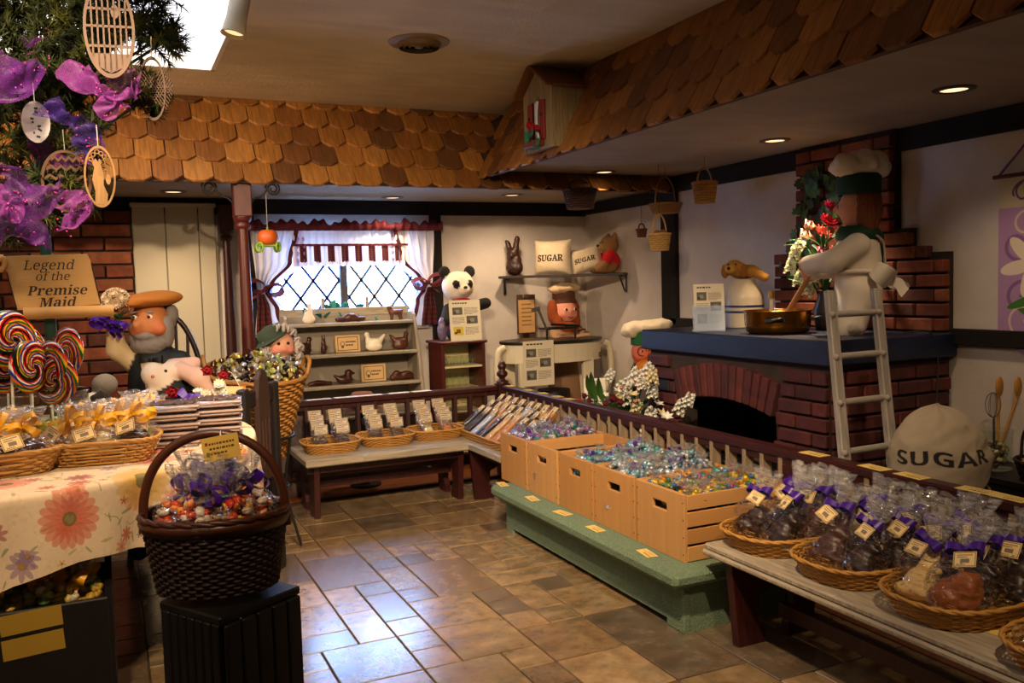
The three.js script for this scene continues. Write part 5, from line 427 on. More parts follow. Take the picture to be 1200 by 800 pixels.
{ // chef doll with its back to the room
  const p = V(3.15, HT, -3.0), t = thing('chef_doll', 'tall chef doll seen from behind in white coat, green band and white hat', 'doll', p, PI + .72); const wC = '#d6cab6', y = .58; mesh('body', [blob([ell([0, y, 0], [.085, .1, .085], '#c98a66'), ell([0, y, .09], [.018, .018, .02], '#c98a66'), cap([0, y - .1, 0], [0, y - .16, 0], .045, .07, '#c98a66'), cap([0, y - .19, 0], [0, .2, 0], .1, .105, wC), cap([.1, y - .17, 0], [.13, y - .24, .1], .055, .05, wC), cap([.13, y - .24, .1], [.05, y - .25, .2], .05, .045, wC), cap([-.1, y - .17, 0], [-.14, y - .27, .08], .055, .05, wC), cap([-.14, y - .27, .08], [-.0, y - .28, .2], .05, .04, wC), ell([.03, y - .25, .23], [.03, .032, .03], '#c98a66'), ell([.0, y - .3, .22], [.03, .032, .03], '#c98a66'), cap([.06, .2, 0], [.07, .05, .03], .08, .07, wC), cap([-.06, .2, 0], [-.07, .05, .03], .08, .07, wC), cap([.07, .03, .02], [.08, .025, .09], .035, .03, '#2a1c14'), cap([-.07, .03, .02], [-.08, .025, .09], .035, .03, '#2a1c14')], .011, .022)], vc(.85), t);
  mesh('hair', [blob([ell([0, y + .01, -.025], [.088, .1, .08]), ell([.05, y - .04, -.04], [.036, .09, .045]), ell([-.05, y - .04, -.04], [.036, .09, .045]), ell([0, y - .05, -.045], [.065, .085, .045])], .01, .03, .006, 50)].map((g) => muv(g, 3)), mat('#8a4a1c', .8, { map: grainTex, bumpMap: grainTex, bumpScale: .01 }), t, 'long auburn hair'); const hb = mesh('hat_band', [lathe([[.094, y + .06], [.098, y + .15], [0, y + .152]], 30, 0, 0, -.005)], mat('#06351d', .8), t, 'dark green hat band'); mesh('hat_top', [blob([ell([0, y + .185, 0], [.13, .045, .125]), ell([.09, y + .195, .05], [.065, .05, .06]), ell([-.1, y + .175, -.02], [.06, .055, .06]), ell([0, y + .22, -.03], [.1, .045, .08]), ell([-.02, y + .18, -.09], [.07, .05, .05])], .011, .03, .012, 24)], mat('#d8ccb4', .85), hb, 'floppy white hat top'); mesh('scarf', [lathe([[.075, y - .16], [.098, y - .14], [.1, y - .11], [.08, y - .08], [.06, y - .09]], 26), sheet((u, v) => V((u - .5) * .16 * (1 - v * .75) - .02, y - .12 - .14 * v, -.098 - .012 * Math.sin(u * PI)), 6, 6)], mat('#06351d', .8, { side: THREE.DoubleSide }), t, 'dark green neckerchief'); const bw = mesh('apron_bow', bowGeo(.14, 1), dbl('#d9cfbc', .85), t, 'white apron bow'); bw.position.set(0, .27, -.11); bw.rotation.x = .9; mesh('apron_tie', [torus(.112, .012, 30, 6, 0, .29, 0, PI / 2)], mat('#d9cfbc', .85), t); mesh('apron_strap', [tube([[.07, y - .13, -.08], [.03, .42, -.105], [0, .29, -.115]], .006, 12, 5), tube([[-.07, y - .13, -.08], [-.03, .42, -.105], [0, .29, -.115]], .006, 12, 5)], mat('#b8ad98', .85), t); face(t, y, 0, .085); }
// bouquet and ivy on the chimney breast
{ const c = hit('x', 3.3, 968, 305), t = thing('pink_bouquet', 'pink and white flower bouquet in a dark vase on the hearth slab', 'flowers', [3.3, HT, c.z]); mesh('vase', [lathe([[0, 0], [.05, 0], [.065, .1], [.04, .17], [.05, .2], [.045, .2], [.03, .17], [0, .02]], 22)], mat('#2a211a', .4), t); const cols = ['#d83a60', '#e0608a', '#e07a6a', '#e3b29c', '#d02848', '#dcd3b8'].map((q) => dbl(q, .6)); [[945, 268, 3], [968, 262, 4], [990, 252, 4], [952, 290, 1], [985, 283, 0], [945, 312, 0], [962, 275, 2], [1000, 262, 3], [978, 300, 2], [940, 280, 3], [972, 245, 0], [992, 275, 2], [960, 300, 1]].forEach(([px, py, k]) => { const p = hit('x', 3.28 + rr(-.06, .04), px, py).sub(t.position); const f = mesh('blossom', k % 2 ? roseG : daisyG, cols[k], t); f.position.copy(p); f.rotation.set(.9, -.9, 0); f.scale.setScalar(rr(1.6, 2.1)); mesh('stem', [tube([[0, .18, 0], [p.x * .4, .2 + (p.y - .2) * .5, p.z * .4], p], .003, 8, 4)], greens[1], t); }); [[930, 305], [940, 320], [935, 335], [950, 335], [925, 320], [945, 345], [932, 295]].forEach(([px, py]) => { const p = hit('x', 3.25, px, py).sub(t.position); const f = mesh('blossom', floretG, dbl('#d9dcc0'), t); f.position.copy(p); f.rotation.set(rr(0, 1), rr(-1, 0), 0); }); for (let i = 0; i < 60; i++) { const l = mesh('leaf', leafG, pick(greens), t); const a = rr(0, 6.28), r = rr(0, .1); l.position.set(Math.cos(a) * r - .02, rr(.16, .44), Math.sin(a) * r); l.rotation.set(rr(.2, 1.2), a, 0, 'YXZ'); l.scale.setScalar(rr(.5, 1)); } }
{ const t = thing('ivy_vine', 'dark green ivy climbing the chimney breast behind the chef doll', 'ivy', [0, 0, 0]); const vine = [[925, 320], [935, 290], [942, 255], [950, 225], [962, 208], [978, 215], [985, 235], [970, 250], [955, 300]].map(([px, py]) => hit('x', 3.425, px, py)); mesh('stem', [tube(vine, .004, 50, 5)], mat('#2c2413', .8), t); const cv = new THREE.CatmullRomCurve3(vine); for (let i = 0; i < 120; i++) { const p = cv.getPoint(rnd()); const l = mesh('leaf', ivyG, pick(greens), t); l.position.set(p.x - rr(.0, .03), p.y + rr(-.05, .05), p.z + rr(-.06, .06)); l.rotation.set(rr(-.5, .5), -PI / 2 + rr(-.6, .6), rr(0, 6)); l.scale.setScalar(rr(.6, 1.1)); } }
// ladder
{ const t = thing('ladder', 'grey white wooden ladder leaning on the side of the hearth', 'ladder', [0, 0, 0]); const m = mat('#a09a92', .6, { map: grainTex }); const ext = (a, b) => { const d = b.clone().sub(a); const k = -a.y / d.y; return a.clone().addScaledVector(d, k); }; const zt = HZ1 + .055, zb = zt + .18; const rails = [[972, 341, 990, 540], [1026, 339, 1046, 540]].map(([a, b, c, d]) => { const A = hit('z', zt, a, b), B = hit('z', zb, c, d); return [A, ext(A, B)]; }); const plank = (a, b, w, d) => { const D = a.clone().sub(b), L = D.length(); const g = cham(w, L, d, .004); muv(g); g.applyQuaternion(new THREE.Quaternion().setFromUnitVectors(V(0, 1, 0), D.normalize())); g.translate((a.x + b.x) / 2, (a.y + b.y) / 2, (a.z + b.z) / 2); return g; }; for (const [a, b] of rails) mesh('rail', [plank(a, b, .045, .03)], m, t); for (const y of [1.12, .95, .77, .58, .4, .22]) { const f = (r) => r[0].clone().lerp(r[1], (r[0].y - y) / r[0].y); const q0 = f(rails[0]), q1 = f(rails[1]); mesh('rung', [bar(q0, q1, .014, 10)], m, t); for (const q of [q0, q1]) mesh('peg', [sph(.014, 8, q.x - .012, q.y, q.z + .016)], m, t); } }
{ const t = mesh('power_cord', [tube([hit('z', HZ1 + .02, 1060, 390), hit('z', HZ1 + .03, 1088, 388), hit('z', HZ1 + .025, 1097, 402), hit('z', HZ1 + .025, 1099, 440), hit('z', HZ1 + .025, 1097, 475), hit('z', HZ1 + .025, 1094, 560)], .004, 40, 6)], mat('#2a2a2e', .5)); tag(t, 'thin dark power cord hanging down the side of the hearth', 'cord'); }
// sugar sack in a tub
{ const c = hit('z', -2.3, 1099, 520), t = thing('sugar_sack', 'stuffed cloth sack printed SUGAR standing in a beige tub by the ladder', 'sack', [c.x, 0, -2.3], -.72); const s2 = canvasTex(512, 256, (x, w, h) => { x.fillStyle = '#a89a82'; x.fillRect(0, 0, w, h); x.fillStyle = '#1d1a18'; x.font = 'bold 54px sans-serif'; x.textAlign = 'center'; x.save(); x.translate(w * .25, h * .6); x.rotate(-.06); x.fillText('SUGAR', 0, 0); x.restore(); });
  mesh('sack', [sheet((u, v) => { const a = u * 2 * PI, q = 1 - v; const r = .178 * Math.sin(Math.min(1, .2 + q * .8) * PI) ** .5 * (1 + .06 * N(Math.cos(a) * 2, q * 4, Math.sin(a) * 2)) + .012 * N(Math.cos(a) * 6, q * 10, Math.sin(a) * 6); return V(Math.cos(a) * r * (q > .999 ? .0 : 1) * -1, .44 + q * .34 + .02 * N(Math.cos(a) * 2, 3, Math.sin(a) * 2), Math.sin(a) * r * .85 * (q > .999 ? 0 : 1)); }, 48, 24)], mat('#ffffff', .9, { map: s2, side: THREE.DoubleSide, bumpMap: fabricBump, bumpScale: .001 }), t, 'beige cloth sack printed SUGAR'); mesh('tub', [lathe([[0, 0], [.15, 0], [.168, .44], [.178, .45], [.178, .475], [.165, .475], [.15, .05], [0, .05]], 30)], mat('#a09178', .7, { map: grainTex }), t); }
// jar with utensils and basket on a dark table
{ const t = thing('side_table', 'dark low table against the hearth wall carrying the utensil jar', 'table', [3.35, 0, -2.1]); mesh('top', [muv(cham(.32, .03, .9, .005, 0, .44, 0))], W.blackWood, t); for (const [x, z] of [[-.13, -.42], [.13, -.42], [-.13, .42], [.13, .42]]) mesh('leg', [cham(.04, .43, .04, .004, x, .215, z)], W.blackWood, t); mesh('skirt', [box(.28, .1, .86, 0, .38, 0)], W.blackWood, t); }
{ const c = hit('y', .456, 1157, 545), t = thing('utensil_jar', 'clear glass jar holding wooden spoons and a whisk', 'jar', [3.32, .456, -2.43]); mesh('jar', [lathe([[0, 0], [.06, 0], [.066, .01], [.066, .16], [.069, .165], [.066, .168], [.061, .16], [.061, .012], [0, .008]], 30)], W.glass, t); const wd = mat('#b8822e', .5); for (const [x, z, tx, tz] of [[.01, .0, .06, -.02], [.02, -.02, .12, .05]]) { mesh('wooden_spoon', [bar([x, .012, z], [x + tx * .6, .3, z + tz], .006, 8), ell3(x + tx * .6 + .002, .34, z + tz)], wd, t); } mesh('whisk', [bar([-.02, .012, .01], [-.04, .22, .02], .005, 6), ...[0, 1, 2].map((k) => torus(.028, .0015, 20, 4, -.045, .275, .02, 0, k * PI / 3, 0, 1, 1.8, 1))], W.steel, t); mesh('candy_filling', [heap(60, .045, .05, .045, .012, ['#8a7a5a', '#c9b890', '#5a4a32']).translate(0, .062, 0)], vc(.4), t).userData.kind = 'stuff'; }
function ell3(x, y, z) { return sph(.028, 10, x, y, z, 0, 0, 0, .8, 1.6, .35); }
{ const t = thing('egg_basket', 'dark wicker basket with handle on the side table under the banner', 'basket', [3.3, .456, -2.16]); wicker(t, { a: .12, b: .15, h: .075, rows: 7, stakes: 30, m: mat('#2a140c', .5), flare: 1.2 }); mesh('handle', [tube([[0, .07, -.145], [0, .18, -.13], [0, .25, -.06], [0, .26, 0], [0, .25, .06], [0, .18, .13], [0, .07, .145]], .006, 30, 6)], mat('#2a140c', .5), t); for (const [x, z] of [[-.05, -.07], [.03, -.06], [-.06, .03], [.04, .05], [0, -.01], [0, .08]]) single('yellow_egg', join([sph(.032, 12, 0, 0, 0, .4, .3, 0, 1, 1.25, 1)]), mat('#b8960e', .4), V(3.3 + x, .456 + .06, -2.16 + z), 'yellow egg lying in the dark basket under the banner', 'egg', rr(0, 6), 'yellow eggs in the dark basket'); }
// banner
{ const w = .46, h = .83, bt = canvasTex(256, 480, (x, W_, H_) => { x.fillStyle = '#b08ab8'; x.fillRect(0, 0, W_, H_); x.fillStyle = '#c9bb98'; x.fillRect(0, 0, W_, 78); x.strokeStyle = '#8a629a'; x.lineWidth = 9; const sw = (cx, cy, r, s) => { x.beginPath(); for (let i = 0; i < 44; i++) { const a = i * .2 * s, q = r * (1 - i / 46); x.lineTo(cx + q * Math.cos(a), cy + q * Math.sin(a)); } x.stroke(); }; sw(50, 170, 44, 1); sw(60, 300, 50, -1); sw(190, 200, 46, -1); sw(180, 380, 46, 1); sw(70, 410, 40, 1); x.strokeStyle = '#d8c8b0'; x.lineWidth = 6; sw(70, 350, 60, 1); sw(70, 120, 40, -1); x.fillStyle = '#3f7a2a'; x.beginPath(); x.ellipse(90, 300, 70, 12, -.35, 0, 7); x.fill(); x.beginPath(); x.ellipse(110, 345, 60, 11, .3, 0, 7); x.fill(); x.fillStyle = '#e6d8c4'; for (let i = 0; i < 6; i++) { x.save(); x.translate(90, 215); x.rotate(i * PI / 3 + .3); x.beginPath(); x.ellipse(0, -42, 17, 44, 0, 0, 7); x.fill(); x.restore(); } x.fillStyle = '#b5882a'; x.beginPath(); x.arc(90, 215, 13, 0, 7); x.fill(); x.strokeStyle = '#6a4a78'; x.lineWidth = 5; x.beginPath(); x.moveTo(60, 20); x.bezierCurveTo(30, 30, 50, 70, 66, 56); x.bezierCurveTo(90, 40, 96, 10, 70, 14); x.bezierCurveTo(40, 18, 30, 44, 40, 50); x.stroke(); });
  const t = thing('lily_banner', 'lilac and cream hanging banner with a white lily on the hearth wall', 'banner', [RX - .02, 1.68, -2.555], 0); const g = extr([[0, 0], [w, 0], [w, -h * .82], [w / 2, -h], [0, -h * .82]].reverse(), .004); const p = g.attributes.position, u = g.attributes.uv; for (let i = 0; i < p.count; i++) u.setXY(i, p.getX(i) / w, 1 + p.getY(i) / h); g.rotateY(-PI / 2); g.translate(0, 0, 0); mesh('cloth', [g], mat('#ffffff', .85, { map: bt }), t); mesh('rod', [bar([-.008, 0, -.02], [-.008, 0, w + .02], .009, 10)], W.maroonLite, t); mesh('cord', [tube([[-.008, 0, 0], [-.01, .14, w * .3], [-.01, .26, w * .5], [-.01, .14, w * .7], [-.008, 0, w]], .005, 24, 6)], mat('#6a3f86', .6), t, 'purple cord'); }
// ---------------------------------------------------------------- hanging baskets
function hangBasket(px, py, X, r, h, label, m, tilt = 0, hook = true, hr = 1.2) { const p = hit('x', X, px, py), t = thing('hanging_basket', label, 'basket', p, .3, 'baskets hanging from the soffit'); const inner = new THREE.Group(); wicker(t, { a: r, b: r, h, rows: 8, stakes: 26, m, flare: 1.3, th: .0035 }); mesh('handle', [tube(Array.from({ length: 9 }, (_, i) => { const a = i / 8 * PI; return V(Math.cos(a) * r, h + Math.sin(a) * r * hr, 0); }), .005, 26, 6)], m, t); const top = (p.y < SB ? (p.z < -4.9 ? SB : SR) : SR) - p.y; mesh('hook_cord', [bar([0, h + r * hr, 0], [0, top - .002, 0], .0015, 4)], W.black, t); return t; }
hangBasket(680, 245, 2.75, .105, .12, 'dark brown hanging basket under the scalloped shingle edge', mat('#3a1d10', .6), 0, true, .6);
hangBasket(780, 250, 3.12, .098, .055, 'dark round hanging basket with straw rim above the potato basket', strawD, 0, true, 1.7);
hangBasket(826, 238, 3.1, .068, .115, 'small straw hanging basket with wooden sides near the dark post', straw);
{ const b = hangBasket(773, 294, 3.02, .066, .1, 'pale straw hanging basket filled with brown plush eggs', strawL, 0, true, 1.8); for (const [x, y, z] of [[-.022, .09, .01], [.025, .095, .0], [0, .085, -.03]]) single('plush_egg', blob([ell([0, 0, 0], [.026, .036, .026])], .008, .01, .004, 90), mat('#8a6024', .9), b.position.clone().add(V(x, y, z)), 'brown fuzzy egg in the pale straw hanging basket', 'egg', 0, 'fuzzy eggs in the hanging basket'); }
hangBasket(752, 278, 3.2, .032, .05, 'tiny brown hanging basket beside the potato basket', mat('#5a2c14', .6));
// ---------------------------------------------------------------- little dormer house on the shingle canopy
{ const a = hit('x', 2.02, 608, 178), b = hit('x', 2.02, 641, 172); const zc = (a.z + b.z) / 2, w = Math.abs(b.z - a.z); const y0 = 1.965, t = thing('dormer_house', 'little wooden dormer with red shutters and flower box on the shingle canopy', 'dormer', [2.055, y0, zc]); const wl = mat('#9c8a66', .7, { map: grainTex }), hh = .3, pk = .41; const g = extr([[-w / 2, 0], [w / 2, 0], [w / 2, hh], [0, pk], [-w / 2, hh]], .2, 0, [[[-.045, .05], [-.045, .24], [0, .28], [.045, .24], [.045, .05]]]); g.rotateY(-PI / 2); g.translate(.1, 0, 0); mesh('walls', [muv(g)], wl, t); mesh('backing', [box(.01, .3, .12, .06, .15, 0)], mat('#3a3428', .8), t);
  for (const s of [-1, 1]) { const L = Math.hypot(w / 2 + .03, pk - hh + .03) + .02; const r = mesh('roof_slope', [muv(cham(.26, .014, L, .003))], cedar[3], t); r.position.set(.08, (hh + pk) / 2 + .012, s * (w / 4 + .008)); r.rotation.x = s * Math.atan2(pk - hh, w / 2); const sh = mesh('shutter', [cham(.012, .2, .045, .003, -.008, .145, s * .07)], mat('#7d1f14', .6), t, 'red shutter'); mesh('shutter_heart', [sph(.008, 8, -.016, .17, s * .07)], W.maroon, sh); const cu = mesh('curtain', [sheet((u, v) => V(.01 - .008 * Math.sin(u * 12), .255 - .19 * v, s * (.042 - .03 * u * (1 - .6 * Math.sin(v * PI)))), 8, 8)], clothW, t); }
  mesh('flower_box', [cham(.05, .03, .15, .004, -.025, .03, 0)], mat('#6a2a1a', .6), t); for (let i = 0; i < 14; i++) { const l = mesh('leaf', ivyG, dbl('#1f6a48', .5), t); l.position.set(-.03 - rr(0, .02), .05 + rr(-.03, .03), rr(-.07, .07)); l.rotation.set(rr(-1, 1), -PI / 2 + rr(-.5, .5), rr(0, 6)); l.scale.setScalar(.8); } mesh('window_frame', [box(.01, .012, .1, -.003, .05, 0), box(.01, .2, .01, -.003, .15, -.047), box(.01, .2, .01, -.003, .15, .047)], W.maroonLite, t); const bw = mesh('bow', bowGeo(.05, 1), W.red, t); bw.position.set(-.02, .12, -.02); bw.rotation.set(.4, -PI / 2, 0); }
// ---------------------------------------------------------------- round table with the flowered cloth
const TC = V(-.45, 0, -3.62), TR = .93, TH = .742;
const floral = canvasTex(1024, 1024, (x, w, h) => { x.fillStyle = '#d9c3a2'; x.fillRect(0, 0, w, h); for (let i = 0; i < 5000; i++) { x.fillStyle = rnd() < .5 ? 'rgba(120,90,50,.05)' : 'rgba(255,240,215,.06)'; x.fillRect(rnd() * w, rnd() * h, 10, 10); }
  const petals = (cx, cy, r, n, c, c2) => { for (let i = 0; i < n; i++) { x.save(); x.translate(cx, cy); x.rotate(i / n * 6.283 + cx); x.fillStyle = c; x.beginPath(); x.ellipse(0, -r * .6, r * .2, r * .45, 0, 0, 7); x.fill(); x.restore(); } x.fillStyle = c2; x.beginPath(); x.arc(cx, cy, r * .25, 0, 7); x.fill(); }; const leaf = (cx, cy, l, a, c) => { x.save(); x.translate(cx, cy); x.rotate(a); x.fillStyle = c; x.beginPath(); x.ellipse(0, 0, l, l * .22, 0, 0, 7); x.fill(); x.restore(); };
  for (let i = 0; i < 190; i++) { leaf(rnd() * w, rnd() * h, rr(12, 24), rr(0, 6), pick(['rgba(110,120,50,.55)', 'rgba(90,110,60,.5)', 'rgba(140,140,70,.5)'])); } for (let i = 0; i < 22; i++) { x.strokeStyle = 'rgba(100,115,55,.55)'; x.lineWidth = 2.5; x.beginPath(); const a = rnd() * w, b = rnd() * h; x.moveTo(a, b); x.bezierCurveTo(a + 30, b - 20, a + 40, b + 40, a + rr(20, 90), b + rr(-60, 60)); x.stroke(); }
  for (let i = 0; i < 75; i++) petals(rnd() * w, rnd() * h, rr(22, 44), 8, pick(['rgba(180,60,50,.55)', 'rgba(190,90,70,.5)', 'rgba(110,80,130,.45)', 'rgba(140,60,70,.5)']), 'rgba(150,110,40,.8)'); for (let i = 0; i < 20; i++) petals(rnd() * w, rnd() * h, rr(55, 88), 18, pick(['rgba(196,92,66,.5)', 'rgba(205,120,100,.45)', 'rgba(205,160,80,.5)']), 'rgba(95,90,40,.7)'); for (let i = 0; i < 40; i++) petals(rnd() * w, rnd() * h, rr(7, 14), 5, pick(['rgba(100,75,125,.7)', 'rgba(185,80,60,.75)', 'rgba(200,150,60,.7)']), 'rgba(120,90,40,.9)'); });
floral.wrapS = floral.wrapT = THREE.RepeatWrapping;
{ const t = thing('round_table', 'round dark table under the flowered cloth', 'table', [TC.x, 0, TC.z]); mesh('table_top', [cyl(TR - .01, TR - .01, .03, 60, 0, TH - .018, 0)], W.blackWood, t); for (const a of [.4, 1.97, 3.54, 5.11]) mesh('leg', [muv(cham(.06, TH - .03, .06, .004, Math.cos(a) * TR * .72, (TH - .03) / 2, Math.sin(a) * TR * .72))], W.blackWood, t);
  const drop = (a) => .265 + .04 * Math.sin(a * 4 + .6) + .018 * Math.sin(a * 9), R = (s, a) => { if (s <= TR) return [s, TH + .0012]; const d = s - TR, c = Math.min(d, .03); return [TR + .008 + .03 * Math.sin(Math.min(1, d / .03) * PI / 2) * .5 + (.022 * Math.sin(a * 17) + .015 * Math.sin(a * 29 + 1)) * clamp(d / .2), TH - Math.max(0, d - .008)]; };
  const g = sheet((u, v) => { const a = u * 2 * PI, q = v; const s = q < .3 ? TR * q / .3 : TR + drop(a) * (q - .3) / .7; const [r, y] = R(s, a); return V(Math.cos(a) * r, y, Math.sin(a) * r); }, 150, 34); const p = g.attributes.position, uv = g.attributes.uv; for (let i = 0; i < p.count; i++) { const x = p.getX(i), y = p.getY(i), z = p.getZ(i); const a = Math.atan2(z, x), s = y < TH - .001 ? TR + (TH - y) : Math.hypot(x, z); uv.setXY(i, Math.cos(a) * s * .95, Math.sin(a) * s * .95); }
  const o = mesh('tablecloth', g, mat('#ffffff', .85, { map: floral, side: THREE.DoubleSide, bumpMap: fabricBump, bumpScale: .0004 })); o.position.copy(TC); tag(o, 'cream tablecloth printed with red and yellow flowers on the round table', 'tablecloth'); }
const onTable = (px, z) => { const p = hit('z', z, px, 500); return V(p.x, TH + .003, z); };
// gift bags with yellow bows
const yBow = join([bowGeo(.07, 1, .42), xf(bowGeo(.06, 1, .42), 0, .008, 0, .3, 1.1, 0)]), giftShell = [1, 2].map((s) => bagShell(.17, .2, .15, .68, .7, s * 11));
function giftBag(p, m, label, group, s = 1, geo = hunkG, sz = .85) { const t = thing('gift_bag', label, 'gift bag', p, rr(-.6, .6), group); t.scale.setScalar(s); t.rotation.x = rr(-.2, .1); const c = mesh('candy', geo, m, t); c.position.y = .008; c.scale.set(sz * 1.15, sz * .75, sz * 1.3); wrap(pick(giftShell), t); const b = mesh('bow', yBow, W.yellowRib, t, 'yellow satin bow'); b.position.set(0, .14, .02); b.rotation.set(.9, rr(-.5, .5), 0); const g = mesh('gift_tag', plateG(.07, .05), tagM, t, 'tan gift tag'); g.position.set(rr(-.04, .04), .105, .075); g.rotation.set(-.5, rr(-.3, .3), rr(-.5, .5)); }
{ const p = onTable(-12, -3.08), t = thing('wicker_basket', 'rectangular straw basket of dark sweets with yellow bows at the table edge', 'basket', p, .18, 'straw baskets on the round table'); wicker(t, { a: .19, b: .12, h: .07, rows: 7, stakes: 34, e: .45, m: straw, flare: 1.25, th: .0036 }); for (const [x, z, m] of [[-.1, .03, DK], [.02, .05, DK], [.1, .0, MK], [.04, -.05, mat('#c9a860', .5)], [-.06, -.05, MK]]) giftBag(V(p.x + x, p.y + .012, p.z + z), m, 'clear bag of dark sweets with yellow bow in the straw basket at the table edge', 'yellow bow bags at the table edge', .92); }
{ const p = onTable(121, -3.14), t = thing('wicker_basket', 'open weave straw basket of clear bags with yellow bows beside the tray stacks', 'basket', p, -.12, 'straw baskets on the round table'); wicker(t, { a: .172, b: .12, h: .072, rows: 7, stakes: 30, e: .45, m: straw, flare: 1.25, th: .0036, open: .72 }); const pale = mat('#b9a878', .5), oliv = mat('#8f9a5a', .5); [[-.09, .02, pale], [-.02, .04, pale], [.09, .03, DK], [.03, -.03, oliv], [-.06, -.05, pale], [.1, -.04, oliv]].forEach(([x, z, m]) => giftBag(V(p.x + x, p.y + .012, p.z + z), m, m === DK ? 'clear bag with one dark chocolate egg and yellow bow beside the tray stacks' : 'clear bag of pale sweets with yellow bow beside the tray stacks', 'yellow bow bags beside the tray stacks', .88)); }
// wrapped trays in two stacks
const trayG = join([cham(.17, .012, .13, .004, 0, .006, 0), cham(.185, .008, .145, .003, 0, .016, 0)]), trayFill = blob(Array.from({ length: 12 }, (_, i) => ell([-.06 + (i % 4) * .04, .026, -.035 + Math.floor(i / 4) * .035], [.022, .008, .019])), .007, .006), trayWrap = sheet((u, v) => { const a = u * 2 * PI, q = 1 - v; const [x, z] = sup(a, .094 * (.25 + .75 * Math.min(1, (1 - q) * 3)), .075 * (.25 + .75 * Math.min(1, (1 - q) * 3)), .45); return V(x, .006 + .032 * q + .003 * N(x * 60, q * 5, z * 60), z); }, 36, 8);
[[203, -3.3, 'stack beside the straw basket'], [253, -3.34, 'stack beside the black chair']].forEach(([px, z, w], s) => { for (let k = 0; k < 5; k++) { const p = onTable(px, z); const t = thing('sweet_tray', `mauve grey plastic tray of brown sweets under cling wrap, ${w}`, 'tray', [p.x + rr(-.004, .004), p.y + k * .031 + .001, p.z + rr(-.004, .004)], -.12 + rr(-.03, .03), 'wrapped trays, ' + w); mesh('tray', trayG, mat('#97857f', .45), t); mesh('sweets', trayFill, mat('#3a241c', .5), t); if (k === 4) mesh('cling_wrap', trayWrap, W.cello, t); } });
// lollipops in a glass jar
const lolT = canvasTex(256, 256, (x, w, h) => { const cols = ['#c8141c', '#e8b80c', '#0c6a3a', '#e06a0c', '#1a3aa0', '#f0e6d0', '#c8141c', '#101010']; for (let k = 0; k < 24; k++) { x.strokeStyle = cols[k % 8]; x.lineWidth = 18; x.beginPath(); for (let i = 0; i < 60; i++) { const r = i / 59 * 132, a = k / 24 * 6.283 + i * .075; x.lineTo(128 + r * Math.cos(a), 128 + r * Math.sin(a)); } x.stroke(); } for (let q = 0; q < 5; q++) { x.strokeStyle = 'rgba(20,10,5,.35)'; x.lineWidth = 3; x.beginPath(); for (let i = 0; i < 260; i++) { const a = i * .12, r = i / 260 * 126; x.lineTo(128 + r * Math.cos(a), 128 + r * Math.sin(a)); } x.stroke(); } });
const lolG = (() => { const g = lathe([[0, -.014], [.07, -.013], [.083, -.008], [.088, 0], [.083, .008], [.07, .013], [0, .014]], 40); g.rotateX(PI / 2); const p = g.attributes.position, u = g.attributes.uv; for (let i = 0; i < p.count; i++) u.setXY(i, .5 + p.getX(i) / .18, .5 + p.getY(i) / .18); return g; })(), lolM = mat('#ffffff', .25, { map: lolT, clearcoat: .6, phys: true });
const jarP = onTable(50, -3.45);
{ const t = thing('glass_canister', 'wide clear glass canister holding rainbow lollipops', 'jar', jarP); mesh('glass', [lathe([[0, 0], [.145, 0], [.15, .008], [.15, .2], [.155, .205], [.15, .21], [.144, .203], [.144, .01], [0, .008]], 44)], W.glass, t); }
[[12, 398, .09, .75, 1.15], [58, 430, .04, -.9, 1.05], [78, 412, -.02, -.9, 1], [36, 430, .09, .9, 1.05], [34, 412, 0, 1.0, 1.0], [8, 432, -.04, .6, 1], [66, 446, .08, -.6, .95]].forEach(([px, py, dz, yaw, s]) => { const c = hit('z', jarP.z + dz, px, py), t = thing('lollipop', 'round rainbow swirl lollipop in the glass canister', 'lollipop', c, yaw, 'rainbow lollipops'); t.scale.setScalar(s); t.rotation.x = -.15; mesh('candy', lolG, lolM, t); mesh('stick', [bar([0, -.08, 0], [0, -(c.y - TH) / s + .016 / s, -.004], .004, 8)], W.paper, t); });
// pale wrapped sweets in the canister bottom
{ const o = mesh('wrapped_sweets', heap(120, .12, .045, .12, .017, ['#9aa03a', '#c9b44a', '#6f8f3a', '#d8cf9a', '#caa02a']).translate(0, .06, 0), vc(.3)); o.position.copy(jarP); tag(o, 'green and yellow wrapped sweets filling the bottom of the canister', 'sweets', null, 'stuff'); }
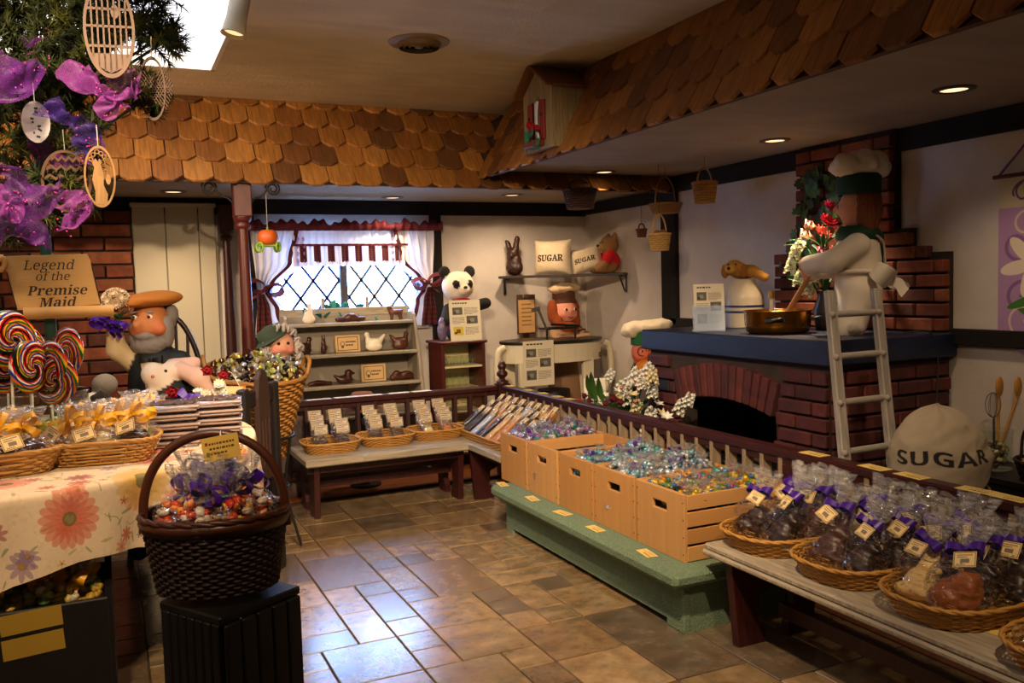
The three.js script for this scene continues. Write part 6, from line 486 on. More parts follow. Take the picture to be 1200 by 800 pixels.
// spotted plush and spring ribbon tray
{ const p = onTable(114, -3.72), t = thing('spotted_plush', 'white plush with black spots and grey head behind the yellow bows', 'plush toy', p, .3); t.scale.setScalar(1.2); const pr = [ell([0, .07, 0], [.06, .07, .055], '#c9c0b2'), ell([.03, .16, 0], [.04, .036, .035], '#6e675f')]; for (let i = 0; i < 26; i++) { const a = rr(0, 6.28), b = rr(-.9, 1.2); pr.push(ell([Math.cos(a) * Math.cos(b) * .056, .07 + Math.sin(b) * .066, Math.sin(a) * Math.cos(b) * .052], [.013, .016, .013], '#17130f')); } mesh('body', [blob(pr, .007, .004)], plush, t); }
{ const p = onTable(214, -3.6), t = thing('flower_tray', 'shallow wicker tray with purple ribbon, white flowers and a red rose', 'flower tray', p, -.1); wicker(t, { a: .17, b: .09, h: .03, rows: 4, stakes: 30, m: mat('#4a2418', .6), flare: 1.15 }); for (let i = 0; i < 10; i++) { const b = mesh('ribbon_bow', bowGeo(.07, 1), W.purple, t, 'purple ribbon bow'); b.position.set(rr(-.15, .1), .07 + rr(0, .05), rr(-.05, .06)); b.rotation.set(rr(.2, 1), rr(-1, 1), rr(-.4, .4)); } for (let i = 0; i < 16; i++) { const f = mesh('blossom', daisyG, dbl('#d9d4c4'), t, 'white flower'); f.position.set(.11 + rr(-.05, .05), .11 + rr(0, .07), rr(-.02, .06)); f.rotation.set(rr(.4, 1.2), rr(-.6, .6), 0); f.scale.setScalar(rr(.7, 1)); } for (const [x, y, z, s] of [[-.03, .15, .05, 1.5], [.1, .22, -.03, 1.3], [.16, .2, -.02, 1.3]]) { const f = mesh('rose', roseG, dbl('#8c0c16'), t, 'red rose'); f.position.set(x, y, z); f.rotation.x = 1; f.scale.setScalar(s); } }
for (const [px, z, y] of [[168, -3.5, 0], [178, -3.42, 0], [160, -3.62, 0], [20, -3.28, 0], [98, -3.33, 0], [135, -3.4, 0], [118, -3.3, 0], [150, -3.35, 0]]) { const p = onTable(px, z); giftBag(p, mat('#a8b070', .5), 'clear bag of green sweets with yellow bow behind the straw baskets', 'yellow bow bags behind the straw baskets', .85); }
// ---------------------------------------------------------------- old man doll in a chair with a rabbit
const OM = V(.205, 0, -4.6);
{ const t = thing('windsor_chair', 'dark brown hoop back wooden chair under the old man doll', 'chair', [OM.x + .03, 0, OM.z - .03], -.1); const m = mat('#24100b', .4); mesh('seat', [blob([ell([0, .46, 0], [.22, .025, .21])], .014, .01)], m, t); const hoop = Array.from({ length: 13 }, (_, i) => { const a = i / 12 * PI; return V(Math.cos(a) * .18, .72 + Math.sin(a) * .46 - (i === 0 || i === 12 ? .27 : 0), -.2 - .0 * i); }); mesh('hoop', [tube(hoop, .014, 50, 8)], m, t); for (const x of [-.11, -.055, 0, .055, .11]) mesh('spindle', [bar([x * .85, .47, -.17], [x, .72 + Math.sqrt(1 - (x / .18) ** 2) * .45, -.2], .008, 8)], m, t); for (const sx of [-1, 1]) for (const sz of [-1, 1]) mesh('leg', [bar([sx * .14, .45, sz * .13], [sx * .19, 0, sz * .18], .016, 8)], m, t); mesh('stretcher', [bar([-.165, .2, 0], [.165, .2, 0], .01, 8)], m, t); }
{ const y = 1.15, t = thing('old_man_doll', 'old man doll with grey beard and tan flat cap holding up a bouquet', 'doll', OM, -.3); const J = '#14181a', S = '#c9b184', F = '#b5713f'; mesh('body', [blob([ell([-.02, y, .02], [.085, .105, .095], F), ell([-.055, y - .012, .115], [.022, .026, .028], F), ell([-.06, y - .04, .09], [.04, .03, .03], '#b9653a'), ell([.035, y - .035, .085], [.034, .03, .03], '#b9653a'), ell([.075, y, .0], [.022, .034, .02], F), cap([0, y - .12, 0], [0, y - .2, 0], .05, .09, S), cap([0, y - .24, 0], [0, .55, 0], .13, .14, J), cap([-.1, y - .2, .02], [-.17, y - .13, .06], .05, .045, S), cap([-.17, y - .13, .06], [-.165, y - .01, .1], .045, .036, S), ell([-.165, y + .03, .11], [.034, .04, .03], F), cap([.11, y - .2, .02], [.16, y - .33, .1], .055, .05, J), cap([.16, y - .33, .1], [.05, y - .36, .18], .046, .04, J), cap([-.07, .55, .05], [-.08, .52, .2], .08, .07, J), cap([.07, .55, .05], [.08, .52, .2], .08, .07, J), cap([-.08, .52, .2], [-.08, .08, .2], .065, .05, J), cap([.08, .52, .2], [.08, .08, .2], .065, .05, J)], .011, .022)], vc(.7), t); mesh('beard', [blob([ell([-.02, y - .11, .07], [.075, .05, .05]), ell([.06, y - .05, .04], [.035, .08, .045]), ell([-.09, y - .06, .05], [.025, .07, .04]), ell([.075, y + .03, -.01], [.03, .05, .045]), ell([-.03, y - .065, .1], [.05, .018, .03]), ell([0, y + .03, -.06], [.085, .07, .05])], .008, .02, .005, 70)], mat('#7c746c', .9, { bumpMap: roughTex, bumpScale: .012 }), t, 'grey beard and sideburns'); mesh('flat_cap', [blob([ell([-.02, y + .105, .03], [.125, .035, .13]), ell([.03, y + .115, -.01], [.1, .035, .1]), ell([-.07, y + .088, .1], [.075, .014, .06])], .009, .02)], mat('#a8651a', .85, { bumpMap: fabricBump, bumpScale: .002 }), t, 'tan flat cap'); for (const q of [-1, 1]) { const e = mesh('eye', [sph(.013, 10, -.035 + q * .035, y + .025, .105, 0, 0, 0, 1.1, .8, .5)], mat('#efe6d6', .3), t); mesh('pupil', [sph(.008, 8, -.037 + q * .035, y + .025, .112, 0, 0, 0, 1, 1, .5)], W.black, e); mesh('eyebrow', [sph(.02, 8, -.035 + q * .036, y + .048, .105, 0, 0, q * -.15, 1, .3, .4)], mat('#8a8078', .9), t); } const b = mesh('bow_tie', bowGeo(.055, 0), W.black, t); b.position.set(0, y - .18, .11); b.rotation.x = PI / 2; mesh('shirt_front', [sheet((u, v) => V((u - .5) * .1 * (1 - .6 * v), y - .19 - .17 * v, .118 + .015 * v + .012 * Math.cos((u - .5) * 3)), 6, 6)], mat('#c4ad86', .8, { side: THREE.DoubleSide }), t); mesh('button', [sph(.007, 8, 0, y - .24, .135), sph(.007, 8, 0, y - .28, .137)], W.maroon, t); }
{ const t = thing('hand_bouquet', 'round cream chrysanthemum bouquet with purple ribbon in the doll hand', 'flowers', [OM.x - .172, 1.165, OM.z + .08]); for (let i = 0; i < 22; i++) { const a = i * 2.4, q = 1 - i / 22 * 1.3, s = Math.sqrt(Math.max(0, 1 - q * q)); const f = mesh('blossom', daisyG, dbl('#e3cda8'), t); const n = V(Math.cos(a) * s, q, Math.sin(a) * s); f.position.copy(n).multiplyScalar(.05).add(V(0, .085, 0)); f.quaternion.setFromUnitVectors(V(0, 1, 0), n); f.scale.setScalar(1); } mesh('posy_core', [sph(.055, 14, 0, .085, 0, 0, 0, 0, 1, .7, 1)], mat('#b89a6a', .8), t); for (let i = 0; i < 20; i++) { const l = mesh('leaf', leafG, pick(greens), t); const a = rr(0, 6.28); l.position.set(0, .0, 0); l.rotation.set(rr(.4, 1), a, 0, 'YXZ'); l.scale.setScalar(.5); } for (const [x, z] of [[-.05, .02], [-.02, .03]]) { const b = mesh('ribbon', bowGeo(.07, 1), W.purple, t, 'purple ribbon'); b.position.set(x, -.02, z); b.rotation.set(.6, rr(-1, 1), 0); } mesh('stems', [cyl(.012, .008, .1, 8, 0, -.02, 0)], greens[0], t); }
{ const t = thing('rabbit_plush', 'long eared white plush rabbit in a dark green coat on the doll lap', 'plush toy', [OM.x - .0, .575, OM.z + .2], -.1); const w = '#d3c3ae', g = '#131d19', p = '#cba694'; mesh('body', [blob([cap([.03, .05, 0], [.03, .23, 0], .1, .085, g), cap([-.0, .3, .02], [-.03, .335, .03], .06, .055, w), ell([.05, .34, .0], [.06, .05, .055], w), cap([.09, .35, .02], [.17, .31, .07], .035, .045, p), cap([.17, .31, .07], [.22, .23, .08], .045, .025, p), cap([.05, .37, -.04], [.15, .37, -.03], .03, .035, p), cap([-.03, .24, .04], [-.13, .22, .09], .036, .03, w), ell([-.15, .21, .1], [.03, .026, .03], w), cap([-.07, .1, .07], [-.09, -.06, .1], .045, .045, w), ell([-.09, -.1, .12], [.042, .05, .05], w), cap([.1, .06, .06], [.12, -.08, .1], .06, .055, g)], .01, .018, .003, 80)], plush, t); for (const s of [-1, 1]) mesh('eye', [sph(.008, 8, .0 + s * .025, .35, .055)], W.black, t); mesh('nose', [sph(.008, 8, -.03, .33, .085)], mat('#b5705a', .6), t); }
// ---------------------------------------------------------------- black chair and bushel basket
{ const t = thing('side_chair', 'black wooden chair with carved rounded splat beside the round table', 'chair', [.56, 0, -3.95], 1.02); const m = W.blackWood; const yT = .89; mesh('back_post', [muv(cham(.055, yT - .02, .04, .006, -.16, (yT - .02) / 2, .02))], m, t); mesh('back_post', [muv(cham(.055, yT - .02, .04, .006, .16, (yT - .02) / 2, .02))], m, t); mesh('splat', [muv(extr([[-.06, .45], [.06, .45], [.065, .82], [.05, .9], [.025, .935], [0, .945], [-.025, .935], [-.05, .9], [-.065, .82]], .024, .004, [-1, 0, 1].map((k) => [[k * .035 - .006, .52], [k * .035 + .006, .52], [k * .035 + .006, .72], [k * .035 - .006, .72]].reverse()), 0, 0, .035))], mat('#3a2620', .5, { map: grainTex }), t, 'carved brown splat'); mesh('crest_rail', [muv(cham(.36, .07, .03, .006, 0, .82, .02))], m, t); mesh('lower_rail', [cham(.3, .04, .025, .004, 0, .5, .02)], m, t); mesh('seat', [cham(.4, .03, .38, .01, 0, .44, -.18)], m, t); for (const x of [-.16, .16]) mesh('front_leg', [cham(.04, .43, .04, .005, x, .215, -.34)], m, t); }
const BQ = V(.615, 0, -4.5);
{ const t = thing('bushel_basket', 'big tapered straw bushel basket full of wrapped candies', 'basket', [BQ.x, .46, BQ.z + .0], 0); t.rotation.x = .2; t.rotation.z = -.06; wicker(t, { a: .245, b: .235, h: .44, rows: 26, stakes: 44, m: mat('#9a6a2c', .6), rimM: strawD, flare: 1.55, th: .004, rim: 2.6 }); for (const s of [-1, 1]) mesh('handle', [tube([[s * .235, .44, -.07], [s * .25, .5, -.04], [s * .25, .51, .0], [s * .25, .5, .04], [s * .235, .44, .07]], .011, 20, 7)], strawD, t); mesh('filler', [cyl(.22, .2, .02, 30, 0, .395, 0)], mat('#6a5030', .8), t);
  const candy = join([sph(.016, 8, 0, 0, 0, 0, 0, 0, 1.25, .8, .85), lathe([[.004, 0], [.014, .016], [.012, .02], [0, .006]], 7, .02, 0, 0, 0, 0, -PI / 2), lathe([[.004, 0], [.014, .016], [.012, .02], [0, .006]], 7, -.02, 0, 0, 0, 0, PI / 2)]), cm2 = ['#b9b5aa', '#1c1614', '#a89242', '#8a8078', '#8f8f8c', '#4a2a1a', '#c8c0a4', '#98a058'].map((c) => mat(c, .25, { metalness: .4 })), nm = ['silver', 'black', 'gold', 'taupe', 'grey', 'brown', 'cream', 'green']; t.updateMatrixWorld(true); for (let i = 0; i < 110; i++) { const r = Math.sqrt(i / 110) * .205, a = i * 2.39996; const k = Math.floor(rnd() * 8); const p = V(Math.cos(a) * r, .425 + .05 * (1 - (r / .22) ** 2) + rr(-.006, .014), Math.sin(a) * r * .95).applyMatrix4(t.matrixWorld); const o = single('wrapped_candy', candy, cm2[k], p, `${nm[k]} twist wrapped candy in the bushel basket`, 'candy', 0, `${nm[k]} candies in the bushel basket`); o.rotation.set(rr(0, 3), rr(0, 3), rr(0, 3)); o.scale.setScalar(rr(1, 1.35)); } }
{ const t = thing('basket_stand', 'black wrought iron stand under the bushel basket', 'stand', [BQ.x, 0, BQ.z]); mesh('ring', [torus(.2, .008, 36, 6, 0, .56, .04, PI / 2)], W.black, t); for (let i = 0; i < 4; i++) { const a = i * PI / 2 + .6; mesh('leg', [tube([[Math.cos(a) * .2, .56, Math.sin(a) * .2 + .04], [Math.cos(a) * .17, .3, Math.sin(a) * .17 + .02], [Math.cos(a) * .24, .006, Math.sin(a) * .24]], .007, 16, 6)], W.black, t); } mesh('lower_ring', [torus(.17, .006, 30, 6, 0, .3, .02, PI / 2)], W.black, t); }
{ const p = hit('z', BQ.z + .31, 268, 461), t = thing('paper_scroll', 'cream rolled paper scroll with orange end hanging on the bushel basket', 'scroll', p, -.12); t.rotation.z = -.06; mesh('roll', [cyl(.034, .034, .13, 22, 0, 0, 0, 0, 0, PI / 2)], mat('#d2b678', .7), t); mesh('end_cap', [cyl(.036, .036, .012, 22, .068, 0, 0, 0, 0, PI / 2)], mat('#c4702c', .5), t, 'orange end'); mesh('string', [tube([[-.05, .03, 0], [0, .1, -.03], [.05, .03, 0]], .002, 12, 4)], W.paper, t); }
// ---------------------------------------------------------------- dark gift basket on the slatted stand
const ST = V(.235, 0, -2.2);
{ const t = thing('slatted_stand', 'black slatted wooden stand under the dark handled basket', 'stand', ST, .56); const h = .545, a = .115; mesh('top', [cham(.245, .02, .225, .004, 0, h - .01, 0)], W.black, t); for (let i = 0; i < 5; i++) { mesh('slat', [cham(.042, h - .02, .014, .003, -.092 + i * .046, (h - .02) / 2, a)], W.black, t); mesh('slat', [cham(.042, h - .02, .014, .003, -.092 + i * .046, (h - .02) / 2, -a)], W.black, t); } for (let i = 0; i < 7; i++) for (const s of [-1, 1]) mesh('slat', [cham(.014, h - .02, .026, .003, s * a, (h - .02) / 2, -.09 + i * .03)], W.black, t); mesh('corner_post', [-1, 1].flatMap((x) => [-1, 1].map((z) => box(.02, h - .02, .02, x * .1, (h - .02) / 2, z * .095)))[0], W.black, t); const b = mesh('blue_cloth_edge', [cham(.06, .012, .12, .004, .1, h + .0065, -.06)], mat('#1d4a86', .7), t, 'blue cloth corner'); }
const DB = V(.21, .565, -2.22); const darkW = mat('#240d08', .6), darkH = mat('#45200f', .4);
{ const t = thing('gift_basket', 'large dark brown oval basket with bentwood handle on the black stand', 'basket', DB, -.3); wicker(t, { a: .172, b: .135, h: .185, rows: 22, stakes: 52, m: darkW, rimM: darkH, flare: 1.22, th: .003, rim: 2.4 }); mesh('rim_band', [strand((i) => { const a = i / 72 * 2 * PI; const [x, z] = sup(a, .174, .137, 1); return [V(x, .17, z), V(Math.cos(a), 0, Math.sin(a)), V(0, 1, 0)]; }, 72, .005, .018)], darkH, t); const hd = Array.from({ length: 13 }, (_, i) => { const a = i / 12 * PI; return V(Math.cos(a) * .17, .14 + Math.sin(a) ** .75 * .235, 0); }); mesh('handle', [tube(hd, .0115, 40, 8)], darkH, t, 'polished bentwood handle'); }
{ const t = thing('handle_card', 'yellowed card with small print tied to the dark basket handle', 'card', [DB.x + .02, DB.y + .345, DB.z + .02], -.15); const f = mesh('card', plateG(.085, .058), mat('#ffffff', .75, { map: canvasTex(160, 108, (x, w, h) => { x.fillStyle = '#c9a548'; x.fillRect(0, 0, w, h); scribble(x, 30, 20, 110, 66, 3, '#4a3512'); x.fillStyle = '#7a2a18'; x.fillRect(14, 22, 12, 14); x.fillStyle = '#3a5a24'; x.fillRect(14, 66, 14, 20); }) }), t); f.rotation.z = .13; f.position.z = .022; mesh('tie', [torus(.016, .002, 14, 4, 0, .02, 0, 0, PI / 2)], W.paper, t); }
const orangeHeap = [0, 1].map(() => heap(58, .05, .058, .05, .0135, ['#c4421a', '#d8701c', '#e0a83a', '#d9cdb8', '#b8281c', '#c9b8a0', '#e08a4a'])), orShell = [3, 4].map((s) => bagShell(.13, .2, .13, .66, .7, s * 7));
[[-.1, .02], [-.035, .07], [.035, .065], [.1, .01], [-.05, -.05], [.04, -.06], [0, 0.005]].forEach(([x, z], i) => { const t = thing('orange_candy_bag', 'clear bag of orange and red wrapped candies with purple bow in the dark basket', 'candy bag', [DB.x + x * .82, DB.y + .115 + (i > 3 ? .02 : 0), DB.z + z * .82], rr(0, 3), 'orange candy bags in the dark basket'); t.rotation.z = -x * 1.5; t.rotation.x = z * 1.2; const c = mesh('candies', orangeHeap[i % 2], vc(.4), t); c.position.y = .065; c.userData.kind = 'stuff'; wrap(orShell[i % 2], t); for (const q of [0, 1]) { const b = mesh('bow', bowGeo(.05, 1, .45), W.purple, t, 'purple bow'); b.position.set(0, .138, .015); b.rotation.set(.7, i + q * 1.4, 0); } });
// ---------------------------------------------------------------- dark box of sweets under the cloth
const BX0 = -.62, BX1 = -.045, BZ0 = -3.12, BZ1 = -2.76, BY = .41;
{ const t = thing('dark_box', 'open dark wooden box of pastel sweets standing under the round table', 'box', [0, 0, 0]); mesh('front_panel', [muv(cham(BX1 - BX0, BY, .02, .004, (BX0 + BX1) / 2, BY / 2, BZ1))], W.blackWood, t); mesh('back_panel', [box(BX1 - BX0, BY, .02, (BX0 + BX1) / 2, BY / 2, BZ0)], W.blackWood, t); mesh('side_panel', [box(.02, BY + .03, BZ1 - BZ0, BX0, (BY + .03) / 2, (BZ0 + BZ1) / 2)], W.blackWood, t); mesh('side_panel', [box(.02, BY + .03, BZ1 - BZ0, BX1, (BY + .03) / 2, (BZ0 + BZ1) / 2)], W.blackWood, t); mesh('floor_board', [box(BX1 - BX0, .02, BZ1 - BZ0, (BX0 + BX1) / 2, BY - .13, (BZ0 + BZ1) / 2)], W.blackWood, t); }
const pastel = [0, 1].map(() => heap(46, .055, .045, .05, .016, ['#c9a23a', '#d8cfae', '#6f9a4a', '#cf7a55', '#d9b48a', '#a8b45a', '#d8c060'])), paShell = [5, 6].map((s) => bagShell(.14, .17, .12, .66, .6, s * 5));
[[-.56, -2.86], [-.44, -2.85], [-.32, -2.84], [-.21, -2.85], [-.11, -2.84], [-.5, -2.98], [-.38, -2.97], [-.26, -2.97], [-.14, -2.97]].forEach(([x, z], i) => { const t = thing('pastel_candy_bag', 'clear bag of yellow, green and peach sweets in the dark box', 'candy bag', [x, BY - .055, z], rr(0, 3), 'pastel candy bags in the dark box'); t.rotation.x = .15; const c = mesh('candies', pastel[i % 2], vc(.45), t); c.position.y = .055; c.userData.kind = 'stuff'; wrap(paShell[i % 2], t); const b = mesh('bow', smallBow, i > 4 ? W.purple : W.yellowRib, t); b.position.set(0, .115, .01); b.rotation.x = .5; b.scale.setScalar(1.5); });
[[36, 717, 'upper', -.1], [39, 747, 'lower', -.06]].forEach(([px, py, w, r], i) => { const p = hit('z', BZ1 + .012, px, py); const o = mesh('shelf_card', plateG(.155, .058), mat('#9a7a1c', .8)); o.position.set(p.x, Math.min(p.y, BY - .032 - i * .07), BZ1 + .0115); o.rotation.z = .06; tag(o, `plain yellow card on the dark box front, the ${w} of two`, 'card'); });
// ---------------------------------------------------------------- spring tree with ribbons and wooden eggs
const TP = hit('z', -3.82, 56, 330);
{ const t = thing('spring_tree', 'evergreen tree hung with purple mesh ribbon on the round table', 'tree', [TP.x, TH + .003, TP.z]); const o = t.position; const L = (px, py, z) => hit('z', z, px, py).sub(o); const bark = mat('#2e3a24', .8);
  mesh('trunk', [cyl(.018, .022, 1.62, 12, 0, .81, 0)], mat('#1f4a3c', .6), t, 'green painted pole'); mesh('base', [lathe([[0, 0], [.12, 0], [.12, .02], [.04, .035], [.03, .06], [0, .06]], 24)], mat('#1f4a3c', .6), t);
  const cl = [[15, 20, -2.5, .16], [60, 10, -2.6, .16], [95, 55, -2.5, .13], [130, 20, -2.75, .15], [160, 30, -2.7, .13], [185, 45, -2.65, .08], [30, 70, -2.4, .12], [60, 95, -2.6, .14], [100, 100, -2.7, .12], [20, 115, -2.7, .13], [60, 140, -2.7, .12], [150, 112, -2.35, .06], [175, 112, -2.35, .055], [85, 165, -2.6, .09], [45, 175, -2.8, .1], [15, 160, -2.8, .1], [70, 210, -2.45, .085], [50, 240, -2.5, .1], [85, 225, -2.45, .06], [60, 258, -2.5, .07], [20, 250, -2.6, .1], [-30, 60, -2.6, .2], [-30, 180, -2.7, .2], [-40, 270, -2.7, .15], [35, 30, -3.0, .2], [110, 20, -3.0, .18], [40, -40, -2.8, .2], [110, -40, -2.7, .2], [160, -30, -2.8, .15], [190, 50, -2.6, .05], [20, 45, -2.7, .16], [75, 60, -2.75, .14], [45, 100, -2.9, .15], [110, 60, -2.85, .13], [25, 200, -2.55, .1], [75, 195, -2.6, .08], [100, 130, -2.7, .08], [5, 140, -2.9, .14], [85, 20, -2.45, .12]];
  const nd = [[], [], []], tw = []; const cone = (a, d, l, r) => { const u = Math.abs(d.y) < .9 ? V(0, 1, 0) : V(1, 0, 0), s = d.clone().cross(u).normalize().multiplyScalar(r), w = d.clone().cross(s).normalize().multiplyScalar(r), b = a.clone().addScaledVector(d, l); const p = [a.clone().add(s), a.clone().addScaledVector(s, -.5).addScaledVector(w, .87), a.clone().addScaledVector(s, -.5).addScaledVector(w, -.87)]; return [p[0], p[1], b, p[1], p[2], b, p[2], p[0], b]; };
  cl.forEach(([px, py, z, r], ci) => { const c = L(px, py, z); const root = V(0, Math.min(1.6, Math.max(.92, c.y - .12)), 0); tw.push(tube([root, root.clone().lerp(c, .5).add(V(0, .04, 0)), c], .0045, 10, 5)); const out = c.clone().sub(root).normalize(); const nt = r > .1 ? 13 : 9; for (let k = 0; k < nt; k++) { const d = V(rr(-1, 1), rr(-.8, .9), rr(-1, 1)).addScaledVector(out, .7).normalize(); const e = c.clone().addScaledVector(d, r); tw.push(bar(c, e, .0028, 4, .0015)); for (let q = 0; q < 70; q++) { const f = rr(.1, 1.02), a = c.clone().lerp(e, f); const nn = d.clone().multiplyScalar(.75).add(V(rr(-1, 1), rr(-1, 1), rr(-1, 1))).normalize(); nd[(ci + k) % 3].push(...cone(a, nn, rr(.024, .042), .0023)); } } });
  nd.forEach((p, i) => { const g = new THREE.BufferGeometry(); g.setAttribute('position', new THREE.Float32BufferAttribute(p.flatMap((v) => [v.x, v.y, v.z]), 3)); g.computeVertexNormals(); mesh('needles', [clean(g)], mat(['#37441a', '#59601f', '#202e15'][i], .7, { side: THREE.DoubleSide }), t, 'evergreen needles').userData.kind = 'stuff'; }); mesh('twigs', tw, bark, t);
  const netA = tex(128, (u, v) => { const a = Math.sin(u * 2 * PI * 16) > .1, b = Math.sin(v * 2 * PI * 16) > .1; return a || b ? .62 + .3 * L16(u, v) : .22; }, false, 7, 2); const tl = (c) => mat(c, .55, { phys: true, transmission: .3, thickness: 0, side: THREE.DoubleSide, alphaMap: netA, transparent: true }); const tulle = tl('#7a30a0'), tulleP = tl('#a84ab8'), tulleB = tl('#4c2e9e');
  const glit = []; const rib = (pts, w, m, k) => { const c = new THREE.CatmullRomCurve3(pts.map(([a, b, z]) => L(a, b, z))); mesh('ribbon', [sheet((u, v) => { const p = c.getPoint(u), tg = c.getTangent(u); const s = tg.clone().cross(V(.3, .2, 1)).normalize(), n = tg.clone().cross(s).normalize(); const e = (v - .5) * w * (.65 + .35 * Math.sin(u * 9 + k)), rf = .35 * w * Math.sin(v * PI * 2 + u * 8 + k) * .5 + .06 * w * Math.sin(u * 40 + v * 6); return p.addScaledVector(s, e).addScaledVector(n, rf); }, 46, 10)], m, t, 'purple mesh ribbon'); for (let i = 0; i < 14; i++) { const p = c.getPoint(rnd()); glit.push(sph(.0022, 5, p.x + rr(-.03, .03), p.y + rr(-.03, .03), p.z + .02)); } };
  rib([[-20, 70, -2.2], [25, 85, -2.25], [45, 80, -2.3], [20, 100, -2.25], [-10, 95, -2.3]], .09, tulle, 0); rib([[85, 75, -2.25], [105, 100, -2.22], [130, 110, -2.2], [150, 95, -2.2], [165, 95, -2.2]], .085, tulleP, 1); rib([[125, 105, -2.2], [130, 125, -2.2], [145, 120, -2.22]], .07, tulleP, 4); rib([[55, 120, -2.3], [75, 140, -2.3], [95, 150, -2.3], [105, 175, -2.32], [92, 180, -2.3]], .085, tulleB, 2); rib([[-20, 200, -2.25], [15, 205, -2.25], [25, 235, -2.25], [60, 228, -2.25], [75, 218, -2.28]], .09, tulle, 3); rib([[70, 240, -2.25], [88, 235, -2.22], [100, 245, -2.22], [86, 262, -2.22], [76, 258, -2.24]], .07, tulleP, 5); rib([[-20, 260, -2.3], [10, 265, -2.3], [30, 275, -2.3], [45, 268, -2.35]], .1, tulle, 6); rib([[20, 60, -2.4], [50, 50, -2.4], [75, 45, -2.45], [90, 60, -2.45]], .06, tulle, 7); rib([[-10, 225, -2.2], [15, 240, -2.2], [-5, 250, -2.2]], .07, tulleP, 8); rib([[55, 155, -2.5], [40, 160, -2.5], [60, 185, -2.5], [110, 190, -2.5]], .06, tulleP, 9);
  mesh('glitter', glit, mat('#ff5ac8', .2, { metalness: .5 }), t, 'pink glitter on the ribbon').userData.kind = 'stuff'; }
const eggWood = mat('#6e4c2c', .55, { map: grainTex }), eggPale = mat('#b88f58', .55, { map: grainTex }), eggWhite = mat('#c9c9cc', .6);
function eggOrn(px, py, z, hw, hh, label, m, style, yaw, th = .005) { const c = hit('z', z, px, py); const s = c.clone().sub(camera.position).dot(camB) * -1 / FPX; const a = hw * s, b = hh * s; const t = thing('wooden_egg_ornament', label, 'ornament', c, yaw, 'cut out wooden eggs on the tree'); const ring = ellPts(a, b, 40), inn = ellPts(a * .88, b * .91, 40).reverse(); mesh('rim', [extr(ring, th, 0, [inn])], m, t); const bars = [];
  if (style === 'slots') { for (let i = -3; i <= 3; i++) bars.push(box(a * .07, b * 1.76 * Math.sqrt(1 - (i / 4) ** 2), th * .8, i * a * .22, 0, 0)); for (const y of [-.35, .05, .4]) bars.push(box(a * 1.76 * Math.sqrt(1 - y * y), b * .05, th * .8, 0, y * b, 0)); bars.push(extr([[-.8, -.5], [.8, -.5], [.55, -.75], [0, -.9], [-.55, -.75]].map(([x, y]) => [x * a, y * b]), th * .8), xf(extr(ellPts(a * .16, b * .14, 14), th * .8), a * .25, b * .35, 0)); }
  if (style === 'lattice') for (let i = -6; i <= 6; i++) for (const q of [-1, 1]) { const x = i * a * .3; const L = b * 1.5 * Math.max(.15, 1 - Math.abs(i) / 7.5); bars.push(box(a * .06, L, th * .8, x * .75, 0, 0, 0, 0, q * .55)); }
  if (style === 'rabbit') { bars.push(extr([[-.35, -.9], [-.3, -.5], [-.45, -.1], [-.3, .3], [-.4, .5], [-.2, .62], [-.05, .5], [0, .62], [.15, .55], [.1, .4], [.22, .1], [.2, -.3], [.4, -.6], [.35, -.9], [0, -.97]].map(([x, y]) => [x * a * 1.1, y * b * .94]), th * .8)); for (const [x, y] of [[-.35, .7], [-.1, .8], [.15, .75], [.35, .65], [-.5, .55]]) bars.push(torus(a * .13, th * .35, 12, 5, x * a, y * b, 0)); bars.push(xf(extr(ellPts(a * .16, b * .17, 18), th * .8), a * .52, -b * .08, 0), bar([a * .5, b * .1, 0], [a * .3, b * .6, 0], a * .03, 5)); }
  if (style === 'zigzag') { for (let r = 0; r < 6; r++) { const y = (.75 - r * .3) * b, w = a * .86 * Math.sqrt(Math.max(.05, 1 - (y / b) ** 2)); const n = 8, pts = []; for (let i = 0; i <= n; i++) pts.push([-w + 2 * w * i / n, y + (i % 2 ? b * .07 : -b * .05)]); const lo = pts.map(([x, q]) => [x, q - b * .1]).reverse(); bars.push(extr([...pts, ...lo].reverse(), th * .8)); } }
  if (style === 'print') { bars.push(extr(ellPts(a * .9, b * .92, 36), th * .6)); } mesh('cutout', bars, m, t); if (style === 'print') mesh('dark_cutout', Array.from({ length: 9 }, (_, i) => box(a * rr(.1, .3), b * .09, th, rr(-.5, .5) * a, (-.7 + i * .17) * b, .001, 0, 0, rr(-.6, .6))), mat('#2a3326', .6), t); mesh('hanger', [bar([0, b * .98, 0], [0, b + .05, -.01], .0012, 4)], W.paper, t); }
eggOrn(128, 34, -2.15, 28, 57, 'large brown openwork wooden egg ornament hanging high on the tree', eggWood, 'slots', -.15); eggOrn(179, 104, -2.3, 15, 37, 'brown lattice wooden egg ornament at the outer branch tip', eggWood, 'lattice', -.3); eggOrn(117, 207, -2.3, 17, 36, 'pale wooden egg ornament with a cut out rabbit', eggPale, 'rabbit', .1); eggOrn(78, 212, -2.4, 27, 36, 'brown zigzag wooden egg ornament behind the lower branch', eggWood, 'zigzag', .2); eggOrn(42, 143, -2.4, 15, 24, 'white printed egg ornament deep in the tree', eggWhite, 'print', .2);
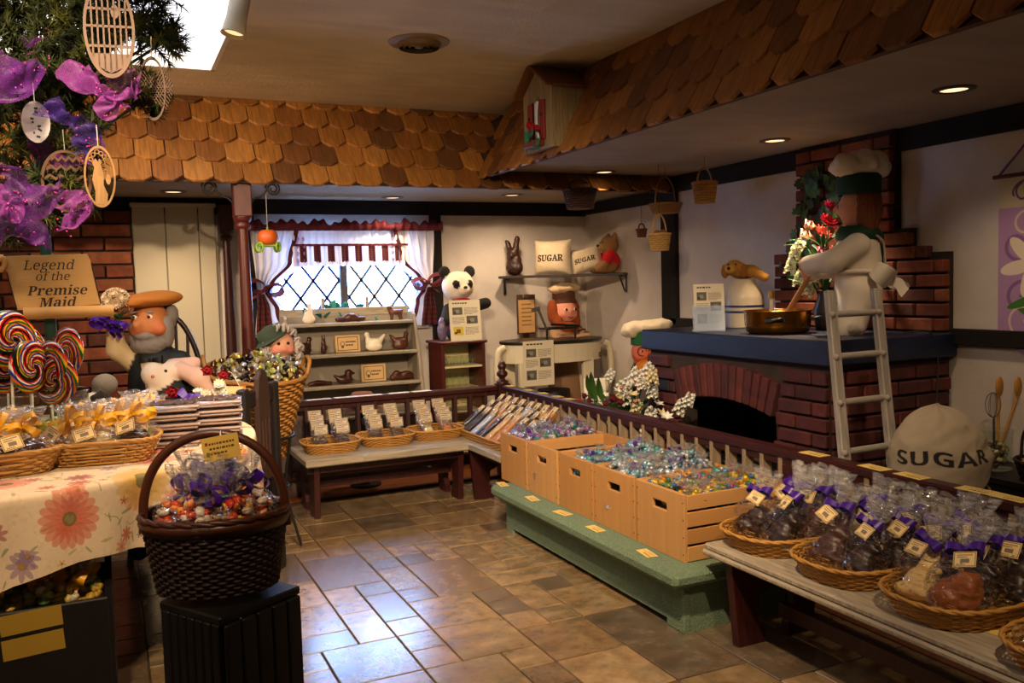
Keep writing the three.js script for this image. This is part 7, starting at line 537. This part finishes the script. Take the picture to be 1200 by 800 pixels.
// scroll sign on the pole
{ const c = hit('z', TP.z + .045, 62, 335), s = c.clone().sub(camera.position).dot(camB) * -1 / FPX; const t = thing('scroll_sign', 'tan scroll shaped wooden sign with black script fixed to the tree pole', 'sign', c, .05); const P = (l) => l.map(([x, y]) => [(x - 62) * s, (335 - y) * s]); const bt = canvasTex(640, 400, (x, w, h) => { x.fillStyle = '#c79a58'; x.fillRect(0, 0, w, h); for (let i = 0; i < 500; i++) { x.fillStyle = rnd() < .5 ? 'rgba(90,55,20,.05)' : 'rgba(240,210,160,.06)'; x.fillRect(rnd() * w, rnd() * h, 60, 3); } x.fillStyle = '#2a1810'; x.textAlign = 'center'; x.font = 'italic 92px serif'; x.fillText('Legend', 305, 108); x.font = 'italic 80px serif'; x.fillText('of the', 325, 184); x.font = 'italic bold 92px serif'; x.fillText('Premise', 350, 288); x.fillText('Maid', 345, 372); });
  const g = extr(P([[10, 300], [100, 298], [104, 308], [112, 358], [24, 362], [16, 318]]).reverse(), .014, .001); const p = g.attributes.position, u = g.attributes.uv; for (let i = 0; i < p.count; i++) u.setXY(i, (p.getX(i) / s + 62 - 8) / 106, 1 - (335 - p.getY(i) / s - 298) / 66); mesh('board', [g], mat('#ffffff', .6, { map: bt }), t, 'tan board lettered in black script'); const edge = mat('#8a602c', .6); const at = (x, y) => [(x - 62) * s, (335 - y) * s]; const rl = (x0, x1, y, r) => { const a = at(x0, y), b = at(x1, y); return bar([a[0], a[1], .008], [b[0], b[1], .008], r * s, 16); }; mesh('lower_roll', [rl(30, 125, 366, 7)], mat('#c0914e', .6), t, 'rolled lower edge'); mesh('upper_curl', [torus(8 * s, 3.2 * s, 18, 8, ...at(7, 308), .006), rl(-4, 14, 302, 4)], mat('#b58646', .6), t, 'curled upper corner'); mesh('outline', [tube([[...at(16, 318), .009], [...at(20, 340), .009], [...at(24, 361), .009]], .002, 8, 5)], mat('#2a1810', .6), t); mesh('outline', [tube([[...at(104, 308), .009], [...at(108, 335), .009], [...at(112, 357), .009]], .002, 8, 5)], mat('#2a1810', .6), t); mesh('clamp', [box(.05, .02, .03, (56 - 62) * s, .0, -.02)], W.steel, t); }
renderer.render(scene, camera);
